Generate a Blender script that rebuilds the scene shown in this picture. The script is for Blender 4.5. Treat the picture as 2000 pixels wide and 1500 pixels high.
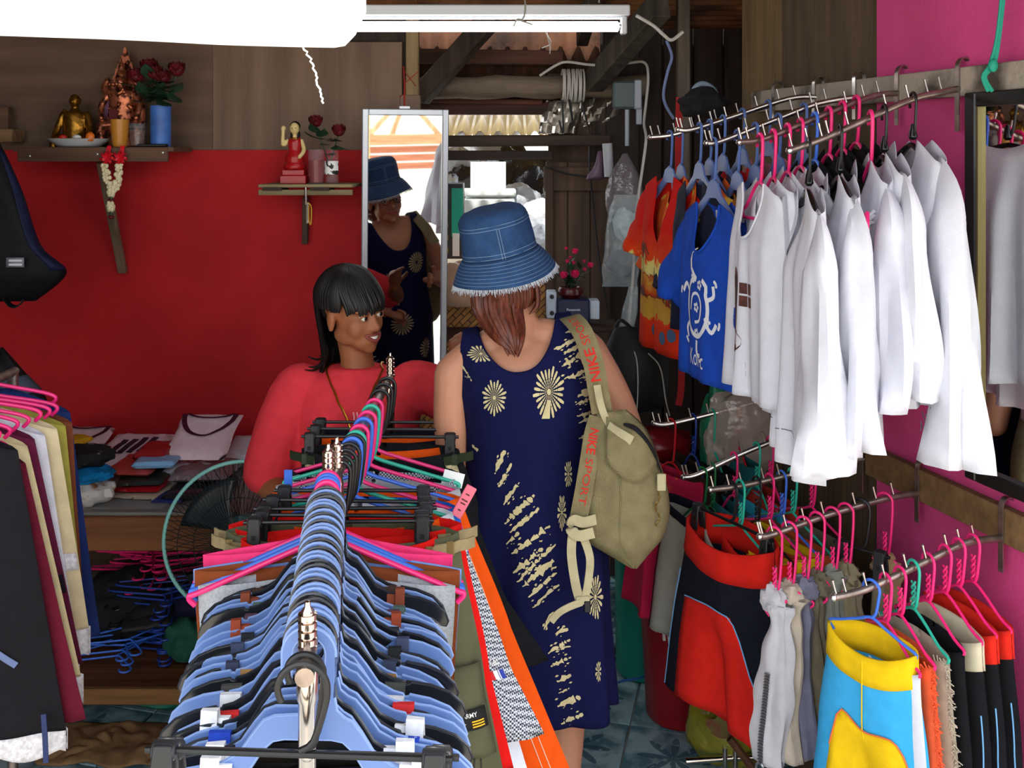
import bpy, bmesh, math, random
from mathutils import Vector, Matrix, noise
from math import sin, cos, pi, radians, sqrt, exp, atan2
for o in list(bpy.data.objects): bpy.data.objects.remove(o, do_unlink=True)
S = bpy.context.scene
COL = S.collection
# ---------------------------------------------------------------- camera, sky, sun, exposure
F, H, HOR = 2000.0, 1.81, 300.0           # focal length in px, eye height, horizon row of the 2000x1500 frame
cd = bpy.data.cameras.new('camera'); cam = bpy.data.objects.new('camera', cd); COL.objects.link(cam)
cam.location = (0, 0, H); cam.rotation_euler = (pi/2, 0, 0)
cd.lens = 36.0; cd.sensor_width = 36.0; cd.shift_y = -0.225; cd.clip_start = 0.05
S.camera = cam
w = bpy.data.worlds.new('sky'); S.world = w; w.use_nodes = True
wn = w.node_tree.nodes; bgn = wn['Background']
bgn.inputs[0].default_value = (0.86, 0.93, 1.0, 1); bgn.inputs[1].default_value = 4.6
sl = bpy.data.lights.new('sun', 'SUN'); sl.energy = 11.0; sl.angle = 0.02; sl.color = (1, 0.96, 0.88)
sun = bpy.data.objects.new('sun', sl); COL.objects.link(sun)
sun.rotation_euler = Vector((0.10, 0.36, -1.0)).to_track_quat('-Z', 'Y').to_euler()
S.view_settings.view_transform = 'Standard'; S.view_settings.look = 'None'
S.view_settings.gamma = 1.0; S.view_settings.use_curve_mapping = False
S.view_settings.exposure = -0.42

def P(px, py, d):                          # a pixel of the photograph at depth d -> a point of the place
    return Vector(((px-1000)*d/F, d, H-(py-HOR)*d/F))
def lin(c):
    c = c/255.0
    return c/12.92 if c <= 0.04045 else ((c+0.055)/1.055)**2.4
def lerp(a, b, t): return a+(b-a)*t
def sstep(a, b, x):
    t = max(0, min(1, (x-a)/(b-a))) if a != b else float(x > a)
    return t*t*(3-2*t)
# ---------------------------------------------------------------- materials
MATS = {}
def M(name, col=(200, 200, 200), rough=0.75, metal=0.0, var=0.0, scale=8.0, bump=0.0, bscale=60.0, trans=0.0, emit=0.0,
      spec=0.5, col2=None, stretch=(1, 1, 1), ior=1.45, alpha=1.0, transl=0.0, contrast=(0.35, 0.65)):
    if name in MATS: return MATS[name]
    m = bpy.data.materials.new(name); m.use_nodes = True
    nt = m.node_tree; N = nt.nodes; L = nt.links; b = N['Principled BSDF']
    c = tuple(lin(x) for x in col)
    b.inputs['Base Color'].default_value = (*c, 1)
    b.inputs['Roughness'].default_value = rough; b.inputs['Metallic'].default_value = metal
    b.inputs['Specular IOR Level'].default_value = spec; b.inputs['IOR'].default_value = ior
    b.inputs['Transmission Weight'].default_value = trans; b.inputs['Alpha'].default_value = alpha
    if emit:
        b.inputs['Emission Color'].default_value = (*c, 1); b.inputs['Emission Strength'].default_value = emit
    if var or col2 or bump:
        tc = N.new('ShaderNodeTexCoord'); mp = N.new('ShaderNodeMapping'); mp.inputs['Scale'].default_value = stretch
        L.new(tc.outputs['Object'], mp.inputs['Vector'])
    if var or col2:
        nz = N.new('ShaderNodeTexNoise'); nz.inputs['Scale'].default_value = scale; nz.inputs['Detail'].default_value = 5
        L.new(mp.outputs[0], nz.inputs['Vector'])
        cr = N.new('ShaderNodeValToRGB'); e = cr.color_ramp.elements
        e[0].position, e[1].position = contrast
        k = tuple(lin(x) for x in col2) if col2 else tuple(x*(1-var) for x in c)
        e[0].color = (*k, 1); e[1].color = (*(c if col2 else tuple(min(1, x*(1+var)) for x in c)), 1)
        L.new(nz.outputs['Fac'], cr.inputs[0]); L.new(cr.outputs[0], b.inputs['Base Color'])
    if bump:
        n2 = N.new('ShaderNodeTexNoise'); n2.inputs['Scale'].default_value = bscale; n2.inputs['Detail'].default_value = 3
        L.new(mp.outputs[0], n2.inputs['Vector'])
        bp = N.new('ShaderNodeBump'); bp.inputs['Strength'].default_value = bump; bp.inputs['Distance'].default_value = 0.01
        L.new(n2.outputs['Fac'], bp.inputs['Height']); L.new(bp.outputs[0], b.inputs['Normal'])
    if transl:
        t = N.new('ShaderNodeBsdfTranslucent'); t.inputs[0].default_value = (*c, 1)
        mx = N.new('ShaderNodeMixShader'); mx.inputs[0].default_value = transl
        L.new(b.outputs[0], mx.inputs[1]); L.new(t.outputs[0], mx.inputs[2])
        L.new(mx.outputs[0], N['Material Output'].inputs[0])
    MATS[name] = m
    return m
def cloth(name, col=(200, 200, 200), var=0.10, rough=0.9, bump=0.25, transl=0.0, **k):
    return M(name, col, rough, var=var, bump=bump, bscale=k.pop('bscale', 500), scale=k.pop('scale', 30), spec=0.2, transl=transl, **k)
def film(name, col, a=0.35, rough=0.15):      # thin clear plastic: see-through mixed with gloss
    if name in MATS: return MATS[name]
    m = bpy.data.materials.new(name); m.use_nodes = True
    nt = m.node_tree; N = nt.nodes; L = nt.links; b = N['Principled BSDF']
    c = tuple(lin(x) for x in col)
    b.inputs['Base Color'].default_value = (*c, 1); b.inputs['Roughness'].default_value = rough
    b.inputs['Specular IOR Level'].default_value = 0.8
    tc = N.new('ShaderNodeTexCoord'); n2 = N.new('ShaderNodeTexNoise'); n2.inputs['Scale'].default_value = 22
    L.new(tc.outputs['Object'], n2.inputs['Vector'])
    bp = N.new('ShaderNodeBump'); bp.inputs['Strength'].default_value = 0.7; bp.inputs['Distance'].default_value = 0.02
    L.new(n2.outputs['Fac'], bp.inputs['Height']); L.new(bp.outputs[0], b.inputs['Normal'])
    t = N.new('ShaderNodeBsdfTransparent'); mx = N.new('ShaderNodeMixShader'); mx.inputs[0].default_value = a
    L.new(t.outputs[0], mx.inputs[1]); L.new(b.outputs[0], mx.inputs[2]); L.new(mx.outputs[0], N['Material Output'].inputs[0])
    MATS[name] = m
    return m
def wood(name, col, col2=None, scale=6.0, along='z', rough=0.7):
    st = {'x': (0.12, 1.5, 1.5), 'y': (1.5, 0.12, 1.5), 'z': (1.5, 1.5, 0.12)}[along]
    return M(name, col, rough, col2=col2 or tuple(x*0.55 for x in col), scale=scale*3, stretch=st, bump=0.3, bscale=40, spec=0.3, contrast=(0.3, 0.7))
# ---------------------------------------------------------------- mesh builder
def basis(d, up=Vector((0, 0, 1))):
    d = d.normalized()
    if abs(d.dot(up)) > 0.98: up = Vector((0, 1, 0))
    a = d.cross(up).normalized(); b = a.cross(d).normalized()
    return a, b
def smooth_path(pts, n=6):
    pts = [Vector(p) for p in pts]
    if len(pts) < 3: return pts
    out = []
    for i in range(len(pts)-1):
        p0 = pts[max(i-1, 0)]; p1 = pts[i]; p2 = pts[i+1]; p3 = pts[min(i+2, len(pts)-1)]
        for k in range(n):
            t = k/n
            out.append(0.5*((2*p1)+(p2-p0)*t+(2*p0-5*p1+4*p2-p3)*t*t+(3*p1-p0-3*p2+p3)*t**3))
    out.append(pts[-1])
    return out
class MB:
    def __init__(s): s.v = []; s.f = []; s.m = []; s.cur = 0
    def add(s, vs, fs):
        o = len(s.v); s.v += [Vector(v) for v in vs]
        for f in fs: s.f.append([o+i for i in f]); s.m.append(s.cur)
        return s
    def box(s, c, size, rz=0.0, rot=None, taper=1.0):
        c = Vector(c); hx, hy, hz = (x/2 for x in size)
        R_ = rot if rot else Matrix.Rotation(rz, 3, 'Z')
        vs = [c+R_ @ Vector((x*hx*(taper if z > 0 else 1), y*hy*(taper if z > 0 else 1), z*hz)) for z in (-1, 1) for y in (-1, 1) for x in (-1, 1)]
        return s.add(vs, [(0, 2, 3, 1), (4, 5, 7, 6), (0, 1, 5, 4), (2, 6, 7, 3), (0, 4, 6, 2), (1, 3, 7, 5)])
    def beam(s, a, b, wd, hd, up=Vector((0, 0, 1))):
        a = Vector(a); b = Vector(b); x, y = basis(b-a, up)
        vs = [p+x*(i*wd/2)+y*(j*hd/2) for p in (a, b) for i, j in ((-1, -1), (1, -1), (1, 1), (-1, 1))]
        return s.add(vs, [(0, 1, 2, 3), (7, 6, 5, 4), (0, 4, 5, 1), (1, 5, 6, 2), (2, 6, 7, 3), (3, 7, 4, 0)])
    def tube(s, pts, r, n=8, cap=True, flat=1.0, up=Vector((0, 0, 1)), closed=False):
        pts = [Vector(p) for p in pts]; k = len(pts)
        rs = r if isinstance(r, (list, tuple)) else [r]*k
        vs = []; a = None
        for i, p in enumerate(pts):
            if closed: t = pts[(i+1) % k]-pts[i-1]
            else: t = pts[min(i+1, k-1)]-pts[max(i-1, 0)]
            if t.length < 1e-9: t = Vector((0, 0, 1))
            t.normalize()
            if a is None: a, b = basis(t, up)
            else:
                a = (a-t*a.dot(t))
                a = a.normalized() if a.length > 1e-6 else basis(t, up)[0]
                b = a.cross(t)
            for j in range(n):
                q = 2*pi*j/n; vs.append(p+(a*cos(q)+b*sin(q)*flat)*rs[i])
        fs = []
        for i in range(k if closed else k-1):
            for j in range(n):
                i2 = (i+1) % k
                fs.append((i*n+j, i*n+(j+1) % n, i2*n+(j+1) % n, i2*n+j))
        if cap and not closed:
            fs.append(tuple(range(n-1, -1, -1))); fs.append(tuple((k-1)*n+j for j in range(n)))
        return s.add(vs, fs)
    def lathe(s, prof, c=(0, 0, 0), n=24, sx=1.0, sy=1.0, axis=None, cap=True):
        c = Vector(c); vs = []
        R_ = axis.to_track_quat('Z', 'Y').to_matrix() if axis is not None else Matrix.Identity(3)
        for r, z in prof:
            for j in range(n):
                q = 2*pi*j/n; vs.append(c+R_ @ Vector((r*cos(q)*sx, r*sin(q)*sy, z)))
        k = len(prof); fs = [(i*n+j, i*n+(j+1) % n, (i+1)*n+(j+1) % n, (i+1)*n+j) for i in range(k-1) for j in range(n)]
        if cap: fs += [tuple(range(n-1, -1, -1)), tuple((k-1)*n+j for j in range(n))]
        return s.add(vs, fs)
    def ell(s, c, r, rot=None, n=16, m=10):
        c = Vector(c); r = (r, r, r) if not isinstance(r, (tuple, list)) else r
        R_ = rot if rot else Matrix.Identity(3); vs = [c+R_ @ Vector((0, 0, r[2]))]
        for i in range(1, m):
            for j in range(n):
                a, q = pi*i/m, 2*pi*j/n
                vs.append(c+R_ @ Vector((r[0]*sin(a)*cos(q), r[1]*sin(a)*sin(q), r[2]*cos(a))))
        vs.append(c-R_ @ Vector((0, 0, r[2])))
        fs = [(0, 1+j, 1+(j+1) % n) for j in range(n)]
        for i in range(m-2):
            for j in range(n):
                a = 1+i*n; fs.append((a+j, a+n+j, a+n+(j+1) % n, a+(j+1) % n))
        a = 1+(m-2)*n; fs += [(a+j, len(vs)-1, a+(j+1) % n) for j in range(n)]
        return s.add(vs, fs)
    def grid(s, fn, nu, nv, cu=False):
        vs = [fn(i/nu, j/nv) for j in range(nv+1) for i in range(nu if cu else nu+1)]
        k = nu if cu else nu+1
        return s.add(vs, [(j*k+i, j*k+(i+1) % k, (j+1)*k+(i+1) % k, (j+1)*k+i) for j in range(nv) for i in range(nu)])
    def prism(s, outline, depth, mat=None):        # outline in local xz, extruded along local y
        mat = mat or Matrix.Identity(4); n = len(outline)
        vs = [mat @ Vector((x, y, z)) for y in (-depth/2, depth/2) for x, z in outline]
        return s.add(vs, [tuple(range(n)), tuple(range(2*n-1, n-1, -1))]+[(i, n+i, n+(i+1) % n, (i+1) % n) for i in range(n)])
    def strip(s, pts, wd, th, side):               # a flat strap along pts; side = width direction
        pts = [Vector(p) for p in pts]; vs = []
        for i, p in enumerate(pts):
            t = (pts[min(i+1, len(pts)-1)]-pts[max(i-1, 0)]).normalized()
            sd = side(i/(len(pts)-1)) if callable(side) else Vector(side)
            sd = (sd-t*sd.dot(t)).normalized(); nn = sd.cross(t)
            for a, b in ((-1, -1), (1, -1), (1, 1), (-1, 1)): vs.append(p+sd*(a*wd/2)+nn*(b*th/2))
        k = len(pts); fs = [(i*4+j, i*4+(j+1) % 4, i*4+4+(j+1) % 4, i*4+4+j) for i in range(k-1) for j in range(4)]
        return s.add(vs, fs+[(3, 2, 1, 0), tuple((k-1)*4+j for j in range(4))])
    def build(s, name, mat, parent=None, smooth=True, bevel=0.0, weld=0.0, solid=0.0, subsurf=0, angle=40, label=None, kind=None, xf=None, displace=None):
        me = bpy.data.meshes.new(name)
        if xf is None and parent is not None: xf = root_matrix(parent).inverted()
        vs = [xf @ v for v in s.v] if xf is not None else s.v
        me.from_pydata([tuple(v) for v in vs], [], s.f)
        for m in (mat if isinstance(mat, (list, tuple)) else [mat]): me.materials.append(m)
        if any(s.m): me.polygons.foreach_set('material_index', s.m)
        bm = bmesh.new(); bm.from_mesh(me)
        if weld: bmesh.ops.remove_doubles(bm, verts=bm.verts, dist=weld)
        if solid: pass
        else: bmesh.ops.recalc_face_normals(bm, faces=bm.faces)
        if bevel: bmesh.ops.bevel(bm, geom=[e for e in bm.edges if len(e.link_faces) == 2 and e.calc_face_angle(0) > 0.6], offset=bevel, segments=1, affect='EDGES', profile=0.6)
        bm.to_mesh(me); bm.free()
        if smooth:
            me.polygons.foreach_set('use_smooth', [True]*len(me.polygons))
            try: me.set_sharp_from_angle(angle=radians(angle))
            except Exception: pass
        o = bpy.data.objects.new(name, me); COL.objects.link(o)
        if parent is not None: o.parent = parent
        if subsurf:
            md = o.modifiers.new('subdivision', 'SUBSURF'); md.levels = md.render_levels = subsurf
        if solid:
            md = o.modifiers.new('thickness', 'SOLIDIFY'); md.thickness = solid; md.offset = 0
        if label: o['label'] = label
        if kind: o['kind'] = kind
        return o
def root_matrix(o):
    m = Matrix.LocRotScale(o.location, o.rotation_euler, o.scale)
    return root_matrix(o.parent) @ m if o.parent else m
def tag(o, label, cat, group=None):
    o['label'] = label; o['category'] = cat
    if group: o['group'] = group
    return o
def thing(name, label, cat, loc=(0, 0, 0), rz=0.0, group=None):
    o = bpy.data.objects.new(name, None); COL.objects.link(o); o.empty_display_size = 0.1
    o.location = loc; o.rotation_euler = (0, 0, rz)
    return tag(o, label, cat, group)
def struct(name, mb, mat, **k):
    o = mb.build(name, mat, **k); o['kind'] = 'structure'; return o
def dup(root, loc, rz=None, label=None, group=None, rot=None):
    def cp(o, par):
        c = o.copy(); COL.objects.link(c)
        if par: c.parent = par
        for ch in o.children: cp(ch, c)
        return c
    r = cp(root, None); r.location = loc
    if rz is not None: r.rotation_euler = (0, 0, rz)
    if rot is not None: r.rotation_euler = rot
    if label: r['label'] = label
    if group: r['group'] = group
    return r
def remat(root, old, new):                       # give a copied thing its own colour: copies take their own mesh data
    for o in [root]+list(root.children_recursive):
        if o.type == 'MESH' and any(m == old for m in o.data.materials):
            o.data = o.data.copy()
            for i, m in enumerate(o.data.materials):
                if m == old: o.data.materials[i] = new
def text2d(body, size=1.0, bold=0.0, shear=0.0):
    cu = bpy.data.curves.new('lettering', 'FONT'); cu.body = body; cu.size = size; cu.align_x = 'CENTER'; cu.align_y = 'CENTER'
    cu.offset = bold; cu.shear = shear; cu.resolution_u = 3
    o = bpy.data.objects.new('lettering', cu); COL.objects.link(o)
    dg = bpy.context.evaluated_depsgraph_get(); dg.update()
    me = bpy.data.meshes.new_from_object(o.evaluated_get(dg))
    vs = [Vector((v.co.x, v.co.y)) for v in me.vertices]; fs = [tuple(p.vertices) for p in me.polygons]
    bpy.data.objects.remove(o); bpy.data.curves.remove(cu); bpy.data.meshes.remove(me)
    return vs, fs
def rnd(a, b): return RN.uniform(a, b)
RN = random.Random(11)
# right wall frame: s = depth, direction t runs into the shop, n points into the room
WT = Vector((-0.2696, 0.9630, 0)); WNn = Vector((-0.9630, -0.2696, 0)); WROT = atan2(-0.9630, 0.2696)   # local -y -> n, local +x -> towards camera
def wall_at(px):
    k = (px-1000)/F; d = 1.68/(0.28+k); return Vector((k*d, d, 0))
def wall_d(d): return Vector((1.03-0.28*(d-2.32), d, 0))
# ================================================================ SETTING
# floor: one base slab plus glazed tiles, each its own piece
TILE = 0.30
def tile_mat():
    m = M('glazed floor tile', (140, 168, 176), 0.25, col2=(78, 112, 124), scale=9, contrast=(0.42, 0.56)); nt = m.node_tree; N = nt.nodes; L = nt.links
    b = N['Principled BSDF']; base = b.inputs['Base Color'].links[0].from_socket
    tc = N.new('ShaderNodeTexCoord'); sx = N.new('ShaderNodeSeparateXYZ'); L.new(tc.outputs['Object'], sx.inputs[0])
    def math_(op, a, bb=None):
        n = N.new('ShaderNodeMath'); n.operation = op
        for i, q in enumerate((a, bb)):
            if q is None: continue
            if isinstance(q, (int, float)): n.inputs[i].default_value = q
            else: L.new(q, n.inputs[i])
        return n.outputs[0]
    ang = math_('ARCTAN2', sx.outputs['Y'], sx.outputs['X']); r = math_('SQRT', math_('ADD', math_('MULTIPLY', sx.outputs['X'], sx.outputs['X']), math_('MULTIPLY', sx.outputs['Y'], sx.outputs['Y'])))
    pet = math_('MULTIPLY', math_('ADD', math_('COSINE', math_('MULTIPLY', ang, 8.0)), 1.3), 0.048)
    star = math_('LESS_THAN', r, pet)
    oi = N.new('ShaderNodeTexNoise'); oi.inputs['Scale'].default_value = 30; L.new(tc.outputs['Object'], oi.inputs['Vector'])
    star = math_('MULTIPLY', star, math_('GREATER_THAN', oi.outputs['Fac'], 0.40))
    mx = N.new('ShaderNodeMix'); mx.data_type = 'RGBA'; L.new(math_('MULTIPLY', star, 0.8), mx.inputs[0])
    L.new(base, mx.inputs[6]); mx.inputs[7].default_value = (lin(40), lin(80), lin(96), 1)
    L.new(mx.outputs[2], b.inputs['Base Color'])
    return m
fl = struct('floor', MB().box((-0.2, 2.6, -0.03), (5.2, 4.6, 0.05)), M('grout', (140, 145, 145), 0.9), smooth=False)
tb = MB(); tb.box((0, 0, 0), (TILE-0.006, TILE-0.006, 0.008)); tile0 = tb.build('tile', tile_mat(), parent=fl, bevel=0.0015, xf=Matrix.Identity(4))
first = True
ta = radians(-14)
for i in range(-7, 9):
    for j in range(-4, 8):
        x, y = i*TILE, 3.2+j*TILE
        X, Y = -0.1+x*cos(ta)-(y-3.2)*sin(ta), 3.2+x*sin(ta)+(y-3.2)*cos(ta)
        if not (-1.9 < X < 1.45 and 1.9 < Y < 4.7): continue
        o = tile0 if first else tile0.copy()
        if not first: COL.objects.link(o); o.parent = fl
        first = False
        o.location = (X, Y, 0.0); o.rotation_euler = (0, 0, ta)
# back wall: red painted board below, two plywood sheets above
red = M('red painted board', (172, 26, 32), 0.72, var=0.14, scale=3.5, bump=0.12, bscale=180, spec=0.25)
ply = wood('brown plywood', (116, 92, 76), (88, 68, 56), 3, 'x'); ply2 = wood('pale plywood', (128, 104, 86), (102, 82, 68), 3, 'z')
BW = 4.0
wb = struct('wall_back', MB().box((-1.36, BW+0.06, 1.2), (1.98, 0.03, 2.5)), wood('dark board', (60, 46, 38)), smooth=False)
def bpanel(x0, x1, y0, y1, d, mat, lab, th=0.012, par=wb):
    a, b = P(x0, y0, d), P(x1, y1, d); c = (a+b)/2
    return MB().box((c.x, d+th/2, c.z), (abs(b.x-a.x), th, abs(a.z-b.z))).build('panel', mat, parent=par, bevel=0.001, smooth=False, label=lab)
bpanel(-240, 716, 293, 1205, BW, red, 'red painted board')
bpanel(-240, 415, -60, 296, BW+0.01, ply, 'dark plywood sheet behind the altar shelf')
bpanel(415, 785, 82, 294, BW+0.016, ply2, 'lighter plywood sheet beside the mirror')
# narrow post at the end of the back wall
post = wood('pale post wood', (150, 128, 92), (110, 90, 60)); dwood = wood('dark timber', (62, 48, 40), (34, 26, 22)); dwx = wood('dark timber lying', (66, 50, 41), (34, 26, 22), along='x')
a = P(806, 130, 4.05); tr = struct('trim_1', MB().box((a.x, 4.05, 2.45), (0.05, 0.05, 0.85)), post, bevel=0.003, smooth=False)
a = P(803, 300, 4.06); struct('trim_2', MB().box((a.x, 4.028, 1.02), (0.080, 0.03, 2.04)), ply2, bevel=0.003, smooth=False)
# left wall, right wall
struct('wall_left', MB().box((-2.25, 2.3, 1.3), (0.05, 3.7, 2.8)), wood('left wall board', (104, 84, 70)), smooth=False)
pink = M('pink painted board', (196, 64, 122), 0.8, var=0.10, scale=5, bump=0.15, bscale=120, col2=None)
brn = wood('brown wall plank', (92, 76, 56), (70, 56, 42)); brn2 = wood('dull wall plank', (120, 98, 66), (92, 74, 50))
wr = bpy.data.objects.new('wall_right', None); COL.objects.link(wr); wr['kind'] = 'structure'
def wpanel(px0, px1, z0, z1, mat, off=0.0, th=0.015, name='panel', lab=None):
    a, b = wall_at(px0), wall_at(px1); c = (a+b)/2-WNn*(off+th/2)
    return MB().box((c.x, c.y, (z0+z1)/2), ((b-a).length, th, z1-z0), rz=WROT).build(name, mat, parent=wr, bevel=0.001, smooth=False, label=lab)
wpanel(1712, 2500, 0, 2.75, pink, lab='pink painted board')
for x0, x1, mt in ((1447, 1524, brn2), (1524.6, 1611, brn), (1611.6, 1712, brn)): wpanel(x0, x1, 0, 2.75, mt, 0.004, name='plank')
# boards along the right wall carrying the hanging arms
grime = M('weathered grey board', (158, 146, 132), 0.8, col2=(70, 60, 52), scale=7, contrast=(0.36, 0.52), bump=0.3)
bd = wood('bare wooden board', (124, 96, 62), (96, 72, 46), along='x')
def wboard(name, px0, px1, zc, hh, mat, off=0.012, dz=0.0):
    a, b = wall_at(px0)+WNn*off, wall_at(px1)+WNn*off
    return struct(name, MB().beam((a.x, a.y, zc), (b.x, b.y, zc+dz), 0.024, hh), mat, bevel=0.002, smooth=False)
wboard('trim_3', 1480, 2150, 1.972, 0.065, grime)
wboard('trim_4', 1705, 2150, 1.018, 0.075, bd)
# recess behind the right wall
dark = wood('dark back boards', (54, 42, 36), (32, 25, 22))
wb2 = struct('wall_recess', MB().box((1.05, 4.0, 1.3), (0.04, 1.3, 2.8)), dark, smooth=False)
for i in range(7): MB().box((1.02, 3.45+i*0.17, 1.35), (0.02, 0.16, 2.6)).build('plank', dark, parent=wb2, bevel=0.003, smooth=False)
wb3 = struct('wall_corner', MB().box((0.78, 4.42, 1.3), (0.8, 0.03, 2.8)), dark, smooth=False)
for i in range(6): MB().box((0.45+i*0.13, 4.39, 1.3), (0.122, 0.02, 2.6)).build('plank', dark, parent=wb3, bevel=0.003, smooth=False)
a = P(1334, 100, 3.8); struct('trim_5', MB().box((a.x, 3.8, 1.9), (0.045, 0.045, 1.5)), wood('grey post', (84, 72, 62)), bevel=0.003, smooth=False)
# dark door of upright planks left of the corner, its frame and rail
dw = wood('door plank', (92, 70, 54), (60, 45, 36)); dr = bpy.data.objects.new('door_1', None); COL.objects.link(dr); dr['kind'] = 'structure'
for x0, x1 in ((1066, 1108), (1109, 1152), (1153, 1192)):
    a, b = P(x0, 322, 4.28), P(x1, 322, 4.28); MB().box(((a.x+b.x)/2, 4.28, 0.9), (b.x-a.x, 0.022, 1.75)).build('plank', dw, parent=dr, bevel=0.003, smooth=False)
a, b = P(1062, 340, 4.26), P(1196, 340, 4.26); MB().box(((a.x+b.x)/2, 4.255, a.z-0.02), (b.x-a.x, 0.025, 0.10)).build('rail', dw, parent=dr, bevel=0.003, smooth=False)
a = P(1073, 340, 4.26); MB().box((a.x, 4.252, 0.95), (0.035, 0.025, 1.6)).build('stile', dw, parent=dr, bevel=0.003, smooth=False)
a, b = P(1085, 300, 4.33), P(1150, 300, 4.33); struct('wall_doorhead_backing', MB().box(((a.x+b.x)/2+0.03, 4.36, 1.15), (b.x-a.x+0.12, 0.02, 2.0)), dw, smooth=False)  # door head, extended down behind the planks to block leaking light
a = P(1215, 300, 4.36); struct('trim_6', MB().box((a.x, 4.36, 1.4), (0.14, 0.05, 2.5)), dark, bevel=0.003, smooth=False)
a = P(1170, 260, 4.34); struct('trim_7', MB().box((a.x, 4.36, 1.9), (0.06, 0.05, 0.6)), dwood, bevel=0.003, smooth=False)
# window opening onto the yard: sill wall of woven bamboo below, beams above
def weave():
    m = M('woven bamboo', (186, 132, 66), 0.55, col2=(120, 76, 34), scale=14, bump=0.0); nt = m.node_tree; N = nt.nodes; L = nt.links
    tc = N.new('ShaderNodeTexCoord'); mp = N.new('ShaderNodeMapping'); mp.inputs['Rotation'].default_value = (0, radians(45), 0); L.new(tc.outputs['Object'], mp.inputs[0])
    sx = N.new('ShaderNodeCombineXYZ'); sp = N.new('ShaderNodeSeparateXYZ'); L.new(mp.outputs[0], sp.inputs[0]); L.new(sp.outputs['X'], sx.inputs[0]); L.new(sp.outputs['Z'], sx.inputs[1])
    br = N.new('ShaderNodeTexBrick'); br.inputs['Scale'].default_value = 1; br.inputs['Brick Width'].default_value = 0.06; br.inputs['Row Height'].default_value = 0.02
    br.inputs['Mortar Size'].default_value = 0.002; L.new(sx.outputs[0], br.inputs['Vector'])
    br.inputs['Color1'].default_value = (lin(196), lin(140), lin(70), 1); br.inputs['Color2'].default_value = (lin(150), lin(98), lin(44), 1); br.inputs['Mortar'].default_value = (lin(60), lin(36), lin(16), 1)
    b = N['Principled BSDF']; L.new(br.outputs['Color'], b.inputs['Base Color'])
    bp = N.new('ShaderNodeBump'); bp.inputs['Strength'].default_value = 0.6; bp.inputs['Distance'].default_value = 0.006; L.new(br.outputs['Color'], bp.inputs['Height']); L.new(bp.outputs[0], b.inputs['Normal'])
    return m
wv = weave()
SD = 4.25
a, b = P(815, 520, SD), P(1068, 1180, SD)
ws = struct('wall_sill', MB().box(((a.x+b.x)/2, SD+0.02, (a.z-0.02)/2), (b.x-a.x, 0.02, a.z-0.03)), wv, smooth=False)
MB().box(((a.x+b.x)/2, SD+0.05, a.z+0.005), (b.x-a.x, 0.16, 0.025)).build('sill_board', M('pale sill', (200, 180, 150), 0.6), parent=ws, bevel=0.002, smooth=False)
c0 = P(870, 650, SD); MB().box(((a.x+b.x)/2, SD-0.005, c0.z), (b.x-a.x, 0.03, 0.045)).build('rail', wood('red brown rail', (84, 44, 34), along='x'), parent=ws, bevel=0.003, smooth=False)
def hbeam(name, x0, x1, y0, y1, d, mat, th=0.06, tilt=0):
    a, b = P(x0, (y0+y1)/2, d), P(x1, (y0+y1)/2+tilt, d); hh = (y1-y0)*d/F
    return struct(name, MB().beam(a, b, th, hh), mat, bevel=0.004, smooth=False)
hbeam('trim_8', 815, 1192, 265, 287, 4.22, dwx, tilt=-2); hbeam('trim_9', 815, 1080, 294, 313, 4.24, dwx); hbeam('trim_10', 815, 1090, 200, 224, 4.34, wood('reddish beam', (80, 44, 34), along='x'))
hbeam('trim_11', 815, 1100, 96, 124, 4.34, wood('peeling beam', (96, 58, 42), (40, 30, 26), along='x'), tilt=4); hbeam('trim_12', 815, 1060, 190, 200, 4.3, wood('reddish lath', (90, 52, 38), along='x'), th=0.03, tilt=5)
# round log across the opening
lg = MB(); a, b = P(822, 172, 4.2), P(1262, 168, 4.25)
lg.tube([lerp(a, b, i/12)+Vector((0, 0, 0.004*sin(i*1.7))) for i in range(13)], [0.047+0.004*sin(i*2.1) for i in range(13)], 14)
struct('trim_13', lg, M('weathered log', (118, 104, 88), 0.8, col2=(58, 40, 30), scale=6, stretch=(0.4, 1.5, 1.5), bump=0.5))
# rafters, slanting braces
struct('trim_14', MB().beam(P(820, 190, 4.15), P(965, 30, 4.0), 0.06, 0.08), dwood, bevel=0.004, smooth=False)
struct('trim_15', MB().beam(P(1160, 160, 4.2), P(1290, 10, 3.6), 0.07, 0.09), wood('grey rafter', (70, 62, 54)), bevel=0.004, smooth=False)
# corrugated roof: sheets run left to right, ripples seen from below
rust = M('rusty corrugated iron', (132, 84, 50), 0.75, col2=(58, 36, 26), scale=5, bump=0.3, spec=0.3)
EAVE = 0.62
def roof_z(y): return 2.86-0.135*(y-EAVE)
def sheet(x0, x1, y0, y1, mat, name, par=None, zf=roof_z, amp=0.011, pitch=0.076, axis='y', kind=None):
    n = max(4, int((y1-y0 if axis == 'y' else x1-x0)/pitch*6))
    if axis == 'y': fn = lambda u, v: Vector((lerp(x0, x1, u), lerp(y0, y1, v), zf(lerp(y0, y1, v))+amp*sin(2*pi*lerp(y0, y1, v)/pitch)))
    else: fn = lambda u, v: Vector((lerp(x0, x1, v), lerp(y0, y1, u), zf(lerp(y0, y1, u))+amp*sin(2*pi*lerp(x0, x1, v)/pitch)))
    return MB().grid(fn, 1 if axis == 'y' else 2, n).build(name, mat, parent=par, solid=0.002)
ce = bpy.data.objects.new('ceiling', None); COL.objects.link(ce); ce['kind'] = 'structure'
for i, x0 in enumerate((-2.95, -2.1, -1.25, -0.4, 0.45, 1.3)):
    sheet(x0, x0+0.88, EAVE, 4.38, rust, 'roof_sheet', ce, zf=lambda y, i=i: roof_z(y)+0.004*(i % 2))
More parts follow.
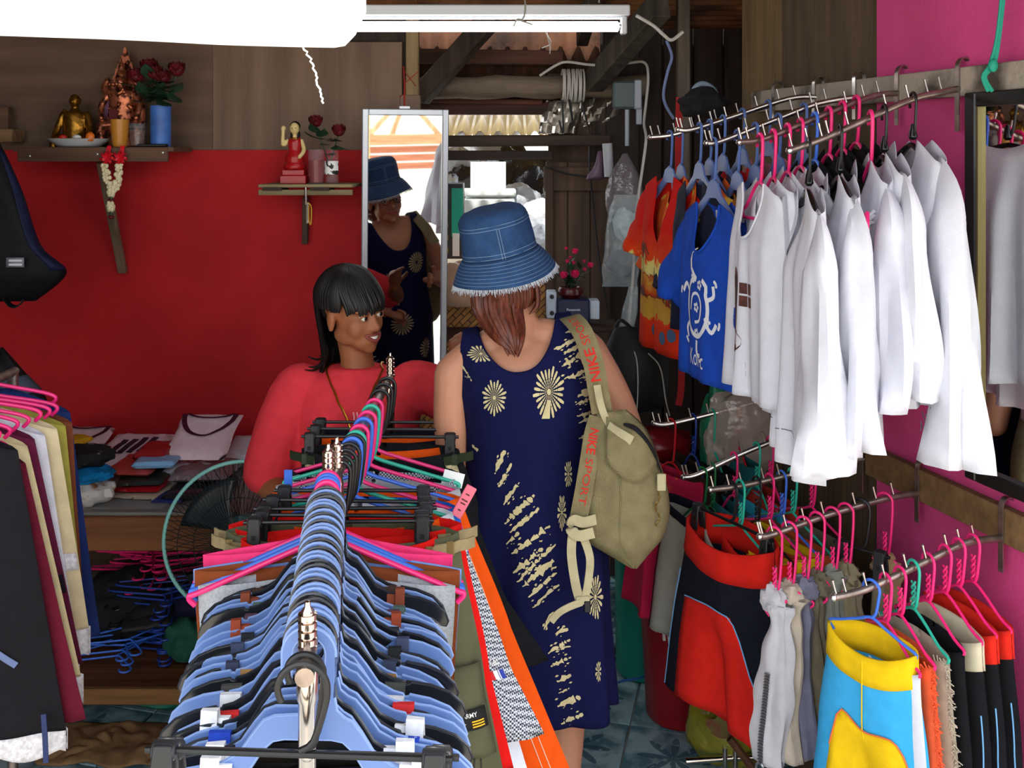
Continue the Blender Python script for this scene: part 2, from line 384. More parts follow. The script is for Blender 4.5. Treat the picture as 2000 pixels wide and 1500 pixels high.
for x in (-1.5, -0.6, 0.3, 1.15): MB().beam((x, EAVE, roof_z(EAVE)-0.05), (x, 4.38, roof_z(4.38)-0.05), 0.05, 0.07).build('rafter', dwood, parent=ce, bevel=0.004, smooth=False)
gz = P(0, 206, 4.42).z
MB().grid(lambda u, v: Vector((lerp(-0.55, 0.60, v), 4.42+0.012*sin(2*pi*lerp(-0.55, 0.60, v)/0.076), lerp(gz, roof_z(4.40)+0.02, u))), 1, 90).build('added_gable_sheet', M('dark rusty iron', (80, 50, 34), 0.85, col2=(36, 24, 18), scale=5, bump=0.3, spec=0.2), parent=ce, solid=0.002)  # added to shut out bright sky above the log, kept darker than the roof
# ================================================================ THE YARD BEHIND AND THE STREET IN FRONT (seen through the window and in the mirrors)
struct('ground', MB().box((0, 2, -0.10), (60, 60, 0.05)), M('pale sandy ground', (196, 186, 168), 0.95, var=0.1, scale=2), smooth=False)
clr = M('clear corrugated plastic', (150, 128, 78), 0.25, trans=0.0, transl=0.55, spec=0.7)
a, b = P(820, 262, 4.75), P(1060, 222, 5.4)
st = sheet(a.x-0.1, b.x+0.55, 4.72, 5.5, clr, 'plastic_roof_sheet', None, zf=lambda y: lerp(P(900, 264, 4.72).z, P(900, 212, 5.5).z, (y-4.72)/0.78), amp=0.022, pitch=0.085, axis='x')
tag(st, 'sunlit clear corrugated plastic sheet over the yard, above the window', 'roof sheet')
foil = M('silver foil lining', (190, 184, 176), 0.28, metal=0.9, bump=0.8, bscale=9)
fb = MB().grid(lambda u, v: P(lerp(1068, 1140, u)-18*v, lerp(196, 262, v), 4.30)+Vector((0, 0.02*sin(u*17+v*5), 0.01*sin(v*19))), 14, 10)
fo = tag(fb.build('foil_sheet', foil, solid=0.002), 'crumpled silver foil sheet hanging under the log beside the window', 'foil sheet')
fb = MB().grid(lambda u, v: P(lerp(1135, 1212, u), lerp(196, 252, v)-18*u, 4.34)+Vector((0, 0.02*sin(u*13+v*9), 0.01*sin(v*15))), 14, 8)
tag(fb.build('foil_sheet', foil, solid=0.002), 'wrinkled foil lining above the door, left of the meter box', 'foil sheet')
# far side fence and hut of the yard so the opening ends in something
hut = M('whitewashed hut boards', (214, 208, 200), 0.8, var=0.1)
struct('wall_yard', MB().box((0, 8.6, 1.3), (9, 0.1, 2.6)), hut, smooth=False)
# the street stall opposite, only reflected in the mirror
stw = wood('sunbleached timber', (214, 176, 132), (170, 128, 88)); stx = wood('sunbleached timber lying', (206, 160, 116), (160, 112, 76), along='x')
sh = thing('street_stall', 'open timber stall of posts, rafters and planks across the street, seen in the mirror', 'stall', (0.6, -6.0, 0))
for x in (-3, -1.6, -0.2, 1.2, 2.6, 4): MB().box((0.6+x, -6, 1.6), (0.11, 0.11, 3.2)).build('post', stw, parent=sh, bevel=0.004, smooth=False)
for z in (0.60, 0.72, 0.84): MB().box((0.9, -6.08, z), (7.4, 0.03, 0.10)).build('plank', wood('red brown lath', (196, 124, 92), (158, 92, 66), along='x'), parent=sh, bevel=0.003, smooth=False)
for z in (0.99, 2.3, 3.1): MB().box((0.9, -6, z), (7.4, 0.08, 0.15)).build('beam', stx, parent=sh, bevel=0.003, smooth=False)
for x in (-3, -1.6, -0.2, 1.2, 2.6): [MB().beam((0.6+x+o, -6.0-k, 1.0), (0.6+x+o+e, -6.0-k, 1.95), 0.05, 0.07).build('brace', stw, parent=sh, bevel=0.003, smooth=False) for o, e, k in ((0, 0.9, 0.0), (1.2, -0.9, 0.06), (0.6, 0.35, 0.5))]
for x in (-2.4, -1.2, 0, 1.2, 2.4, 3.6): MB().beam((0.6+x, -7.4, 3.9), (0.6+x, -5.2, 2.7), 0.06, 0.09).build('rafter', stw, parent=sh, bevel=0.003, smooth=False)
lf = M('street greenery', (96, 150, 60), 0.7, var=0.3)
tr = thing('street_tree', 'leafy green tree standing behind the street stall, seen in the mirror', 'tree', (1.9, -9.5, 0))
MB().tube([(1.9, -9.5, 0), (1.95, -9.5, 1.2), (1.85, -9.4, 2.6)], [0.14, 0.11, 0.08], 8).build('trunk', dwood, parent=tr)
lb = MB()
for i in range(900):
    c = Vector((1.9, -9.4, 3.4))+Vector((rnd(-1.6, 1.6), rnd(-1, 1), rnd(-1, 1.2))); ax = Vector((rnd(-1, 1), rnd(-1, 1), rnd(-1, 1))).normalized(); x, y = basis(ax)
    lb.add([c-x*0.10, c+y*0.05, c+x*0.10, c-y*0.05], [(0, 1, 2, 3)])
lb.build('foliage', lf, parent=tr, smooth=False, kind='stuff')
# parapet screen between window things and yard, things piled outside the window
tab = thing('yard_table', 'pale trestle table outside the window carrying boxes and bags', 'table', (-0.15, 5.0, 0))
zt = P(960, 512, 4.55).z
MB().box((-0.1, 4.95, zt-0.02), (1.4, 0.9, 0.03)).build('table_top', hut, parent=tab, bevel=0.003, smooth=False)
for x in (-0.7, 0.45):
    for y in (4.60, 5.3): MB().box((x, y, zt/2), (0.05, 0.05, zt-0.04)).build('leg', stw, parent=tab, bevel=0.003, smooth=False)
wht = M('white signboard', (245, 245, 245), 0.5)
a, b = P(919, 316, 4.75), P(988, 316, 4.75)
tag(MB().box(((a.x+b.x)/2, 4.75, (a.z+zt)/2+0.10), (b.x-a.x, 0.012, a.z-zt-0.2)).build('white_board', wht, bevel=0.001, smooth=False), 'blank white board standing on the cooler outside the window', 'sign')
co = thing('cooler_box', 'white cooler box below the white board outside the window', 'cooler', (P(955, 500, 4.75).x, 4.78, zt))
z1 = P(955, 372, 4.6).z
cb = MB().box((co.location.x, 4.80, (zt+z1)/2-0.02), (0.22, 0.18, z1-zt-0.04), taper=1.08).build('body', M('white cooler plastic', (236, 244, 242), 0.4), parent=co, bevel=0.008)
MB().box((co.location.x, 4.80, z1-0.015), (0.25, 0.2, 0.035)).build('lid', M('white cooler plastic'), parent=co, bevel=0.008)
cx = thing('carton', 'black and teal printed carton standing left of the white cooler outside the window', 'box', (P(886, 500, 4.5).x, 4.55, zt))
z1 = P(886, 358, 4.5).z
MB().box((cx.location.x, 4.55, (zt+z1)/2), (0.085, 0.16, z1-zt)).build('body', M('black carton print', (44, 44, 46), 0.5, var=0.3, scale=20), parent=cx, bevel=0.002, smooth=False)
MB().box((cx.location.x+0.018, 4.4685, (zt+z1)/2+0.05), (0.05, 0.001, (z1-zt)*0.6)).build('printed_panel', M('teal carton print', (20, 168, 140), 0.5), parent=cx, smooth=False)
for k in range(4): MB().box((cx.location.x-0.028, 4.4685, zt+0.06+k*0.055), (0.012, 0.001, 0.02)).build('printed_mark', M('gold print', (200, 170, 60), 0.5), parent=cx, smooth=False)
MB().box((cx.location.x+0.012, 4.4675, zt+0.085), (0.03, 0.001, 0.10)).build('printed_mark', M('white print', (230, 230, 230), 0.5), parent=cx, smooth=False)
def blob(c, r, seed, amp=0.25, n=28, m=18, fr=2.2, knot=0.0, flat_bottom=True, fine=0.12):
    mb = MB(); c = Vector(c); mb.ell((0, 0, 0), 1.0, n=n, m=m); out = []
    for v in mb.v:
        q = v.normalized(); k = 1+amp*noise.noise(q*fr+Vector((seed, seed*2.3, 0)))+fine*abs(noise.noise(q*fr*3.1+Vector((seed*5, 0, 3))))
        p = Vector((q.x*r[0]*k, q.y*r[1]*k, q.z*r[2]*k))
        if knot and q.z > 0.55:
            t = (q.z-0.55)/0.45; p.x *= 1-0.85*t; p.y *= 1-0.85*t; p.z += knot*t
        if flat_bottom and p.z < -0.75*r[2]: p.z = -0.75*r[2]-0.04*(p.z+0.75*r[2])
        out.append(c+p)
    mb.v = out; return mb
bagm = M('glossy black bin bag', (40, 40, 46), 0.18, spec=0.9, bump=0.9, bscale=16); bags = M('silvery clear bag', (190, 194, 200), 0.2, spec=0.9, bump=0.9, bscale=18)
k = 0
for px, py, d, r, m, lab in ((890, 338, 5.1, 0.12, bags, 'grey plastic bag bulging left of the white board in the yard'), (1030, 365, 5.1, 0.15, bagm, 'shiny black bin bag right of the white board in the yard'),
        (1012, 402, 4.9, 0.10, bags, 'silvery plastic bag right of the cooler in the yard'), (1048, 440, 4.85, 0.12, bags, 'crumpled pale plastic bag under the black bag beside the door'),
        (1000, 330, 5.25, 0.12, bagm, 'small black bag tucked behind the white board'), (905, 360, 5.0, 0.09, bagm, 'dark bag behind the printed carton in the yard'), (1040, 500, 4.7, 0.12, bags, 'pale plastic bag lowest of the pile beside the door'),
        (950, 300, 5.5, 0.20, bags, 'clear plastic bag glinting between the two beams'), (880, 310, 5.6, 0.2, bags, 'plastic bag on top of the far pile, by the mirror edge')):
    k += 1; o = blob(P(px, py, d), (r, r*0.8, r), k*3.7, 0.35).build('plastic_bag', m); tag(o, lab, 'bag', 'plastic bags piled in the yard')
pk = blob(P(884, 492, 4.55), (0.045, 0.05, 0.04), 44).build('pink_bundle', M('pink bundle cloth', (236, 110, 150), 0.7)); tag(pk, 'small pink bundle lying at the left end of the window sill', 'bundle')
pb = blob(P(905, 562, 4.15), (0.12, 0.05, 0.10), 51, 0.3).build('paper_bag', M('brown wrapping plastic', (176, 138, 112), 0.3, spec=0.8, bump=0.6, bscale=14)); tag(pb, 'crumpled brown plastic bag hanging on the woven wall below the window', 'bag')
# ================================================================ HANGERS
chrome = M('worn chrome', (196, 190, 186), 0.28, metal=1.0, var=0.12, scale=30); bar_m = M('dull steel bar', (150, 136, 128), 0.38, metal=0.9, var=0.25, scale=40)
HC = {'pink': M('hot pink plastic', (238, 40, 120), 0.35), 'blue': M('cornflower plastic', (60, 110, 215), 0.35), 'teal': M('mint teal plastic', (40, 176, 150), 0.35),
      'black': M('black plastic', (20, 20, 22), 0.4), 'green': M('green plastic', (20, 110, 60), 0.4), 'red': M('red plastic', (200, 24, 40), 0.4), 'navy': M('deep blue plastic', (26, 60, 150), 0.4),
      'clear': M('clear blue plastic', (110, 140, 205), 0.25, trans=0.45, rough=0.3) if False else M('clear blue plastic', (110, 140, 205), 0.3, transl=0.35)}
def hook_pts(r=0.019, neck=0.10, cx=0.0, tip=215):
    c = Vector((cx, 0, -(r-0.0145))); out = []
    for k in range(11):
        q = radians(lerp(tip, 0, k/10)); out.append(c+Vector((r*cos(q), 0, r*sin(q))))
    out += [c+Vector((r*0.95, 0, -(neck-0.05)*0.5)), Vector((r*0.55, 0, -neck+0.012)), Vector((0, 0, -neck))]
    return smooth_path(out, 3)
def wire_hanger(label, mat, W=0.36, drop=0.075, neck=0.10, r=0.0031, loc=(0, 0, 0), rz=0, group=None, twist=False, bar=True, name='wire_hanger', cat='hanger'):
    t = thing(name, label, cat, loc, rz, group); I = Matrix.Identity(4)
    MB().tube(hook_pts(neck=neck), r, 8).build('hook', mat, parent=t, xf=I)
    b = MB(); zs = -neck
    L_ = [(0, 0, zs), (0.03, 0, zs-0.012), (W/2-0.03, 0, zs-drop), (W/2, 0, zs-drop-0.012), (W/2-0.012, 0, zs-drop-0.028)]
    sh = smooth_path([(-x, y, z) for x, y, z in reversed(L_)]+L_[1:], 4)
    b.tube(sh, r, 8)
    if bar: b.tube([(-W/2+0.012, 0, zs-drop-0.028), (W/2-0.012, 0, zs-drop-0.028)], r, 8)
    b.build('shoulders', mat, parent=t, xf=I)
    if twist:
        c = MB()
        for ph in (0, pi): c.tube([Vector((0.0035*cos(ph+k*0.9), 0.0035*sin(ph+k*0.9), -neck+0.004+k*0.0035)) for k in range(16)], r*0.75, 6)
        c.build('twisted_neck', mat, parent=t, xf=I)
    return t
def broad_hanger(label, mat, W=0.31, drop=0.065, neck=0.085, loc=(0, 0, 0), rz=0, group=None, name='broad_hanger'):
    t = thing(name, label, 'hanger', loc, rz, group); I = Matrix.Identity(4)
    MB().tube(hook_pts(r=0.021, neck=neck), 0.0034, 8).build('hook', M('black plastic'), parent=t, xf=I)
    c = MB(); c.lathe([(0.005, -neck-0.006), (0.010, -neck), (0.008, -neck+0.014), (0.004, -neck+0.03)], n=12); c.build('collar', mat, parent=t, xf=I)
    pts = []; rr = []
    for k in range(-10, 11):
        u = k/10; pts.append((u*W/2, -0.004*(1-abs(u)), -neck-0.016-drop*abs(u)**1.3)); rr.append(0.007+0.005*abs(u))
    MB().tube(pts, rr, 10, flat=0.8).build('shoulders', mat, parent=t, xf=I)
    return t
def plate_hanger(label, mat, W=0.34, loc=(0, 0, 0), rz=0, group=None):
    t = thing('plate_hanger', label, 'hanger', loc, rz, group); I = Matrix.Identity(4)
    MB().tube(hook_pts(r=0.018, neck=0.10), 0.0042, 8, flat=0.6).build('hook', mat, parent=t, xf=I)
    ol = [(-0.028, -0.105), (0.0, -0.092), (0.028, -0.105), (0.045, -0.135), (W/2, -0.19), (W/2+0.006, -0.205), (W/2-0.01, -0.212), (0.05, -0.165), (0.02, -0.145), (-0.02, -0.145), (-0.05, -0.165), (-W/2+0.01, -0.212), (-W/2-0.006, -0.205), (-W/2, -0.19), (-0.045, -0.135)]
    MB().prism(ol, 0.006).build('plate', mat, parent=t, xf=I, bevel=0.001)
    return t
def clip_hanger(label, W=0.36, neck=0.10, loc=(0, 0, 0), rz=0, group=None, hr=0.022):
    mat = M('black plastic'); t = thing('clip_hanger', label, 'hanger', loc, rz, group); I = Matrix.Identity(4)
    MB().tube(hook_pts(r=hr, neck=neck), 0.0042, 8).build('hook', mat, parent=t, xf=I)
    MB().tube([(-W/2, 0, -neck-0.004), (W/2, 0, -neck-0.004)], 0.0042, 8).build('crossbar', mat, parent=t, xf=I)
    cm = M('black clip plastic', (34, 35, 38), 0.45)
    for sx in (-1, 1):
        x = sx*(W/2-0.022); c = MB()
        c.tube([(x-0.014, 0, -neck-0.004), (x+0.014, 0, -neck-0.004)], 0.011, 12)
        for sy in (-1, 1):
            c.prism([(x-0.011, -neck+0.006), (x+0.011, -neck+0.006), (x+0.013, -neck-0.03), (x+0.012, -neck-0.062), (x-0.012, -neck-0.062), (x-0.013, -neck-0.03)], 0.005,
                    Matrix.Translation((0, sy*0.009, 0)) @ Matrix.Translation((0, 0, -neck)) @ Matrix.Rotation(sy*0.10, 4, 'X') @ Matrix.Translation((0, 0, neck)))
        p = c.build('clip', cm, parent=t, xf=I, bevel=0.0015)
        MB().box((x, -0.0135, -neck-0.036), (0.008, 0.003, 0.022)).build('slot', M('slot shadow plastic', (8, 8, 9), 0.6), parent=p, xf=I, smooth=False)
    return t
# ================================================================ GARMENTS
def fold(u, v, sd, amp, k=3.0):
    return amp*v*(sin(k*pi*u+sd*1.7+0.7*sin(2.2*v+sd))+0.55*sin((k*1.9)*pi*u+sd*3.1+v)+0.3*noise.noise((u*3, v*4, sd)))
class Top:
    def __init__(s, hw=0.19, hem_hw=0.23, length=0.55, zn=0.105, nw=0.07, nd=0.09, drop=0.055, th=0.05, amp=0.012, seed=1, k=3.0, waist=None, back_nd=0.018, hem_curve=0.0, neck_pow=0.55, folds_from=0.0):
        s.__dict__.update(locals())
    def top(s, u, fr):
        x = abs(u)*s.hw
        if x >= s.nw: return -s.zn-s.drop*((x-s.nw)/(s.hw-s.nw))**1.15
        d = s.nd if fr > 0 else s.back_nd
        return -s.zn-d*(1-(x/s.nw)**2)**s.neck_pow
    def w(s, t):
        a = lerp(s.hw, s.hem_hw, t)
        if s.waist: a -= s.waist*exp(-((t-0.45)/0.2)**2)
        return a
    def pt(s, u, v, fr, off=0.0):
        zt = s.top(u, fr); zb = -s.length-s.hem_curve*(1-u*u); z = lerp(zt, zb, v)
        return s.at(u, z, fr, off)
    def at(s, u, z, fr, off=0.0):
        t = max(0.0, min(1.0, (-z-s.zn-s.drop*0.5)/(s.length-s.zn-s.drop*0.5)))
        x = u*s.w(t); thk = lerp(0.016*sqrt(max(0, 1-u**8)), s.th*sqrt(max(0, 1-u*u)), sstep(0.0, 0.3, t))
        f = fold(u, sstep(s.folds_from, 1, t)*t if s.folds_from else t, s.seed, s.amp, s.k)
        e = (1-u*u)*fold(u, t, s.seed+fr*4.2, s.amp*0.4, s.k*1.3)
        return Vector((x, -fr*(thk+off)+f+e, z))
    def xz(s, x, z, fr=1, off=0.002):
        t = max(0.0, min(1.0, (-z-s.zn-s.drop*0.5)/(s.length-s.zn-s.drop*0.5)))
        return s.at(max(-0.999, min(0.999, x/s.w(t))), z, fr, off)
    def body(s, nu=28, nv=22):
        b = MB()
        # put a column on each neck corner so the opening is clean
        k = s.nw/s.hw
        us = [-1+(1-k)*i/5 for i in range(5)]+[-k+2*k*i/10 for i in range(11)]+[k+(1-k)*i/5 for i in range(1, 6)]
        us2 = []
        for a, c in zip(us, us[1:]): us2 += [a, (a+c)/2]
        us = us2+[1.0]
        for fr in (1, -1): b.grid(lambda i, v: s.pt(us[int(round(i*(len(us)-1)))], v, fr), len(us)-1, nv)
        return b
    def neck_edge(s, fr=1, n=24):
        k = s.nw/s.hw*0.999
        return [s.pt(lerp(-k, k, i/n), 0.0, fr, 0.001) for i in range(n+1)]
    def shoulder(s): return Vector((s.hw-0.015, 0, -s.zn-s.drop+0.002))
def sleeve_mb(S0, sx, length, r0=0.075, r1=0.055, ang=0.12, flat=0.5, sd=1.0, amp=0.006, curve=0.03, n=18):
    n1, n2 = 7, 12; vs = []; fs = []; pe = pi/2-ang*0.9
    pv = Vector((S0.x-0.022, 0, S0.z-2*r0+0.006)); ce_ = None; k = n1+n2
    for i in range(k+1):
        if i <= n1:
            ph = pe*i/n1; r = r0*lerp(1, 0.80, i/n1); wv = Vector((sin(ph), 0, cos(ph))); c = pv+wv*r; dd = r*flat*lerp(0.30, 1.0, sstep(0, 1, i/n1)); t = 0.0
        else:
            t = (i-n1)/n2; r = lerp(r0*0.80, r1, t); wv = Vector((sin(pe), 0, cos(pe))); dr = Vector((cos(pe), 0, -sin(pe))); c = pv+wv*r+dr*length*t+Vector((curve*sin(pi*t)*0.5, -0.012*t, 0)); dd = r*flat
        for j in range(n):
            q = 2*pi*j/n; f = 1+amp/r*(0.3+t)*(sin(3*q+sd*2+4*t)+0.6*sin(5*q+sd-3*t))*2.2
            p = c+wv*(r*cos(q)*f)+Vector((0, dd*sin(q)*f, 0)); vs.append(Vector((sx*p.x, p.y, p.z)))
    for i in range(k):
        for j in range(n): fs.append((i*n+j, i*n+(j+1) % n, (i+1)*n+(j+1) % n, (i+1)*n+j))
    return MB().add(vs, fs)
def make_top(name, label, T, mat, loc, rz, group=None, sleeve=None, trim=None, cat='shirt', placket=None, tagm=None):
    t = thing(name, label, cat, loc, rz, group); I = Matrix.Identity(4)
    T.body().build('body', mat, parent=t, xf=I, weld=0.0008, solid=0.0012)
    if sleeve:
        for sx in (-1, 1): sleeve_mb(T.shoulder(), sx, sd=T.seed+sx, **sleeve).build('sleeve', mat, parent=t, xf=I, solid=0.0012)
    if trim:
        b = MB(); b.tube(T.neck_edge(1), trim[1], 6); b.tube(T.neck_edge(-1), trim[1], 6); b.build('neckband', trim[0], parent=t, xf=I)
    if placket:
        b = MB(); z0 = -T.zn-T.nd-0.004; n = 24
        b.strip([T.xz(0.0, lerp(z0, -T.length+0.005, i/n), 1, 0.002) for i in range(n+1)], 0.022, 0.002, (1, 0, 0)); b.build('placket', placket, parent=t, xf=I)
    if tagm:
        b = MB(); z0 = -T.zn-T.back_nd-0.004
        b.grid(lambda u, v: T.xz(lerp(-0.014, 0.014, u), z0-0.045*v, -1, -0.004), 2, 3); b.build('care_label', tagm, parent=t, xf=I, solid=0.0006)
    return t
def stroke(mb, f, pts, w):                          # flat printed line on surface f(x, z)
    n = len(pts); ws = w if isinstance(w, (list, tuple)) else [w]*n; vs = []
    for i, (x, z) in enumerate(pts):
        ax, az = pts[max(i-1, 0)]; bx, bz = pts[min(i+1, n-1)]; dx, dz = bx-ax, bz-az; l = sqrt(dx*dx+dz*dz) or 1
        vs += [f(x-dz/l*ws[i]/2, z+dx/l*ws[i]/2), f(x+dz/l*ws[i]/2, z-dx/l*ws[i]/2)]
    return mb.add(vs, [(2*i, 2*i+1, 2*i+3, 2*i+2) for i in range(n-1)])
def spath(pts, n=6): return [(p.x, p.y) for p in smooth_path([(a, b, 0) for a, b in pts], n)]
def dot(mb, f, x, z, r, n=8):
    return mb.add([f(x, z)]+[f(x+r*cos(2*pi*i/n), z+r*sin(2*pi*i/n)) for i in range(n)], [(0, 1+i, 1+(i+1) % n) for i in range(n)])
def poly(mb, f, pts):
    return mb.add([f(x, z) for x, z in pts], [tuple(range(len(pts)))])
class Shorts:
    def __init__(s, hw=0.17, hip=0.20, length=0.52, z0=0.17, sag=0.05, th=0.055, crotch=0.30, gap=0.03, flare=0.02, amp=0.008, seed=1, k=2.0, back_sag=None):
        s.__dict__.update(locals())
        s.vc = s.crotch/(s.length)
    def pt(s, u, v, fr, off=0.0, hem=None):
        sd = 1 if u >= 0 else -1; a = abs(u)
        sg = s.sag if fr > 0 else (s.back_sag if s.back_sag is not None else s.sag*0.5)
        zt = -s.z0-sg*(1-u*u); z = lerp(zt, -s.z0-s.length, v)
        inner = 0 if v < s.vc else s.gap*(v-s.vc)/(1-s.vc)
        outer = lerp(s.hw, s.hip, sstep(0, s.vc, v))+s.flare*max(0, v-s.vc)/(1-s.vc)
        x = sd*lerp(inner, outer, a)
        b = sstep(s.vc*0.6, s.vc*1.15, v)
        thk = lerp(s.th*sqrt(max(0, 1-a*a)), s.th*sqrt(max(0, 1-(2*a-1)**2)), b)
        f = fold(u, 0.15+0.85*v, s.seed, s.amp, s.k)
        return Vector((x, -fr*(thk+off)+f, z))
    def body(s, nv=22, na=10):
        b = MB()
        for sd in (1, -1):
            for fr in (1, -1): b.grid(lambda a, v: s.pt(sd*max(a, 1e-6), v, fr), na, nv)
        return b
    def band(s, vb, off=0.0025, v0=0.0):
        b = MB()
        for fr in (1, -1): b.grid(lambda a, v: s.pt(lerp(-0.9999, 0.9999, a), lerp(v0-0.002, vb, v), fr, off), 24, 3)
        return b
    def panel(s, u0, u1, vt, vb=1.0, off=0.003, n=14, m=12, fr=1):
        return MB().grid(lambda a, t: s.pt(lerp(u0, u1, a), lerp(vt(a), vb, t), fr, off), n, m)
    def edge(s, u0, u1, vt, off=0.004, n=16): return [s.pt(lerp(u0, u1, i/n), vt(i/n), 1, off) for i in range(n+1)]
def make_shorts(name, label, T, mat, loc, rz, group=None, band=None, cat='shorts', panels=(), side=None, fly=None):
    t = thing(name, label, cat, loc, rz, group); I = Matrix.Identity(4)
    T.body().build('body', mat, parent=t, xf=I, weld=0.0008, solid=0.0014)
    if band: T.band(band[1], 0.0008).build('waistband', band[0], parent=t, xf=I, weld=0.0008, solid=0.006)
    for pm, u0, u1, vt, pipe in panels:
        T.panel(u0, u1, vt).build('panel', pm, parent=t, xf=I, solid=0.0008)
        if pipe: MB().tube(T.edge(u0, u1, vt), 0.0017, 6).build('piping', pipe, parent=t, xf=I)
    if side:
        for sx in (-1, 1): MB().tube([T.pt(sx*0.93, lerp(side[1], 1, i/16), 1, 0.003) for i in range(17)], 0.0016, 6).build('side_piping', side[0], parent=t, xf=I)
    return t
# ================================================================ HANGING ARMS ON THE RIGHT WALL
def arm_pt(w, px, py, ad=WNn, off=0.03):
    b = w+WNn*off; k = (px-1000)/F; L = (b.x-k*b.y)/(k*ad.y-ad.x); q = b+ad*L
    return Vector((q.x, q.y, H-(py-HOR)*q.y/F))
ARMS = {}
def arm(key, wpx, trace, strap, label, pins, boardz, mat, ad=WNn):
    w = wall_at(wpx)
    pts = [arm_pt(w, x, y, ad) for x, y in trace]
    line = smooth_path(pts, 6); root = pts[-1]
    t = thing('display_arm', label, 'rack arm', root, 0, 'wall-hung display arms')
    MB().tube(line, 0.0075, 10).build('bar', mat, parent=t)
    MB().ell(line[0], 0.0085, n=10, m=6).build('end_cap', chrome, parent=t)
    z_top, z_bot = strap; sp = []
    fo, bo = WNn*0.028, WNn*0.0
    b0 = w
    top = boardz
    sp = [b0+fo+Vector((0, 0, z_bot)), b0+fo+Vector((0, 0, (z_bot+top)/2)), b0+fo+Vector((0, 0, top))]
    for k in range(1, 6): q = pi*k/6; sp.append(b0+WNn*(0.011+0.017*cos(q))+Vector((0, 0, top+0.022*sin(q))))
    sp.append(b0-WNn*0.004+Vector((0, 0, top-0.004)))
    MB().strip(sp, 0.014, 0.0025, WT).build('strap', chrome if mat is chrome else bar_m, parent=t)
    total = len(line)-1
    for k in range(pins):
        q = line[int(lerp(0.06, 0.82, k/max(1, pins-1))*total)]
        MB().tube([q, q+Vector((-0.006, 0.0, 0.022)), q+Vector((-0.009, 0, 0.034))], [0.0026, 0.0024, 0.0034], 7).build('pin', chrome, parent=t)
    ARMS[key] = (w, line)
    return t
def on_arm(key, px):
    line = ARMS[key][1]
    best = min(range(len(line)-1), key=lambda i: abs((1000+F*line[i].x/line[i].y)-px))
    i = best
    for i in range(len(line)-1):
        a = 1000+F*line[i].x/line[i].y; b = 1000+F*line[i+1].x/line[i+1].y
        if min(a, b) <= px <= max(a, b): return lerp(line[i], line[i+1], (px-a)/(b-a) if b != a else 0)
    return line[best]
zb = 1.972+0.033
WR2 = radians(-89); WR3 = radians(-85); WR4 = radians(-80)
arm('A', 1890, [(1542, 294), (1600, 274), (1640, 257), (1776, 196), (1840, 180), (1890, 170)], (zb, 1.86), 'steel display arm nearest the black wall mirror, carrying white long-sleeved blouses', 9, zb, bar_m)
arm('B', 1770, [(1444, 278), (1496, 270), (1600, 228), (1704, 188), (1768, 182)], (zb, 1.88), 'steel display arm second from the black mirror, white tank top at its tip', 9, zb, bar_m)
arm('C', 1686, [(1380, 279), (1408, 276), (1520, 232), (1600, 202), (1684, 188)], (zb, 1.90), 'chrome display arm with the blue gecko T-shirt at its tip', 8, zb, chrome, Vector((-1, 0.03, 0)))
arm('D', 1606, [(1324, 253), (1352, 253), (1420, 232), (1540, 193), (1604, 190)], (zb, 1.90), 'chrome display arm between the blue T-shirt arm and the deepest upper arm', 9, zb, chrome, Vector((-1, 0.06, 0)))
arm('E', 1526, [(1270, 268), (1320, 262), (1400, 236), (1524, 200)], (zb, 1.90), 'deepest chrome upper arm, red beach-print shirt at its tip', 6, zb, chrome, Vector((-1, 0.16, 0)))
zb2 = 1.018+0.0375
arm('F', 1976, [(1628, 1167), (1694, 1150), (1810, 1096), (1890, 1060), (1974, 1050)], (zb2, 0.92), 'lowest steel display arm nearest the viewer, blue and yellow shorts at its tip', 9, zb2, bar_m)
arm('G', 1810, [(1484, 1048), (1510, 1043), (1610, 1008), (1730, 974), (1808, 960)], (zb2, 0.93), 'steel display arm carrying the gathered zip trousers', 9, zb2, bar_m)
arm('H', 1700, [(1388, 956), (1450, 948), (1538, 928), (1620, 905), (1697, 895)], (zb2, 0.93), 'steel display arm with the black and red shorts at its tip', 8, zb2, bar_m, Vector((-1, -0.1, 0)))
arm('I', 1606, [(1335, 932), (1365, 926), (1450, 886), (1537, 852), (1604, 838)], (zb2, 0.95), 'steeply rising chrome arm behind the black and red shorts', 9, zb2, chrome, Vector((-1, 0.05, 0)))
arm('J', 1528, [(1277, 826), (1307, 828), (1400, 806), (1475, 786), (1526, 780)], (zb2, 0.95), 'deepest chrome lower arm, magenta flowered skirt at its tip', 8, zb2, chrome, Vector((-1, 0.15, 0)))
